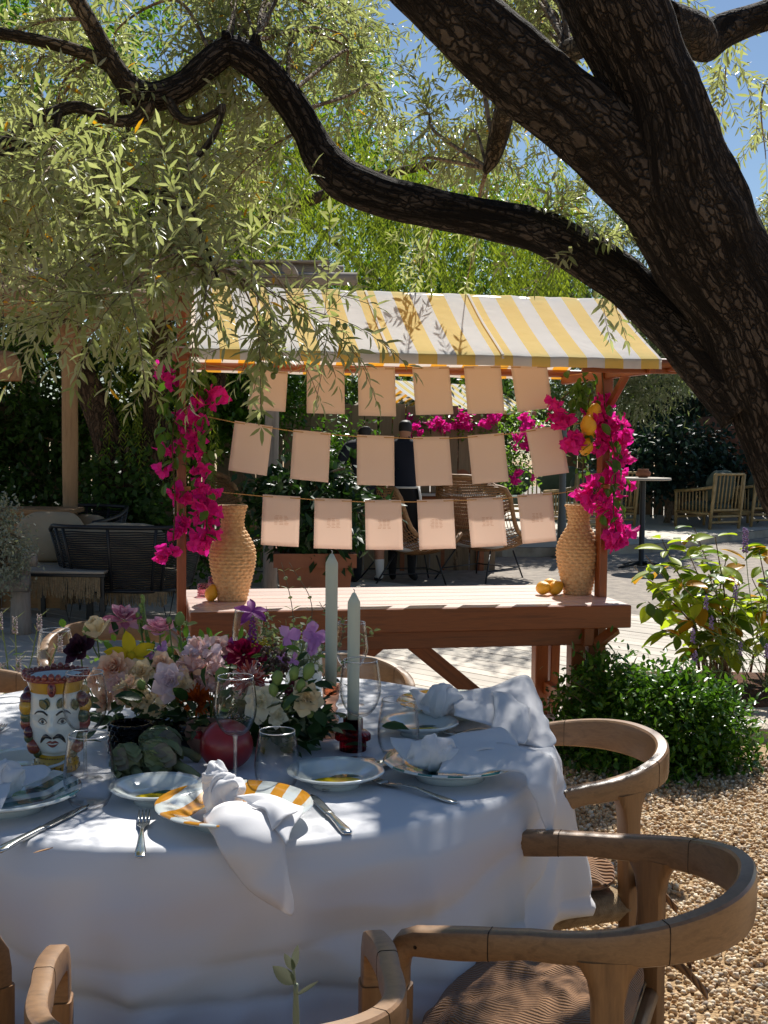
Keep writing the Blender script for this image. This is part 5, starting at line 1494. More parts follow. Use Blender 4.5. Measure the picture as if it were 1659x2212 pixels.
chair(.375, 2.13, 160, 'teak armchair with wrinkled brown cushion at the table, nearest the gravel', sc=(1.04, 1.04, 1.0))
chair(.42, 3.0, 200, 'teak armchair between the table and the small green bush', sc=(1.04, 1.04, 1.0))
chair(-.985, 1.92, 50, 'teak armchair whose dark arm shows at the lower left edge')
chair(-.16, 3.87, 268, 'teak armchair on the far side of the table behind the candles')
chair(-1.18, 3.60, 318, 'teak armchair at the far left of the table behind the water glass')
chair(-1.02, 4.62, 285, 'teak armchair standing apart behind the tall flowers')

# ------------------------------------------------------------------ plates
def stripe_mat(name, c, freq, ang):
    mt, nt, out = _new(name)
    b = _n(nt, 'ShaderNodeBsdfPrincipled'); b.inputs['Roughness'].default_value = .12; b.inputs['Coat Weight'].default_value = .6
    v = _coords(nt, (1, 1, 1), (0, 0, ang)); sx = nt.nodes.new('ShaderNodeSeparateXYZ'); nt.links.new(v, sx.inputs[0])
    nz = _noise(nt, v, 30, 2)
    a = _n(nt, 'ShaderNodeMath', operation='MULTIPLY_ADD'); nt.links.new(nz, a.inputs[0]); a.inputs[1].default_value = .006; nt.links.new(sx.outputs[0], a.inputs[2])
    m = _n(nt, 'ShaderNodeMath', operation='MULTIPLY'); m.inputs[1].default_value = freq; nt.links.new(a.outputs[0], m.inputs[0])
    fr = _n(nt, 'ShaderNodeMath', operation='FRACT'); nt.links.new(m.outputs[0], fr.inputs[0])
    g = _n(nt, 'ShaderNodeMath', operation='GREATER_THAN'); g.inputs[1].default_value = .52; nt.links.new(fr.outputs[0], g.inputs[0])
    cc = _mix(nt, _noise(nt, v, 22, 3), c, tuple(min(1, x * 1.45) for x in c))
    nt.links.new(_mix(nt, g.outputs[0], S(214, 220, 216), cc), b.inputs['Base Color'])
    nt.links.new(b.outputs[0], out.inputs['Surface']); return mt
M['platey'] = stripe_mat('mustard_striped_glaze', S(190, 130, 36), 16, .5)
M['platet'] = stripe_mat('teal_striped_glaze', S(20, 96, 92), 16, 1.2)
def plate(loc, r, label, mat, rz=0.0, group='striped dinner plates', small=False):
    t = thing('side_plate' if small else 'dinner_plate', label, 'plate', loc, rz, group)
    k = r / .145
    if small: pr = [(0, .010), (.052, .010), (.060, .012), (.085, .024), (.098, .030), (.0985, .032), (.096, .0345), (.083, .0285), (.058, .0165), (.050, .0145), (0, .0145)]; kk = r / .098
    else: pr = [(0, .014), (.080, .014), (.092, .017), (.120, .028), (.144, .035), (.145, .037), (.1425, .040), (.118, .033), (.09, .022), (.078, .019), (0, .019)]; kk = k
    nsc = 14 if small else 12
    def fr(a, i): return 1 + (.010 * abs(math.sin(a * nsc / 2)) if 3 <= i <= 7 else 0)
    pr = [(a * kk, z * (1 if small else 1)) for a, z in pr]
    b = MB(); b.lathe(pr[:6], 84, fr=fr); b.lathe([(pr[1][0] * .98, .011 if small else .015), (pr[1][0] * .96, 0), (pr[1][0] * .9, 0), (pr[1][0] * .88, .012 if small else .016)], 60)
    b.build('underside', M['ceramic'], t)
    b = MB(); b.lathe(pr[5:], 84, fr=lambda a, i: fr(a, i + 5)); b.build('face', mat if not small else M['ceramic'], t)
    if small:
        zt = .0152; kq = r / .098
        b = MB()
        pts = [(x * kq, y * kq, zt) for x, y in [(-.045, -.012), (-.038, -.026), (-.02, -.036), (.004, -.039), (.026, -.034), (.040, -.024), (.050, -.016), (.044, -.006), (.030, .004), (.008, .008), (-.018, .005), (-.034, -.002)]]
        b.add(pts, [tuple(range(12))]); b.build('lemon_motif', M['lemonglaze'], t, False)
        b = MB(); pts = [(x * kq, y * kq, zt + .0005) for x, y in [(-.012, .004), (.0, .018), (.018, .026), (.038, .022), (.050, .012), (.034, .004), (.012, .0)]]
        b.add(pts, [tuple(range(7))]); b.build('leaf_motif', M['greenglaze'], t, False)
    return t
def T(px, py, z=TZ + .001): return G(px, py, z)
plate(T(506, 1776), .146, 'mustard striped dinner plate under the front knotted napkin', M['platey'], .2)
plate(T(972, 1678), .142, 'teal striped dinner plate under the right knotted napkin', M['platet'], .9)
plate(T(8, 1746), .146, 'teal striped dinner plate at the left edge of the table', M['platet'], .3)
plate(T(975, 1545), .142, 'mustard striped dinner plate farthest right under the rear napkin', M['platey'], 1.9)
plate(T(340, 1731), .092, 'white side plate with lemon motif left of the front napkin', None, .15, 'white side plates with a painted lemon', True)
plate(T(725, 1696), .100, 'white side plate with lemon motif behind the table knife', None, .1, 'white side plates with a painted lemon', True)
plate(T(906, 1586), .094, 'white side plate with lemon motif seen behind the right tumbler', None, .3, 'white side plates with a painted lemon', True)
plate(T(50, 1672), .095, 'white side plate behind the teal plate on the left', None, -.6, 'white side plates with a painted lemon', True)

# ------------------------------------------------------------------ glasses
def rimring(r, z):
    b = MB(); b.tube([(r * math.cos(a), r * math.sin(a), z) for a in np.linspace(0, 2 * math.pi, 49)], .0011, 6); return b
def wine_glass(loc, label, h=.222, r=.0445):
    t = thing('wine_glass', label, 'wine glass', loc, 0, 'clear stemmed wine glasses'); k = h / .222
    o_ = crom([(.006, .098), (.022, .104), (.036, .122), (.0445, .150), (.0435, .180), (.0375, .2215)], 6)
    i_ = crom([(.0362, .2215), (.0422, .180), (.0432, .150), (.035, .1235), (.021, .1065), (.0, .1035)], 6)
    s = r / .0445
    MB().lathe([(p[0] * s, p[1] * k) for p in o_] + [(p[0] * s, p[1] * k) for p in i_], 48).build('bowl', M['glass'], t)
    rimring(.0369 * s, h).build('rim', M['rim'], t)
    MB().lathe([(0, .004), (.006, .006), (.0045, .02), (.0038, .055), (.0045, .09), (.006 , .0985)], 20).move(Matrix.Scale(1, 4)).build('stem', M['stemglass'], t)
    MB().lathe([(0, .0), (.036, 0), (.037, .0012), (.034, .0022), (.012, .0045), (.005, .009), (0, .009)], 40).build('foot', M['glass'], t)
    return t
def tumbler(loc, label, h=.125, r=.047):
    t = thing('tumbler', label, 'glass', loc, 0, 'clear stemless tumblers')
    o_ = crom([(0, 0), (.6, 0), (.72, .02), (.93, .18), (1.0, .38), (.95, .65), (.80, 1.0)], 6); i_ = crom([(.775, 1.0), (.925, .65), (.972, .38), (.90, .19), (.68, .05), (0, .035)], 6)
    MB().lathe([(max(0, p[0]) * r, p[1] * h) for p in o_] + [(max(0, p[0]) * r, p[1] * h) for p in i_], 48).build('body', M['glass'], t)
    rimring(.788 * r, h).build('rim', M['rim'], t)
    return t
wine_glass(T(508, 1690), 'wine glass in front of the pomegranate')
wine_glass(T(184, 1684), 'wine glass in front of the painted head vase', .226, .046)
wine_glass(T(777, 1643), 'wine glass in front of the short candle', .226, .0455)
p = P(535, 1497, 3.5); wine_glass((p.x, 3.5, TZ), 'wine glass rising behind the flowers below the purple clematis', .225)
p = P(758, 1530, 3.28); wine_glass((p.x, 3.28, TZ), 'wine glass standing between and behind the two candles', .225)
p = P(120, 1560, 3.12); wine_glass((p.x, 3.12, TZ), 'wine glass behind the crown of the head vase', .222, .046)
tumbler(T(193, 1738), 'tumbler at the front left casting a pale ring shadow', .138, .049)
tumbler(T(598, 1704), 'tumbler between the pomegranate and the small plate', .120, .046)
tumbler(T(860, 1628), 'tumbler beside the right napkin in front of the small plate', .125, .048)
tumbler(T(20, 1632), 'tumbler cut by the left edge of the photo', .125, .047)

# ------------------------------------------------------------------ cutlery
def strip(b, st, e=.6, n=10):
    s2 = [(Vector((x, 0, z)), Vector((0, 1, 0)), Vector((0, 0, 1)), hw, hh) for x, z, hw, hh in st]
    q = rsweep(s2, n, e); b.merge(q); return b
def fork(p0, p1, label):
    """handle end at p0, tines towards p1"""
    a = math.atan2(p1.y - p0.y, p1.x - p0.x); L = (p1 - p0).length
    t = thing('fork', label, 'fork', p0, a, 'silver forks beside the plates'); k = L / .2
    b = MB(); strip(b, [(0, .003, .004, .0012), (.004, .0035, .0085, .0022), (.02, .0045, .0100, .0026), (.045, .007, .0072, .0024), (.085, .012, .0036, .0024), (.115, .011, .0034, .0020), (.132, .008, .0080, .0013), (.142, .0065, .0115, .0011), (.158, .0055, .0122, .0010)])
    b.move(Matrix.Scale(k, 4, (1, 0, 0))); b.build('handle', M['steel'], t)
    for i in range(4):
        y = (i - 1.5) * .0066
        b = MB(); b.tube([(.155 * k, y, .0056), (.175 * k, y, .0075), (.2 * k, y * .95, .013)], [.0022, .002, .0012], 6); b.build('tine', M['steel'], t)
    return t
def knife(p0, p1, label):
    a = math.atan2(p1.y - p0.y, p1.x - p0.x); L = (p1 - p0).length
    t = thing('table_knife', label, 'knife', p0, a, 'silver table knives'); k = L / .22
    b = MB(); strip(b, [(0, .004, .005, .002), (.004, .0045, .0095, .0036), (.02, .005, .0105, .0044), (.05, .0055, .0080, .0044), (.09, .0055, .0062, .0042), (.100, .0055, .0085, .0042), (.104, .0055, .0085, .0040)])
    b.move(Matrix.Scale(k, 4, (1, 0, 0))); b.build('handle', M['steel'], t)
    b = MB(); strip(b, [(.104, .0055, .0060, .0016), (.115, .0055, .0095, .0014), (.17, .0055, .0105, .0012), (.205, .0055, .0085, .0010), (.22, .0055, .0015, .0008)], .9)
    b.move(Matrix.Scale(k, 4, (1, 0, 0))); b.build('blade', M['steel'], t); return t
def spoon(p0, p1, label):
    a = math.atan2(p1.y - p0.y, p1.x - p0.x); L = (p1 - p0).length
    t = thing('spoon', label, 'spoon', p0, a, 'silver spoons'); k = L / .2
    b = MB(); strip(b, [(0, .003, .004, .0012), (.004, .0035, .0085, .0022), (.02, .0045, .0100, .0026), (.045, .007, .0072, .0024), (.085, .012, .0036, .0024), (.135, .009, .0034, .0020), (.142, .008, .005, .0014)])
    b.move(Matrix.Scale(k, 4, (1, 0, 0))); b.build('handle', M['steel'], t)
    b = MB(); b.grid(lambda u, v: Vector(((.14 + .06 * v) * k, (u - .5) * 2 * .021 * math.sin(math.pi * min(1, v * .93 + .05)) ** .55, .009 - .007 * math.sin(math.pi * v) * (1 - (2 * u - 1) ** 2))), 10, 12)
    o = b.build('bowl', M['steel'], t); mod(o, 'SOLIDIFY', thickness=.0012); return t
fork(T(302, 1856), T(312, 1764), 'fork lying prongs away left of the front striped plate')
knife(T(752, 1806), T(672, 1722), 'table knife right of the front striped plate')
knife(T(-8, 1846), T(192, 1744), 'table knife at the left edge under the front left tumbler')
fork(T(985, 1738), T(790, 1686), 'fork lying in front of the right teal plate')
fork(T(1095, 1580), T(955, 1592), 'fork between the rear napkin and the small plate')
spoon(T(700, 1712), T(838, 1650), 'spoon tucked behind the small lemon plate')
spoon(T(160, 1726), T(95, 1712), 'spoon beside the left teal plate under the tumbler')
fork(T(-60, 1612), T(8, 1575), 'fork at the far left edge of the table beside the tumbler')

# ------------------------------------------------------------------ napkins
def loft(rows, nu=6, nv=6):
    R_ = [crom(r, nu) for r in rows]
    cols = [crom([r[j] for r in R_], nv) for j in range(len(R_[0]))]
    m = len(cols[0]); n = len(cols)
    b = MB(); b.v = [tuple(cols[j][i]) for i in range(m) for j in range(n)]
    b.f = [(i * n + j, i * n + j + 1, (i + 1) * n + j + 1, (i + 1) * n + j) for i in range(m - 1) for j in range(n - 1)]; b.m = [0] * len(b.f)
    return b
def nsheet(rows, parent, wob=.0025, seed=0, name='tail'):
    rw = [[tuple(P(*q)) for q in r] for r in rows]
    b = loft(rw)
    b.v = [tuple(Vector(v) + Vector((mnoise.noise(Vector((v[0] * 22 + seed, v[1] * 22, v[2] * 22))), mnoise.noise(Vector((v[0] * 22, v[1] * 22 + seed, v[2] * 22 + 4))), mnoise.noise(Vector((v[0] * 22, v[1] * 22, v[2] * 22 + seed)))) ) * wob) for v in b.v]
    o = b.build(name, M['napkin'], parent, world=True); mod(o, 'SOLIDIFY', thickness=.0016, offset=0); return o
def knot(c, r, parent, ax=(1, .2, .1), seed=0):
    """two fat folds of cloth wrapped over each other"""
    F = Matrix.Translation(Vector(c)) @ frame_from(ax, seed)
    b = MB()
    def fn(d):
        a = math.atan2(d.y, d.x)
        return 1 + .10 * math.sin(a * 3 + d.z * 4 + seed) + .05 * math.sin(d.z * 13 + a * 2) + .10 * mnoise.noise(Vector((d.x * 2 + seed, d.y * 2, d.z * 2)))
    b.ball((0, 0, 0), r, 36, 24, (.95, .78, 1.15), fn, M=F)
    def wrap(off, tilt, rr, w):
        def f(u, v):
            a = 2 * math.pi * u; q = 2 * math.pi * v
            rad = r * rr + w * .55 * math.cos(q) * (1 + .25 * math.sin(a * 2 + seed)); zz = w * math.sin(q) * (1 + .2 * math.sin(a * 3)) + off + .18 * r * math.sin(a + seed)
            rad += w * .10 * math.sin(q * 5 + a * 3)
            p = Vector((rad * math.cos(a), rad * .82 * math.sin(a), zz))
            return F @ (Matrix.Rotation(tilt, 3, 'X') @ p)
        b.grid(f, 40, 20, closed_u=True)
    wrap(.0, .35, .82, r * .42); wrap(r * .3, -.5, .70, r * .36)
    b.build('knot', M['napkin'], parent, world=True)
n1 = thing('napkin', 'white napkin knotted on the front plate, its tail hanging over the table edge', 'napkin', P(485, 1735, 2.26), 0, 'white knotted napkins')
knot(P(484, 1724, 2.25), .042, n1, (.5, -.5, .5), 1)
knot(P(464, 1684, 2.29), .029, n1, (.1, .3, 1), 2.2)
nsheet([[(436, 1764, 2.21), (476, 1738, 2.19), (514, 1730, 2.19), (546, 1738, 2.21)], [(452, 1792, 2.13), (500, 1776, 2.10), (548, 1768, 2.105), (594, 1764, 2.14)], [(478, 1840, 2.075), (520, 1836, 2.055), (564, 1826, 2.06), (612, 1800, 2.09)],
        [(505, 1886, 2.065), (540, 1892, 2.05), (582, 1882, 2.052), (619, 1842, 2.07)], [(556, 1934, 2.055), (585, 1938, 2.042), (610, 1930, 2.045), (627, 1905, 2.055)], [(622, 1975, 2.05), (629, 1978, 2.045), (633, 1979, 2.045), (636, 1973, 2.05)]], n1, .004, 3)
nsheet([[(508, 1722, 2.21), (532, 1734, 2.19), (550, 1748, 2.18)], [(560, 1718, 2.20), (574, 1746, 2.16), (582, 1776, 2.12)], [(608, 1724, 2.21), (624, 1752, 2.15), (604, 1802, 2.08)], [(654, 1740, 2.20), (648, 1766, 2.14), (618, 1826, 2.06)]], n1, .005, 8, 'fold')
nsheet([[(545, 1736, 2.17), (566, 1726, 2.175), (590, 1732, 2.18)], [(575, 1752, 2.13), (598, 1734, 2.14), (624, 1742, 2.15)], [(584, 1792, 2.085), (606, 1776, 2.095), (642, 1750, 2.13)]], n1, .005, 5, 'fold')
n2 = thing('napkin', 'white napkin knotted on the right teal plate, tail falling over the right edge', 'napkin', P(930, 1640, 2.57), 0, 'white knotted napkins')
knot(P(932, 1628, 2.555), .043, n2, (1, .2, .2), 3.1)
nsheet([[(915, 1612, 2.60), (912, 1630, 2.57), (905, 1650, 2.54)], [(880, 1596, 2.64), (875, 1618, 2.60), (878, 1644, 2.56)], [(842, 1592, 2.66), (846, 1606, 2.63), (862, 1628, 2.60)]], n2, .004, 1, 'corner')
nsheet([[(945, 1606, 2.60), (955, 1634, 2.54), (945, 1668, 2.49)], [(1010, 1608, 2.60), (1015, 1636, 2.53), (1010, 1672, 2.485)], [(1075, 1604, 2.60), (1080, 1636, 2.53), (1075, 1668, 2.485)], [(1135, 1615, 2.56), (1140, 1642, 2.51), (1128, 1672, 2.47)],
        [(1192, 1640, 2.52), (1176, 1682, 2.46), (1140, 1696, 2.44)], [(1203, 1705, 2.49), (1190, 1735, 2.44), (1156, 1734, 2.43)], [(1200, 1775, 2.47), (1191, 1790, 2.44), (1170, 1778, 2.43)], [(1191, 1828, 2.45), (1189, 1832, 2.44), (1186, 1828, 2.44)]], n2, .006, 2)
nsheet([[(950, 1596, 2.63), (965, 1612, 2.59), (972, 1632, 2.55)], [(1020, 1580, 2.66), (1030, 1598, 2.61), (1035, 1622, 2.56)], [(1078, 1572, 2.67), (1082, 1590, 2.63), (1090, 1620, 2.57)], [(1112, 1600, 2.62), (1118, 1612, 2.59), (1120, 1628, 2.56)]], n2, .006, 6, 'fold')
n3 = thing('napkin', 'white napkin knotted on the rear mustard plate with a tall folded corner', 'napkin', P(955, 1530, 3.05), 0, 'white knotted napkins')
knot(P(955, 1515, 3.04), .043, n3, (1, -.1, .1), 4.4)
nsheet([[(930, 1505, 3.10), (928, 1520, 3.05), (930, 1540, 2.99)], [(900, 1490, 3.15), (898, 1508, 3.10), (905, 1530, 3.04)], [(884, 1492, 3.17), (888, 1500, 3.14), (898, 1512, 3.10)]], n3, .004, 1, 'corner')
nsheet([[(970, 1500, 3.07), (980, 1522, 3.0), (984, 1545, 2.94)], [(1035, 1488, 3.10), (1045, 1522, 3.0), (1045, 1562, 2.92)], [(1090, 1470, 3.14), (1100, 1515, 3.02), (1095, 1588, 2.90)], [(1138, 1458, 3.16), (1140, 1515, 3.02), (1125, 1604, 2.86)],
        [(1158, 1488, 3.12), (1168, 1545, 2.98), (1150, 1612, 2.84)], [(1178, 1545, 3.0), (1190, 1585, 2.90), (1170, 1618, 2.83)], [(1198, 1596, 2.88), (1200, 1604, 2.86), (1194, 1612, 2.85)]], n3, .006, 9)
nsheet([[(1060, 1490, 3.06), (1070, 1530, 2.97), (1060, 1572, 2.89)], [(1100, 1498, 3.03), (1102, 1545, 2.93), (1092, 1594, 2.85)], [(1142, 1530, 2.97), (1147, 1568, 2.88), (1132, 1608, 2.81)]], n3, .007, 4, 'fold')
n4 = thing('napkin', 'white napkin knotted on the left teal plate at the photo edge', 'napkin', P(10, 1690, 2.34), 0, 'white knotted napkins')
knot(P(-2, 1690, 2.33), .040, n4, (1, .3, .4), 5.0)
nsheet([[(10, 1670, 2.40), (14, 1690, 2.36), (10, 1710, 2.32)], [(50, 1656, 2.43), (56, 1678, 2.38), (50, 1698, 2.34)], [(90, 1654, 2.44), (100, 1668, 2.41), (94, 1684, 2.38)], [(108, 1662, 2.43), (110, 1668, 2.42), (106, 1676, 2.40)]], n4, .005, 2, 'corner')
nsheet([[(-20, 1700, 2.30), (0, 1696, 2.30), (24, 1690, 2.31)], [(-30, 1730, 2.23), (-5, 1728, 2.23), (20, 1715, 2.26)], [(-45, 1762, 2.17), (-20, 1767, 2.16), (5, 1747, 2.20)]], n4, .004, 7)

# ------------------------------------------------------------------ candles, fruit, small pots
def candle(px, py_bot, py_top, base, r, label):
    Y = base.y; zt = P(px, py_top, Y).z; z0 = P(px, py_bot, Y).z
    t = thing('candle', label, 'candle', (base.x, Y, z0), 0, 'pale sage taper candles'); h = zt - z0
    MB().lathe([(0, 0), (r * .92, 0), (r * .96, h * .3), (r, h * .88), (r * .98, h * .905), (r * .55, h * .945), (r * .28, h * .97), (0, h * .975)], 24).build('wax', M['wax'], t)
    MB().tube([(0, 0, h * .97), (r * .08, 0, h * .99), (-r * .1, 0, h)], .0012, 5).build('wick', M['white'], t); return t
b1 = T(714, 1588); b2 = T(762, 1620)
t = thing('candlestick', 'turned rose glass candlestick under the tall candle', 'candlestick', b1)
pr = crom([(0, 0), (.036, 0), (.038, .005), (.02, .014), (.014, .022), (.020, .038), (.013, .055), (.017, .066), (.012, .074), (.018, .086), (.020, .10), (.023, .118), (.026, .124)], 4)
MB().lathe([(max(0, p[0]), p[1]) for p in pr] + [(.0195, .124), (.0165, .10), (0, .098)], 28, fr=lambda a, i: 1 + .04 * math.cos(a * 8)).build('body', M['rosegla'], t)
candle(714, 1480, 1188, b1, .0150, 'tall pale candle in the rose glass candlestick')
t = thing('candle_holder', 'dark red ribbed glass candle holder under the short candle', 'candle holder', b2)
pr = [(0, 0), (.030, 0), (.030, .022), (.040, .026), (.040, .038), (.030, .046), (.022, .048), (.022, .074), (.017, .074), (.016, .03), (0, .028)]
MB().lathe(pr, 72, fr=lambda a, i: 1 + .035 * math.cos(a * 24)).build('body', M['redglass'], t, 30)
candle(762, 1566, 1272, b2, .0145, 'short pale candle in the dark red ribbed holder')
def pomegranate(loc, r):
    t = thing('pomegranate', 'large red pomegranate behind the front wine glass', 'pomegranate', loc)
    MB().ball((0, 0, r * .94), r, 28, 20, (1, 1, .95), lambda d: 1 + .025 * math.cos(5 * math.atan2(d.y, d.x)) * (1 - d.z * d.z) + .015 * mnoise.noise(d * 3)).build('fruit', M['pome'], t)
    b = MB()
    for k in range(6):
        a = k * math.pi / 3; petalgeo(b, Matrix.Translation((-r * .9, .0, r * 1.2)) @ Matrix.Rotation(-.9, 4, 'Y') @ Matrix.Rotation(a, 4, 'Z') @ Matrix.Translation((r * .12, 0, 0)) @ Matrix.Rotation(-1.1, 4, 'Y'), r * .35, r * .2, .3, .1, 0, True)
    b.build('crown', M['pome'], t)
pomegranate(T(488, 1662), .0575)
def artichoke(loc, r, label, rot):
    t = thing('artichoke', label, 'artichoke', loc, rot, 'artichokes beside the flowers')
    b = MB(); A = Matrix.Translation((0, 0, r * .92)) @ Matrix.Rotation(1.25, 4, 'Y')
    rows = 7
    for j in range(rows):
        n = 5 + int(4 * math.sin(math.pi * (j + 1) / (rows + 1)))
        for k in range(n):
            a = 2 * math.pi * (k + .5 * (j % 2)) / n; q = j / (rows - 1)
            el = -.9 + 2.1 * q
            rad = r * .70 * math.cos(el) + .12 * r; z = r * .8 * math.sin(el)
            Mx = A @ Matrix.Rotation(a, 4, 'Z') @ Matrix.Translation((rad * .9, 0, z - r * .25)) @ Matrix.Rotation(-(1.15 + .5 * q), 4, 'Y')
            petalgeo(b, Mx, r * .82, r * .85, -.35, .22, 0, True, 4, 4)
    b.ball((0, 0, r * .92), r * .72, 14, 10); b.build('scales', M['arti'], t)
    MB().tube([A @ Vector((0, 0, -r * .7)), A @ Vector((0, 0, -r * 1.4)), A @ Vector((r * .2, 0, -r * 2.0))], [.011, .010, .011], 8).build('stem', M['arti'], t)
artichoke(T(278, 1684), .040, 'leftmost artichoke below the dark textured votive', 2.2)
artichoke(T(350, 1680), .044, 'artichoke with stem pointing at the pomegranate', 2.9)
artichoke(T(352, 1648), .043, 'artichoke lying behind the other two', 3.3)
t = thing('votive', 'dark smoky textured glass votive behind the artichokes', 'votive glass', T(283, 1632))
MB().lathe([(0, 0), (.040, 0), (.045, .006), (.047, .075), (.043, .076), (.041, .01), (0, .008)], 30).build('cup', M['smokeglass'], t)
b = MB()
for j in range(6):
    for k in range(18):
        a = 2 * math.pi * (k + .5 * (j % 2)) / 18; b.ball((.0465 * math.cos(a), .0465 * math.sin(a), .012 + j * .0115), .0075, 6, 4, (1, 1, .8))
stuff(b.build('studs', M['smokeglass'], t))
t = thing('bowl', 'small pale clay bowl behind the pomegranate', 'bowl', T(448, 1622))
MB().lathe([(0, 0), (.032, 0), (.046, .02), (.052, .045), (.046, .062), (.048, .066), (.043, .066), (.045, .045), (.03, .012), (0, .01)], 30).build('body', M['clay'], t)
t = thing('ceramic_jug', 'plain white ceramic jug behind the sweet peas', 'jug', T(655, 1512))
MB().lathe([(0, 0), (.045, 0), (.05, .02), (.052, .10), (.048, .155), (.049, .16), (.045, .16), (.046, .1), (0, .02)], 30).build('body', M['ceramic'], t)
b = MB(); petalgeo(b, Matrix.Translation(T(72, 1848)) @ Matrix.Rotation(.6, 4, 'Z'), .034, .007, .6, .1, .05, True)
o = b.build('dry_leaf', M['log']); o.location.z = .004; tag(o, 'small dry brown leaf fallen on the front left of the cloth', 'leaf')

# ------------------------------------------------------------------ painted head vase
hv = thing('head_vase', 'glazed ceramic head vase with crown, dark moustache and fruit for hair', 'vase', T(122, 1664), .12)
fp_ = crom([(.036, .0), (.047, .004), (.050, .018), (.044, .034), (.036, .042), (.040, .052), (.050, .070), (.057, .095), (.060, .125), (.060, .150), (.057, .175), (.052, .188)], 6)
zs_ = np.array([q[1] for q in fp_]); rs_ = np.array([q[0] for q in fp_])
def hr(a, z):
    """radius of the head at angle a from the front and height z"""
    r = float(np.interp(z, zs_, rs_)); fr = math.cos(a)
    r *= 1 + .06 * abs(fr) if z > .05 else 1
    r += .0135 * math.exp(-(a / .16) ** 2) * math.exp(-((z - .100) / .010) ** 2) + .0075 * math.exp(-(a / .12) ** 2) * math.exp(-((z - .118) / .016) ** 2)       # nose
    r += .0045 * math.exp(-(a / .30) ** 2) * math.exp(-((z - .076) / .007) ** 2) + .008 * math.exp(-(a / .36) ** 2) * math.exp(-((z - .055) / .010) ** 2)           # mouth, chin
    r -= .0040 * math.exp(-((abs(a) - .42) / .20) ** 2) * math.exp(-((z - .124) / .009) ** 2)                                                                       # eye sockets
    r += .0028 * math.exp(-((abs(a) - .40) / .3) ** 2) * math.exp(-((z - .140) / .007) ** 2)
    return r
def hp(a, z, off=0.0):
    r = hr(a, z) + off; return Vector((r * math.sin(a), -r * math.cos(a), z))
b = MB(); b.grid(lambda u, v: hp(-math.pi + 2 * math.pi * u, .042 + .146 * v), 120, 90, closed_u=True); b.build('face', M['ceramic'], hv)
b = MB(); b.grid(lambda u, v: hp(-math.pi + 2 * math.pi * u, .0 + .042 * v, .0006), 60, 20, closed_u=True); col = b.build('collar', M['goldglaze'], hv)
b = MB()
for k in range(26):
    a = -1.6 + 3.2 * k / 25
    b.ball(hp(a, .036, .001), .0016, 6, 4)
    if k % 2: b.ball(hp(a, .027, .001), .0014, 6, 4); b.tube([hp(a, .008, .0012), hp(a, .018, .0012)], .0011, 4)
b.build('dots', M['blackglaze'], col)
def ftube(name, pts, rad, mat, off=.0006):
    c = crom([(*q, r) for q, r in zip(pts, rad)], 6)
    b = MB(); b.tube([hp(q[0], q[1], off) for q in c], [q[2] for q in c], 8); return b.build(name, M[mat], hv)
for s in (-1, 1):
    ftube('eyebrow', [(s * .14, .1385), (s * .30, .1455), (s * .50, .1455), (s * .64, .139)], [.0020, .0024, .0020, .0008], 'blackglaze')
    ftube('moustache', [(s * .03, .0855), (s * .14, .0920), (s * .30, .0895), (s * .44, .080), (s * .52, .0735)], [.0018, .0052, .0048, .0030, .0006], 'blackglaze', .0)
    # eye: white, iris, pupil and lid lines
    c = hp(s * .36, .1235, -.002); n = Vector((math.sin(s * .36), -math.cos(s * .36), 0))
    F = Matrix.Translation(c) @ frame_from(n)
    MB().ball((0, 0, 0), 1, 18, 12, (.0105, .0058, .0032), M=F).build('eye', M['ceramic'], hv)
    e = MB(); e.ball((0, 0, 0), 1, 14, 8, (.0046, .0046, .0012), M=Matrix.Translation(n * .0026) @ F); e.build('iris', M['greydotglaze'], hv)
    e = MB(); e.ball((0, 0, 0), 1, 12, 8, (.0024, .0024, .0010), M=Matrix.Translation(n * .0034) @ F); e.build('pupil', M['blackglaze'], hv)
    ftube('upper_lid', [(s * .17, .1215), (s * .27, .1290), (s * .40, .1300), (s * .54, .1225)], [.0005, .0011, .0011, .0005], 'blackglaze', .0012)
    ftube('lower_lid', [(s * .18, .1210), (s * .30, .1180), (s * .44, .1185), (s * .53, .1220)], [.0004, .0007, .0007, .0004], 'blackglaze', .0010)
ftube('upper_lip', [(-.24, .0745), (-.10, .0785), (0, .0770), (.10, .0785), (.24, .0745)], [.0006, .0026, .0024, .0026, .0006], 'redglaze', -.0002)
ftube('lower_lip', [(-.20, .0730), (-.08, .0695), (0, .0685), (.08, .0695), (.20, .0730)], [.0006, .0030, .0036, .0030, .0006], 'redglaze', -.0002)
# crown
b = MB(); b.grid(lambda u, v: hp(2 * math.pi * u, .183, .002 + .006 * v + .004 * v * v) + Vector((0, 0, .032 * v)), 80, 6, closed_u=True); cr = b.build('crown_band', M['goldglaze'], hv)
b = MB()
for k in range(30):
    a = 2 * math.pi * k / 30; p = hp(a, .183, .013); tall = .5 + .9 * max(0, math.cos(a * 4))
    b.ball((p.x, p.y, .216 + .004 * tall), .0075, 8, 6, (1, 1, .8 + .35 * tall))
b.tube([hp(a, .183, .011) + Vector((0, 0, .030)) for a in np.linspace(0, 2 * math.pi, 61)], .0055, 8); b.build('crown_rim', M['redglaze'], hv)
b = MB(); b.ball(hp(0, .183, .010) + Vector((0, 0, .012)), 1, 12, 10, (.010, .006, .017)); b.build('crown_jewel', M['redglaze'], hv)
b = MB(); b.ball(hp(0, .183, .0135) + Vector((0, 0, .013)), 1, 10, 8, (.005, .005, .010)); b.build('jewel_centre', M['plumglaze'], hv)
MB().lathe([(.062, .214), (.056, .20), (.05, .12), (0, .11)], 40, (0, 0, 0)).build('inside', M['ceramic'], hv)
rr = random.Random(12)
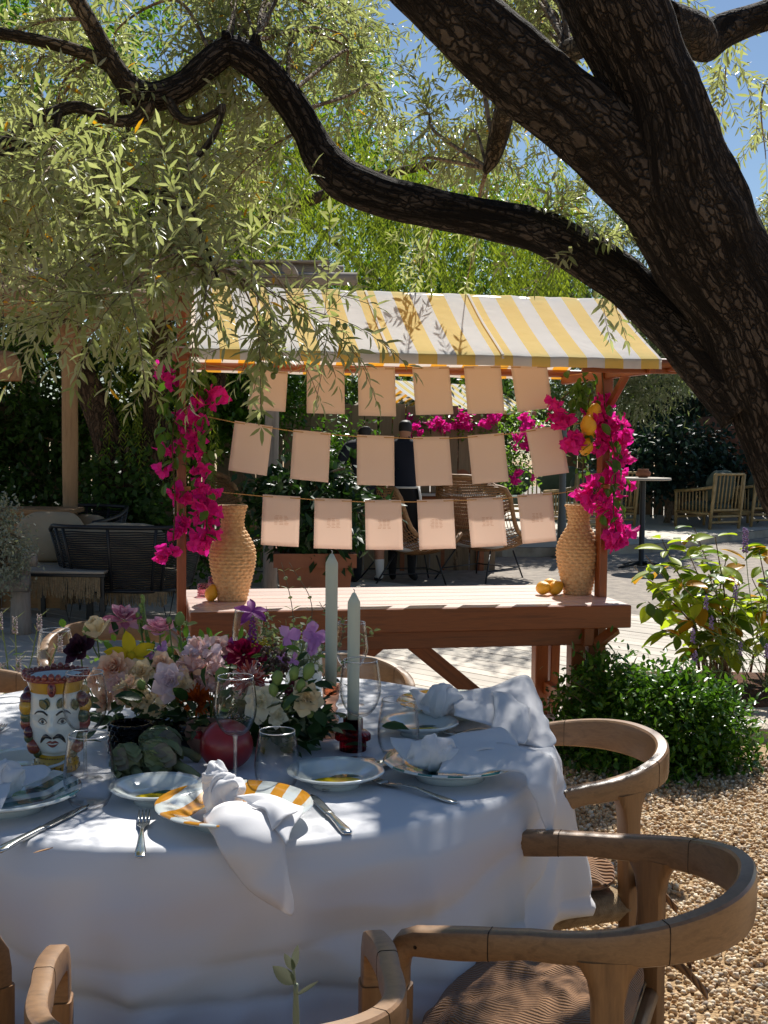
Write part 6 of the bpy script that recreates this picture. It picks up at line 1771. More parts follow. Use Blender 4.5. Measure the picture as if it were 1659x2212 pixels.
for s in (-1, 1):
    for z, mt, r in ((.165, 'plumglaze', .016), (.150, 'goldglaze', .017), (.128, 'oliveglaze', .014), (.112, 'redglaze', .015), (.095, 'plumglaze', .012), (.082, 'oliveglaze', .013), (.062, 'redglaze', .016), (.045, 'oliveglaze', .012)):
        a = s * (1.12 + rr.uniform(-.06, .25)); b = MB(); b.ball(hp(a, z, .004), r, 12, 9, (1, 1, 1.15)); b.build('fruit', M[mt], hv)
        a = s * (1.55 + rr.uniform(-.1, .3)); b = MB(); b.ball(hp(a, z + .01, .002), r * .9, 10, 8, (1, 1, 1.1)); b.build('fruit', M[rr.choice(['goldglaze', 'redglaze', 'plumglaze'])], hv)
for a, z, q in ((-.42, .172, .9), (-.16, .176, -.2), (.40, .176, -.6), (.75, .170, .3)):
    p = hp(a, z, .0035); n = Vector((math.sin(a), -math.cos(a), 0))
    Mx = Matrix.Translation(p) @ Matrix((Vector((math.cos(a) * q, math.sin(a) * q, -1)).normalized(), n.cross(Vector((math.cos(a) * q, math.sin(a) * q, -1)).normalized()), n)).transposed().to_4x4()
    b = MB(); petalgeo(b, Mx, .027, .019, .1, .03, 0, True); o = b.build('leaf', M['oliveglaze'], hv); mod(o, 'SOLIDIFY', thickness=.002)
hv.scale = (.95, .95, .96)
# ------------------------------------------------------------------ flowers on the table
fa = thing('flower_arrangement', 'low mixed bouquet of roses, lisianthus, carnations and dark leaves on the table', 'flowers', T(455, 1590))
PM = {}
def pm(name, c1, c2, tr=.35):
    if name not in PM: PM[name] = petal(name, c1, c2, tr)
    return PM[name]
CREAM = pm('cream_petal', S(244, 228, 190), S(236, 214, 176)); WHITE_P = pm('ivory_petal', S(240, 236, 214), S(230, 222, 196))
PEACH = pm('peach_petal', S(244, 200, 168), S(246, 218, 190)); PEACHC = pm('peach_heart', S(240, 150, 112), S(244, 170, 130))
PINK = pm('pink_petal', S(238, 168, 190), S(244, 190, 204)); BLUSH = pm('blush_petal', S(234, 196, 190), S(240, 212, 202))
LIL = pm('lilac_petal', S(214, 150, 214), S(228, 178, 224)); BURG = pm('burgundy_pink_petal', S(176, 80, 116), S(232, 190, 204))
PLUM = pm('dark_plum_petal', S(52, 24, 40), S(70, 34, 52), .2); YEL = pm('yellow_orchid_petal', S(222, 196, 40), S(206, 176, 30))
ORA = pm('orange_petal', S(200, 96, 22), S(176, 74, 18), .25); MAG = pm('magenta_petal', S(178, 22, 76), S(150, 16, 70))
RED = pm('red_edged_petal', S(186, 52, 52), S(214, 130, 110)); PUR = pm('purple_petal', S(134, 56, 132), S(160, 80, 156))
MAUVE = pm('mauve_lisianthus_petal', S(228, 206, 214), S(238, 222, 226)); BROWN = pm('brown_floret', S(86, 64, 58), S(120, 96, 84), .15)
SOL = pm('goldenrod_floret', S(204, 186, 40), S(180, 164, 40), .2)
FL = 0
def flower(px, py, Y, rpx, kind, mats, axis=(0, -.6, .8), parent=None, stem_to=None, label=None, name='flower'):
    """one bloom with its stem; parent: the bouquet or None for a stem of its own"""
    global FL; FL += 1
    c = P(px, py, Y); R = rpx * mpp(Y) * {'bud': 1.0, 'spike': 1.0, 'pea': .92, 'clem': 1.0}.get(kind, 1.18); b = MB(); sd = FL * 13
    ax = Vector(axis).normalized(); rr = random.Random(sd)
    if not isinstance(mats, list): mats = [mats]
    if kind == 'rose': bloom(b, c - ax * R * .3, ax, R, 30, open_=.75, ruf=.03, wide=1.05, seed=sd); bloom(b, c - ax * R * .1, ax, R * .5, 14, open_=.4, ruf=.03, wide=1.1, seed=sd + 1, mi=len(mats) - 1)
    elif kind == 'cup': bloom(b, c - ax * R * .5, ax, R * 1.15, 11, open_=.35, ruf=.05, wide=1.15, seed=sd, inner=.75)
    elif kind == 'lisi': bloom(b, c - ax * R * .3, ax, R, 16, open_=.85, ruf=.09, wide=1.15, seed=sd, inner=.6)
    elif kind == 'tulip': bloom(b, c - ax * R * .2, ax, R, 22, open_=1.0, ruf=.02, wide=.55, seed=sd, sharp=True, inner=.5)
    elif kind == 'ball':
        for k in range(70):
            d = Vector((rr.gauss(0, 1), rr.gauss(0, 1), rr.gauss(0, 1))).normalized()
            Mx = Matrix.Translation(c + d * R * .45) @ frame_from(d, rr.uniform(0, 6)) @ Matrix.Rotation(-rr.uniform(.5, 1.3), 4, 'Y')
            petalgeo(b, Mx, R * .62, R * .55, .4, -.1, .12, False, 3, 3, rr.randrange(len(mats)), rr.random() * 5)
    elif kind == 'fringe':
        for k in range(110):
            d = (Vector((rr.gauss(0, 1), rr.gauss(0, 1), rr.gauss(0, 1))).normalized() + ax * .7).normalized()
            Mx = Matrix.Translation(c) @ frame_from(d, rr.uniform(0, 6)) @ Matrix.Rotation(-1.4, 4, 'Y')
            petalgeo(b, Mx, R * rr.uniform(.8, 1.05), R * .22, .3, .1, .1, True, 2, 3, rr.randrange(len(mats)), rr.random() * 5)
    elif kind == 'orchid':
        F = Matrix.Translation(c) @ frame_from(ax, .4)
        for k in range(5): petalgeo(b, F @ Matrix.Rotation(k * 1.2566, 4, 'Z') @ Matrix.Rotation(-.35, 4, 'Y'), R * 1.15, R * .6, .35, -.2, .03, True, 5, 6)
        b.ball(c + ax * R * .1, R * .22, 10, 8)
    elif kind == 'pea':
        for k in range(4):
            q = c + Vector((rr.uniform(-.8, .8) * R, rr.uniform(-.3, .3) * R, rr.uniform(-.5, .5) * R))
            F = Matrix.Translation(q) @ frame_from((rr.uniform(-.7, .7), -1, .3), rr.uniform(0, 6))
            for j in range(3): petalgeo(b, F @ Matrix.Rotation(j * 1.9 + rr.uniform(-.3, .3), 4, 'Z') @ Matrix.Rotation(-rr.uniform(.2, .9), 4, 'Y'), R * rr.uniform(.6, .85), R * rr.uniform(.7, .9), .25, -.15, .16, False, 5, 5, 0, rr.random() * 6)
    elif kind == 'clem':
        F = Matrix.Translation(c) @ frame_from(ax, .4)
        for k in range(5): petalgeo(b, F @ Matrix.Rotation(k * 1.2566 + rr.uniform(-.2, .2), 4, 'Z') @ Matrix.Rotation(-rr.uniform(-.2, .6), 4, 'Y'), R * 1.1, R * .55, .3, -.3, .12, True, 4, 5, 0, rr.random() * 5)
    elif kind == 'florets':
        for k in range(120):
            d = Vector((rr.gauss(0, 1), rr.gauss(0, 1), rr.gauss(0, 1) * .8)).normalized(); b.ball(c + d * R * rr.uniform(.75, 1), R * .10, 5, 4, mi=rr.randrange(len(mats)))
    elif kind == 'spike':
        for k in range(46):
            q = k / 46; a = k * 2.4; rr_ = R * .24 * (1 - q * .7)
            b.ball(c + Vector((rr_ * math.cos(a), rr_ * math.sin(a), R * (-1 + 2 * q))), R * .10 * (1.1 - q * .6), 6, 5)
    elif kind == 'bud':
        F = Matrix.Translation(c) @ frame_from(ax)
        def fn(d): return 1 - .35 * max(0, d.z) + .08 * math.sin(3 * math.atan2(d.y, d.x) + d.z * 3)
        b.ball((0, 0, 0), 1, 12, 10, (R * .55, R * .55, R), fn, M=F)
        for k in range(4): petalgeo(b, F @ Matrix.Translation((0, 0, -R * .8)) @ Matrix.Rotation(k * 1.57, 4, 'Z') @ Matrix.Rotation(-1.05, 4, 'Y'), R * 1.1, R * .4, .3, .1, 0, True, 2, 4)
    t = parent
    if parent is None:
        t = thing({'tulip': 'tulip', 'cup': 'lisianthus', 'rose': 'rose', 'clem': 'clematis', 'pea': 'sweet_pea'}[kind], label, 'flower', stem_to, 0, 'single stems standing beside the bouquet')
    o = b.build(name, mats, t, world=True)
    base = stem_to if stem_to is not None else Vector((455 * 0 + fa.location.x + (c.x - fa.location.x) * .45, fa.location.y + (c.y - fa.location.y) * .5, TZ + .05))
    s = MB(); mid = c.lerp(base, .5) + Vector(((c.x - base.x) * .25, 0, .02))
    cc = crom([tuple(c - ax * R * .25), tuple(mid), tuple(base)], 8); s.tube(cc, .0019, 6)
    s.build('stem', M['stem'], t if parent is None else o, world=True)
    return o
sb_ = lambda px, py: T(px, py)
flower(268, 1336, 3.02, 40, 'tulip', BURG, (.15, -.5, .85), None, sb_(300, 1570), 'double tulip with pink edged burgundy petals, tallest on the left')
flower(207, 1358, 2.98, 33, 'cup', CREAM, (-.1, -.2, 1), None, sb_(262, 1575), 'cream open lisianthus standing left of the burgundy tulip')
flower(346, 1354, 3.0, 36, 'rose', [PINK, PINK], (.05, -.25, 1), None, sb_(340, 1575), 'pink rose standing right of the burgundy tulip')
flower(168, 1402, 2.95, 32, 'rose', [PLUM, PLUM], (-.3, -.7, .5), None, sb_(240, 1580), 'dark plum ranunculus leaning over the head vase')
flower(545, 1322, 3.2, 36, 'clem', PUR, (.1, -.5, .6), None, sb_(520, 1545), 'purple clematis standing above the rear wine glass')
flower(654, 1384, 3.05, 46, 'pea', LIL, (0, -.8, .6), None, sb_(600, 1570), 'lilac sweet pea spray left of the tall candle')
for px, py, Y, r, kd, mt, ax in (
    (245, 1442, 2.86, 38, 'rose', [PEACH, PEACHC], (-.2, -.8, .5)), (225, 1512, 2.84, 27, 'rose', [PEACH, PEACHC], (-.5, -.8, .2)),
    (282, 1420, 2.9, 44, 'orchid', [YEL], (.3, -.7, .5)), (282, 1495, 2.80, 33, 'ball', [CREAM, PEACH], (0, -1, .3)), (305, 1452, 2.86, 30, 'lisi', [CREAM], (0, -.8, .5)),
    (368, 1471, 2.80, 37, 'lisi', [MAUVE], (.1, -1, .25)), (438, 1420, 2.86, 42, 'ball', [BLUSH, MAUVE], (0, -.8, .6)), (412, 1452, 2.84, 36, 'ball', [BLUSH, PEACH], (0, -1, .3)), (460, 1465, 2.84, 34, 'ball', [BLUSH, BLUSH], (0, -1, .3)),
    (425, 1513, 2.80, 32, 'fringe', [ORA], (0, -.8, .5)), (395, 1500, 2.82, 18, 'fringe', [ORA], (-.4, -.8, .5)), (528, 1410, 2.92, 40, 'lisi', [MAG], (.1, -.6, .8)), (500, 1405, 2.95, 26, 'clem', [PUR], (-.4, -.6, .5)),
    (541, 1468, 2.76, 38, 'fringe', [RED, BLUSH, RED], (.05, -.9, .4)), (562, 1518, 2.70, 36, 'lisi', [WHITE_P], (-.1, -1, .3)), (663, 1508, 2.70, 33, 'lisi', [CREAM], (.2, -1, .3)),
    (586, 1432, 2.9, 36, 'florets', [BROWN], (0, 0, 1)), (560, 1402, 2.95, 22, 'florets', [SOL], (0, 0, 1)), (545, 1385, 2.95, 52, 'spike', [PUR], (0, 0, 1)),
    (530, 1500, 2.84, 26, 'ball', [CREAM, BLUSH], (0, -1, .2)), (335, 1405, 2.95, 22, 'pea', [LIL], (0, -1, .3)), (640, 1490, 2.8, 22, 'florets', [pm('berry', S(110, 30, 46), S(90, 24, 40), .1)], (0, 0, 1)),
    (470, 1398, 2.95, 30, 'lisi', [BLUSH], (-.2, -.6, .6)), (395, 1480, 2.8, 26, 'lisi', [CREAM], (0, -.9, .4)), (600, 1548, 2.70, 20, 'lisi', [WHITE_P], (.1, -.9, .4)), (255, 1478, 2.83, 26, 'lisi', [BLUSH], (-.2, -.9, .3)), (620, 1420, 2.98, 24, 'pea', [LIL], (0, -1, .3)), (205, 1470, 2.9, 24, 'lisi', [PEACH], (-.6, -.7, .2)), (330, 1520, 2.8, 26, 'ball', [CREAM], (0, -1, .2)), (350, 1430, 2.88, 22, 'lisi', [PEACH], (0, -.8, .4))):
    flower(px, py, Y, r, kd, mt, ax, fa)
BUD = [M['bud']]
for px, py, Y, r, ax in ((188, 1362, 2.98, 18, (-.2, 0, 1)), (388, 1335, 3.0, 20, (.2, 0, 1)), (365, 1340, 3.0, 12, (0, 0, 1)), (600, 1462, 2.70, 22, (.1, -.3, 1)), (636, 1452, 2.70, 20, (.2, -.3, 1)), (590, 1488, 2.70, 20, (-.1, -.3, 1)),
    (668, 1447, 2.70, 24, (.4, -.2, 1)), (480, 1456, 2.8, 26, (.3, -.5, .8)), (620, 1520, 2.70, 16, (.2, -.3, 1)), (455, 1405, 2.9, 18, (.6, -.2, .5)), (305, 1478, 2.78, 18, (0, -.6, .8)), (430, 1392, 2.92, 18, (.5, 0, .8)), (650, 1478, 2.70, 18, (.3, 0, 1)), (555, 1455, 2.82, 16, (0, -.3, 1)), (672, 1545, 2.74, 18, (.2, -.2, -1)), (297, 1505, 2.77, 22, (.2, -.6, .4))):
    flower(px, py, Y, r, 'bud', BUD, ax, fa, name='bud')
rr = random.Random(77)
for (x0, y0, n, dx, dy) in ((303, 1290, 9, 1, 9), (262, 1490, 9, 6, -7), (328, 1460, 8, 3, -6), (352, 1455, 5, 4, 6)):     # green delphinium-like spikes
    for k in range(n):
        flower(x0 + dx * k * .6 + rr.uniform(-8, 8), y0 + dy * k + rr.uniform(-3, 3), 2.9 if y0 > 1350 else 3.02, 8 + k * .4, 'bud', BUD, (rr.uniform(-.5, .5), -.2, 1), fa, name='bud')
# dark leaves filling the bouquet
rg = np.random.default_rng(3)
def fillleaves(name, px, py, Y, sx, sy, sY, n, L, W, mat, seed, tmpl=T_WD):
    rg = np.random.default_rng(seed)
    pts = [tuple(P(px + rg.normal() * sx, py + rg.normal() * sy, Y + rg.normal() * sY)) for _ in range(n)]
    pts = [p for p in pts if p[2] > TZ + .015]; n = len(pts)
    c = np.array(pts); ctr = np.array(fa.location) + np.array([0, 0, .06])
    xd = unit(c - ctr) + rnd_dirs(rg, n) * .7; xd[:, 2] -= .1
    # keep tips above the cloth
    low = c[:, 2] + xd[:, 2] / np.linalg.norm(xd, axis=1) * L < TZ + .01
    xd[low, 2] = np.abs(xd[low, 2]) * .3
    return scatter(name, tmpl, c, xd, rnd_dirs(rg, n) * .5 + np.array([0, -.3, 1]), L * rg.uniform(.6, 1.2, n), W * rg.uniform(.7, 1.2, n), mat, fa, True, True)
fillleaves('leaves', 450, 1565, 2.90, 120, 32, .09, 520, .055, .028, M['flowerleaf'], 5)
fillleaves('leaves', 630, 1565, 2.82, 38, 32, .07, 150, .055, .03, M['flowerleaf'], 6)
fillleaves('leaves', 480, 1470, 3.02, 115, 30, .06, 220, .045, .018, M['flowerleaf'], 7)
fillleaves('light_leaves', 430, 1415, 3.0, 120, 22, .06, 110, .036, .016, M['midleaf'], 8)
fillleaves('grey_leaves', 640, 1545, 2.8, 40, 30, .05, 60, .035, .015, M['sprig'], 9)
MB().lathe([(0, 0), (.13, 0), (.14, .03), (.12, .055), (0, .055)], 26, (0, 0, 0)).build('container', M['blackglaze'], fa)
def sprig(label, px0, py0, px1, py1, Y, n, L, seed, mat='sprig', base=None, root=None, name='herb_sprig', bend=.03):
    rg = np.random.default_rng(seed); a = np.array(P(px0, py0, Y)); e = np.array(P(px1, py1, Y + .05)); m = (a + e) / 2 + np.array([rg.normal() * bend, 0, bend])
    c = np.array(crom([a, m, e], 10)); t = root
    if root is None: t = thing(name, label, 'plant', a, 0, None)
    b = MB(); b.tube(c, [.0016 * (1 - .5 * i / len(c)) for i in range(len(c))], 5); b.build('stem', M['twig'], t, world=True)
    q = np.array([c[min(int((.15 + .85 * i / n) * (len(c) - 1)), len(c) - 1)] for i in range(n)]); q = np.repeat(q, 2, 0)
    d = np.repeat(unit(np.gradient(c, axis=0))[np.minimum(((.15 + .85 * np.arange(n) / n) * (len(c) - 1)).astype(int), len(c) - 1)], 2, 0)
    ph = np.repeat(np.arange(n) * 1.57, 2) + np.tile([0, 3.14], n)
    side = np.stack([np.cos(ph), np.sin(ph), np.zeros_like(ph)], 1)
    scatter('leaves', T_LF, q, d * .6 + side, d + rnd_dirs(rg, len(q)) * .2, L * rg.uniform(.6, 1.15, len(q)), L * .45, M[mat], t, True, True)
    return t
hb = thing('herb_bunch', 'grey green leafy herb sprigs rising behind the flowers before the counter', 'plant', T(640, 1515))
for i, (x0, y0, x1, y1) in enumerate(((640, 1470, 608, 1215), (630, 1470, 625, 1215), (655, 1470, 690, 1300), (620, 1470, 560, 1330), (690, 1480, 740, 1330), (600, 1470, 575, 1310), (665, 1460, 660, 1330), (700, 1490, 815, 1355), (590, 1450, 520, 1395), (640, 1450, 640, 1350), (610, 1440, 600, 1360), (470, 1430, 440, 1400), (400, 1420, 410, 1345))):
    sprig('', x0, y0, x1, y1, 3.25, 9, .026, 200 + i, root=hb)
fl_ = crown('leaves', [E(640, 1400, 3.25, .07, .05, .04, 300), E(560, 1390, 3.25, .05, .05, .04, 200)], M['sprig'], .022, .009, hb, 66, 12, .02)
# lavender at the left behind the table
lv = thing('lavender', 'pale lavender stems with dry flower heads at the left behind the table', 'plant', gp(20, 4.3))
for i, (x0, y0, x1, y1) in enumerate(((20, 1560, 0, 1330), (25, 1560, 85, 1335), (24, 1560, 32, 1340), (10, 1560, 5, 1440), (40, 1560, 130, 1380), (0, 1560, -30, 1400), (28, 1560, 40, 1430))):
    a = P(x0, y0, 4.3); e = P(x1, y1, 4.25); g0 = Vector((a.x, 4.3, 0))
    b = MB(); c = crom([tuple(g0), tuple(a), tuple(a.lerp(e, .5) + Vector((.012, 0, 0))), tuple(e)], 8); b.tube(c, .0022, 5); s_ = b.build('stem', M['stem'], lv, world=True)
    b = MB(); rr = random.Random(i)
    for k in range(26):
        q = k / 26; an = k * 2.4; b.ball(e + Vector((.007 * math.cos(an), .007 * math.sin(an), -.045 + .06 * q)), .0042 * (1.15 - q * .5), 6, 5)
    b.build('flower_head', pm('lavender_floret', S(176, 160, 172), S(200, 190, 176), .2), lv, world=True)
    scatter('leaves', T_RH, [c[k] for k in range(12, 26, 2)], [(math.cos(k * 2.2), math.sin(k * 2.2), .9) for k in range(7)], [(0, 0, 1)] * 7, .05, .005, M['sprig'], lv, True)
# young olive shoot in the near foreground
sh = thing('olive_shoot', 'young olive shoot with four leaves rising in the foreground before the tablecloth', 'plant', tuple(G(660, 3200)), 0)
sp0 = P(640, 2260, 1.42); pts = [tuple(Vector((sp0.x + .01, 1.42, 0))), tuple(sp0), tuple(P(639, 2150, 1.42)), tuple(P(633, 2090, 1.42))]
MB().tube(crom(pts, 8), [.004] * 10 + [.0028] * 8 + [.0018] * 7, 8).build('stem', pm('shoot_stem', S(132, 140, 120), S(116, 126, 102), .05), sh, world=True)
for (x0, y0, x1, y1, w_) in ((636, 2125, 592, 2090, .017), (636, 2096, 616, 2064, .010), (634, 2092, 642, 2046, .009), (640, 2150, 684, 2122, .005)):
    a = P(x0, y0, 1.42); e = P(x1, y1, 1.40); d = e - a
    b = MB(); Mx = Matrix.Translation(a) @ Matrix((d.normalized(), Vector((0, -.3, 1)).cross(d).normalized().cross(d.normalized()).cross(d.normalized()) * 1.0, Vector((0, -1, .3)))).transposed().to_4x4()
    up = Vector((0, -1, .4)); y_ = up.cross(d).normalized(); z_ = d.normalized().cross(y_)
    Mx = Matrix.Translation(a) @ Matrix((d.normalized(), y_, z_)).transposed().to_4x4()
    petalgeo(b, Mx, d.length, w_, .3, -.1, 0, True, 4, 7); b.build('leaf', leafm('shoot_leaf', [S(52, 72, 48)], S(64, 82, 60), .06, .5, (1, 1, .8)) if 'shoot_leaf' not in bpy.data.materials else bpy.data.materials['shoot_leaf'], sh, world=True)

# ------------------------------------------------------------------ shrubs at the right
def big_leaf_shrub(label, base, tips, nleaf, seed, L=.14):
    t = thing('leafy_shrub', label, 'shrub', base); rr = random.Random(seed)
    gm = []
    for q in ('shrub', 'shrubdark', 'shrubyel'):
        b = MB(); petalgeo(b, Matrix.Identity(4), 1, .52, .28, -.22, .03, True, 6, 8); gm.append(b.mesh('shrub_leaf', M[q]))
    I = ROOTM[t].inverted(); b = MB(); spots = []
    for (px, py, Y) in tips:
        e = P(px, py, Y); a = Vector(base) + Vector((rr.uniform(-.10, .10), rr.uniform(-.08, .08), 0))
        m1 = a.lerp(e, .45) + Vector(((a.x - e.x) * .12, 0, .10))
        c = crom([tuple(a), tuple(m1), tuple(e)], 12)
        b.tube(c, [.009 * (1 - .75 * i / len(c)) for i in range(len(c))], 6)
        for k in range(13, len(c)): spots.append((Vector(c[k]), (Vector(c[k]) - Vector(c[k - 1])).normalized(), k / len(c)))
    b.build('stem', M['bark2'], t, world=True)
    for i in range(nleaf):
        p, d, q = rr.choice(spots) if i % 3 else spots[(i * 7) % len(spots)]
        a = rr.uniform(0, 6.28); out = Vector((math.cos(a), math.sin(a), rr.uniform(-.75, .15) + .35 * d.z)).normalized()
        Lq = L * rr.uniform(.6, 1.1)
        up = Vector((rr.uniform(-.4, .4), rr.uniform(-.4, .4), 1)); y_ = up.cross(out).normalized(); z_ = out.cross(y_)
        Mx = Matrix.Translation(p + out * .02) @ Matrix((out, y_, z_)).transposed().to_4x4() @ Matrix.Diagonal((Lq, Lq, Lq, 1))
        o = link(bpy.data.objects.new('leaf', rr.choices(gm, (6, 3, 1.1))[0])); o.parent = t; o.matrix_local = I @ Mx
    return t
tips = [(1395, 1200, 6.9), (1370, 1225, 7.0), (1430, 1165, 7.0), (1500, 1140, 7.1), (1545, 1160, 6.9), (1490, 1200, 6.8), (1420, 1270, 6.8), (1400, 1300, 6.9), (1460, 1250, 6.7), (1530, 1240, 6.8), (1570, 1200, 7.1), (1590, 1290, 6.8), (1480, 1330, 6.7), (1430, 1360, 6.8), (1550, 1330, 6.7), (1600, 1240, 7.0), (1500, 1290, 6.7), (1445, 1210, 7.0), (1560, 1390, 6.7), (1490, 1400, 6.7)]
big_leaf_shrub('large leaved yellow green shrub glowing in the sun right of the stall', G(1545, 1490), tips, 290, 4, .15)
tips = [(1640, 1190, 7.0), (1660, 1160, 7.2), (1625, 1250, 6.9), (1650, 1290, 6.9), (1700, 1220, 7.0), (1680, 1330, 6.9), (1640, 1370, 6.8)]
big_leaf_shrub('large leaved shrub cut by the right edge beside the lavender', G(1650, 1470), tips, 105, 5, .15)
lv = thing('lavender', 'wiry lavender with few purple heads in front of the right hand shrub', 'plant', G(1630, 1520))
rr = random.Random(8)
b = MB(); heads = MB(); Ls = []
for k in range(34):
    a = G(1640, 1520) + Vector((rr.uniform(-.25, .25), rr.uniform(-.1, .1), 0)); e = P(rr.uniform(1470, 1720), rr.uniform(1240, 1500), 6.45 + rr.uniform(-.15, .15))
    m_ = a.lerp(e, .55) + Vector((0, 0, .08)); c = crom([tuple(a), tuple(m_), tuple(e)], 6); b.tube(c, .0022, 4, cap=False); Ls += [(c[i], c[min(i + 1, len(c) - 1)] - c[i - 1]) for i in range(2, 11)]
    if k % 3 == 0:
        for j in range(12): heads.ball(e + Vector((.008 * math.cos(j * 2.4), .008 * math.sin(j * 2.4), -.03 + .006 * j)), .0065, 5, 4)
e = P(1610, 1172, 6.6); b.tube(crom([tuple(P(1630, 1350, 6.5)), tuple(P(1616, 1250, 6.6)), tuple(e)], 6), .0022, 4)
for j in range(26): heads.ball(e + Vector((.011 * math.cos(j * 2.4), .011 * math.sin(j * 2.4), -.05 + .005 * j)), .008, 5, 4)
b.build('stem', M['stem'], lv, world=True); stuff(heads.build('flower_heads', pm('lavender_purple', S(140, 116, 168), S(166, 146, 184), .2), lv, world=True))
rg = np.random.default_rng(2); n = len(Ls)
scatter('leaves', T_RH, [q[0] for q in Ls], np.array([q[1] for q in Ls]) * 12 + rnd_dirs(rg, n) * .7, rnd_dirs(rg, n), .05, .006, M['sprig'], lv, True)
# the privet bush
pv = thing('privet_bush', 'dense small leaved green bush on the gravel behind the right hand chairs', 'bush', G(1400, 1640))
ells = [E(1420, 1560, 5.6, .34, .34, .24, 5200), E(1310, 1520, 5.7, .22, .25, .20, 2400), E(1530, 1580, 5.55, .22, .25, .19, 2400), E(1400, 1640, 5.5, .38, .3, .14, 3000), E(1270, 1600, 5.6, .18, .22, .20, 1500)]
crown('foliage', ells, M['privet'], .040, .019, pv, 71, 16, .045, T_LF, droop=-.25)
rr = random.Random(6); b = MB(); pos, xd = [], []
for k in range(46):
    px = rr.uniform(1225, 1600); py = 1455 + abs(px - 1400) * .20 + rr.uniform(-30, 50)
    a = Vector(pv.location) + Vector((rr.uniform(-.2, .2), rr.uniform(-.1, .1), 0)); e = P(px, py, 5.6 + rr.uniform(-.2, .2))
    c = crom([tuple(a), tuple(a.lerp(e, .6) + Vector((0, 0, .04))), tuple(e)], 8); b.tube(c, .003, 4, cap=False)
    for i in range(8, len(c)):
        for s in (-1, 1):
            an = i * 1.57 + (0 if s > 0 else math.pi); pos.append(c[i]); xd.append((math.cos(an) * .8, math.sin(an) * .8, .7))
b.build('stem', M['twig'], pv, world=True)
rg = np.random.default_rng(1); n = len(pos)
scatter('shoots', T_LF, pos, xd, rnd_dirs(rg, n) * .4 + np.array([0, 0, 1]), .042 * rg.uniform(.7, 1.2, n), .019, M['privet'], pv, True)
# ------------------------------------------------------------------ the old olive tree that leans over the table
ot = thing('olive_tree', 'old olive tree leaning in from the right with dark trunk and long low limb', 'tree', gp(2010, 3.85))
LIMB = []          # sample points of the limbs, to hang branches on
def bark_tube(name, pts, n=34, step=.022, amp=.05, knots=(), mat='barklimb', smooth=True):
    cpts = [(*P(x, y, Y), r * mpp(Y)) for x, y, r, Y in pts]
    c = crom(cpts, 30); L = [0.0]
    for i in range(1, len(c)): L.append(L[-1] + float(np.linalg.norm(c[i][:3] - c[i - 1][:3])))
    m_ = max(8, int(L[-1] / step)); cc = [np.array([np.interp(L[-1] * k / m_, L, [q[j] for q in c]) for j in range(4)]) for k in range(m_ + 1)]
    b = MB(); b.tube([q[:3] for q in cc], [q[3] for q in cc], n)
    vs = []
    for i, v in enumerate(b.v):
        ctr = Vector(cc[i // n][:3]); r = cc[i // n][3]; d = (Vector(v) - ctr); 
        a = 2 * math.pi * (i % n) / n; s = L[-1] * (i // n) / m_
        dd = d / max(r, 1e-5)
        k = mnoise.noise(Vector((dd.x * 2.2, dd.y * 2.2, dd.z * 2.2 + s * 3))) * .8 + mnoise.noise(Vector((v[0] * 9, v[1] * 9, v[2] * 9))) * .9
        rg_ = abs(mnoise.noise(Vector((dd.x * 5 + s * 1.5, dd.y * 5, dd.z * 5 + s * 4)))) * .9
        vs.append(tuple(ctr + d * (1 + amp * k - amp * .8 * rg_)))
    b.v = vs
    for q in cc[:: max(1, int(.06 / step))]: LIMB.append(q[:3])
    o = b.build(name, M[mat], ot, world=True)
    seed = len(LIMB) * .37; R0 = max(.03, cc[0][3] * .8)
    at = o.data.attributes.new('bark', 'FLOAT_VECTOR', 'POINT')
    at.data.foreach_set('vector', np.array([(R0 * math.cos(2 * math.pi * (i % n) / n) + seed, R0 * math.sin(2 * math.pi * (i % n) / n), L[-1] * (i // n) / m_) for i in range(len(vs))], np.float32).ravel())
    return o
bark_tube('trunk', [(2010, 1700, 175, 3.85), (1960, 1560, 150, 3.8), (1880, 1350, 125, 3.72), (1800, 1160, 112, 3.66), (1744, 1033, 108, 3.62), (1683, 874, 108, 3.58), (1645, 780, 108, 3.56), (1594, 650, 114, 3.53), (1518, 520, 125, 3.5), (1461, 400, 126, 3.46), (1435, 280, 106, 3.42), (1413, 200, 97, 3.4), (1370, 100, 97, 3.38), (1325, 0, 105, 3.36), (1285, -100, 100, 3.35), (1215, -280, 85, 3.3), (1150, -480, 70, 3.2)], 64, .014, .085)
bark_tube('limb', [(1470, 480, 86, 3.46), (1350, 345, 86, 3.42), (1245, 250, 84, 3.38), (1135, 165, 84, 3.36), (1040, 78, 82, 3.34), (960, 0, 80, 3.32), (860, -100, 76, 3.3), (740, -230, 66, 3.25), (600, -360, 54, 3.2)], 48, .014, .08)
bark_tube('limb', [(1620, 880, 74, 3.58), (1575, 825, 72, 3.60), (1500, 750, 60, 3.62), (1430, 680, 53, 3.66), (1370, 625, 52, 3.7), (1300, 573, 51, 3.72), (1232, 532, 49, 3.75), (1147, 495, 46, 3.8), (1025, 470, 41, 3.85), (905, 443, 43, 3.9), (829, 424, 43, 3.92), (775, 405, 45, 3.94), (735, 382, 46, 3.95), (693, 338, 42, 3.95), (668, 288, 35, 3.95), (630, 225, 35, 3.94), (575, 158, 33, 3.92), (530, 124, 34, 3.9), (493, 110, 31, 3.9), (445, 142, 30, 3.88), (395, 185, 28, 3.86), (340, 208, 30, 3.84), (296, 202, 30, 3.82)], 36, .014, .085)
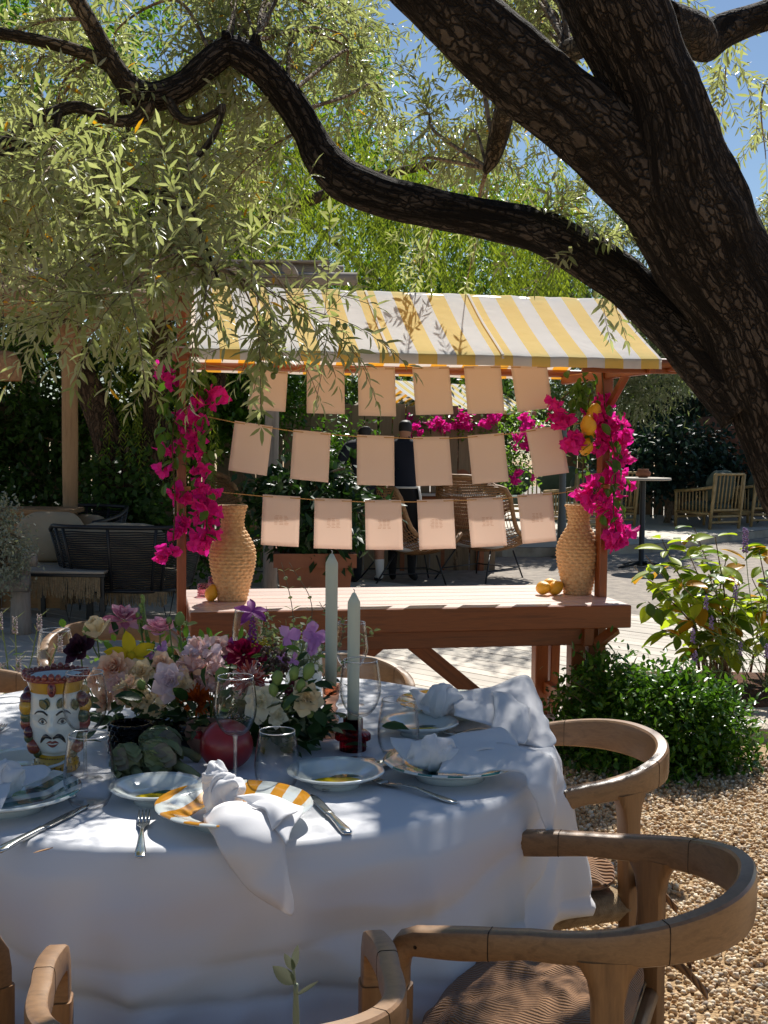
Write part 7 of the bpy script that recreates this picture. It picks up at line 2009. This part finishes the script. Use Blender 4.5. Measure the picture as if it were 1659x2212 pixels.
bark_tube('limb', [(320, 212, 27, 3.83), (290, 195, 27, 3.82), (262, 165, 23, 3.8), (225, 105, 20, 3.78), (195, 50, 19, 3.76), (165, 0, 18, 3.74), (120, -80, 16, 3.7)], 20, .014, .05, mat='barklimb2')
bark_tube('branch', [(275, 176, 18, 3.81), (220, 132, 14, 3.78), (165, 109, 14, 3.74), (85, 88, 13, 3.68), (0, 72, 13, 3.6), (-90, 60, 12, 3.5)], 16, .014, .05, mat='barklimb2')
bark_tube('branch', [(325, 215, 24, 3.83), (312, 242, 20, 3.82), (285, 260, 14, 3.81), (240, 259, 13, 3.79), (200, 241, 13, 3.76), (165, 231, 13, 3.74), (130, 238, 13, 3.71), (95, 252, 12, 3.68), (50, 281, 11, 3.64), (0, 312, 10, 3.6), (-70, 345, 9, 3.5)], 16, .014, .05, mat='barklimb2')
bark_tube('branch', [(128, 240, 8, 3.7), (120, 285, 7, 3.68), (116, 330, 5, 3.67)], 10, .014, .05, mat='barklimb2')
bark_tube('branch', [(116, 310, 6, 3.67), (60, 312, 6, 3.62), (0, 334, 5, 3.56), (-50, 350, 5, 3.5)], 10, .014, .05, mat='barklimb2')
bark_tube('branch', [(362, 214, 11, 3.83), (378, 242, 10, 3.8), (398, 260, 9, 3.78), (428, 260, 9, 3.76), (460, 246, 8, 3.74), (482, 230, 8, 3.73)], 12, .014, .05, mat='barklimb2')
bark_tube('branch', [(480, 228, 9, 3.73), (478, 250, 7, 3.72), (460, 296, 7, 3.7), (412, 356, 7, 3.66), (352, 415, 7, 3.62), (318, 470, 5, 3.58)], 12, .014, .05, mat='barklimb2')
bark_tube('branch', [(352, 415, 5, 3.62), (372, 500, 4, 3.55), (388, 575, 3, 3.5)], 8, .02, .03, mat='barklimb2')
bark_tube('branch', [(355, 420, 5, 3.62), (385, 447, 4, 3.58), (415, 455, 4, 3.55), (440, 520, 3, 3.5), (470, 600, 3, 3.4)], 8, .02, .03, mat='barklimb2')
bark_tube('branch', [(330, 418, 5, 3.6), (280, 405, 4, 3.55), (200, 360, 4, 3.5), (180, 300, 4, 3.5)], 8, .02, .03, mat='barklimb2')
bark_tube('branch', [(1740, 10, 33, 4.0), (1640, 38, 31, 3.95), (1570, 62, 36, 3.9), (1518, 92, 40, 3.85), (1500, 60, 34, 3.7), (1430, 40, 40, 3.5)], 24, .014, .06)
bark_tube('branch', [(1120, 190, 30, 3.5), (1092, 235, 24, 3.8), (1075, 300, 21, 3.95), (1062, 345, 16, 4.0), (1048, 372, 7, 4.0)], 20, .014, .08, mat='barklimb2')
bark_tube('branch', [(1330, 70, 34, 3.5), (1265, 95, 27, 3.8), (1225, 112, 24, 3.95)], 18, .014, .06, mat='barklimb2')
bark_tube('stub', [(497, 112, 22, 3.9), (490, 85, 13, 3.88), (487, 70, 9, 3.86)], 12, .01, .1)
bark_tube('stub', [(548, 128, 20, 3.9), (552, 95, 14, 3.9), (554, 76, 9, 3.9)], 12, .01, .1)
bark_tube('stub', [(300, 205, 20, 3.82), (272, 210, 18, 3.81), (262, 208, 12, 3.8)], 12, .01, .1, mat='barklimb2')

# secondary branches, twigs and leaves
rg = np.random.default_rng(21); LP = np.array(LIMB)
brs = []
def ends(n, poly_fn, Y0, Y1):
    k = 0
    while k < n:
        q = poly_fn()
        if q is None: continue
        brs.append((np.array(P(q[0], q[1], rg.uniform(Y0, Y1))), 1.0)); k += 1
def boxr(x0, x1, y0, y1, keep=None):
    def f():
        x, y = rg.uniform(x0, x1), rg.uniform(y0, y1)
        return (x, y) if keep is None or keep(x, y) else None
    return f
ends(36, boxr(-80, 700, -60, 600, lambda x, y: y < 500 - max(0, x - 420) * .6), 4.0, 5.0)
ends(8, boxr(-60, 260, 400, 560, lambda x, y: y < 500 or x < 180), 3.4, 4.4)
ends(5, boxr(330, 520, 400, 520), 3.6, 4.4)
ends(4, boxr(-60, 300, 380, 560), 3.0, 3.5)
ends(6, boxr(0, 300, 620, 710), 2.9, 3.5)
ends(17, boxr(620, 1150, -40, 330, lambda x, y: y < 60 + (x - 600) * .6), 4.7, 5.6)
ends(8, boxr(820, 1300, 200, 420), 4.7, 5.4)
ends(6, boxr(1000, 1260, 0, 120), 4.8, 5.5)
ends(4, boxr(1560, 1720, 120, 560), 5.2, 6.2)
for q in ((600, 690, 3.3), (560, 740, 3.3), (430, 700, 3.2), (735, 690, 3.4), (640, 660, 3.4), (1205, 440, 3.8), (1290, 520, 3.75), (905, 588, 6.15), (1010, 600, 6.2)): brs.append((np.array(P(*q)), .7))
NB_IN = len(brs)
for k in range(8):     # the crown above and behind the frame, which dapples the table
    while True:
        e = np.array([rg.uniform(-3.0, 1.6), rg.uniform(2.4, 5.9), rg.uniform(2.6, 4.3)])
        v = (e[2] - H) / e[1]
        if v > .40 and e[1] < 2.75 + .8 * e[2] and (e[0] < -1.3 or e[1] > 4.7): break
    brs.append((e, 1.0))
for k in range(12):       # unseen branches added over the camera to hold back sky light
    brs.append((np.array([rg.uniform(-3.5, -.5), rg.uniform(-2.6, 1.7), rg.uniform(2.7, 4.2)]), 1.7))
tw = MB(); tn = MB(); LPs, LX, LN, LL = [], [], [], []
olives = []
def leafy_twig(p, d, ln, sag):
    n = max(4, int(ln / .021)); c = np.array(p, float); d = np.array(d, float); d /= np.linalg.norm(d); pts = [c.copy()]
    ph = rg.uniform(0, 6.28)
    for i in range(n):
        d = d + np.array([0, 0, -sag]) + rg.normal(size=3) * .035; d /= np.linalg.norm(d); c = c + d * ln / n; pts.append(c.copy())
        s = np.cross(d, [0, 0, 1.0]); s /= max(np.linalg.norm(s), 1e-6); u = np.cross(s, d); ph += 1.57
        o = s * math.cos(ph) + u * math.sin(ph)
        for sg in (1, -1):
            if rg.random() < .12: continue
            LPs.append(c + o * sg * .002); LX.append(d * rg.uniform(.5, 1.0) + o * sg * 1.0 + np.array([0, 0, -.15])); LN.append(u + rg.normal(size=3) * .35); LL.append(rg.uniform(.042, .068) * (1.05 - .35 * i / n))
    LPs.append(c); LX.append(d); LN.append(u); LL.append(.05)
    (tn if True else tw).tube(pts[::2] if len(pts) > 6 else pts, .0011, 3, cap=False)
    return pts
for bi, (e, dens) in enumerate(brs):
    j = int(np.argmin(np.linalg.norm(LP - e, axis=1) + np.where(LP[:, 2] < e[2] - .9, .6, 0))); a = LP[j]; L = np.linalg.norm(e - a)
    m1 = a + (e - a) * .35 + np.array([0, 0, .10 * L]) + rg.normal(size=3) * .05 * L; m2 = a + (e - a) * .7 + np.array([0, 0, .08 * L]) + rg.normal(size=3) * .04 * L
    c = np.array(crom([a, m1, m2, e], 8)); r0 = min(.008, .003 + .004 * L)
    tw.tube(c, [r0 * (1 - .75 * i / len(c)) for i in range(len(c))], 6, cap=False)
    span = min(1.0, .75 / max(L, .1)); inview = bi < NB_IN
    nt_ = int((12 if inview else 13) * dens)
    for k in range(nt_):
        q = 1 - span * rg.random() ** 1.2; i = min(int(q * (len(c) - 1)), len(c) - 2); d = c[i + 1] - c[i]; d /= np.linalg.norm(d)
        dv = d * .7 + rnd_dirs(rg, 1)[0] * 1.0 + np.array([0, 0, -.08])
        pts = leafy_twig(c[i], dv, rg.uniform(.14, .34), rg.uniform(-.02, .05))
        if inview and rg.random() < .03: olives.append(pts[len(pts) // 2] + np.array([0, 0, -.012]))
    leafy_twig(c[-1], d, .25, .06)
tw.build('branches', M['bark2'], ot, world=True); tn.build('twigs', M['twig'], ot, world=True)
LX = np.array(LX); LN = np.array(LN); LL = np.array(LL); LPs = np.array(LPs); n = len(LPs)
ye = rg.random(n) < .012
scatter('foliage', T_LF, LPs, LX, LN, LL, LL * .235, [M['olive'], M['oliveyel']], ot, True, False, mi=ye.astype(int))
b = MB()
for q in olives + [np.array(P(x, y, 3.3)) for x, y in ((730, 700), (745, 705), (722, 712), (585, 790), (596, 800), (570, 798), (604, 782), (560, 785), (590, 812))]: b.ball(q, .0075, 8, 6, (1, 1, 1.35))
stuff(b.build('olives', M['olivefruit'], ot, world=True))
print('olive leaves', n)
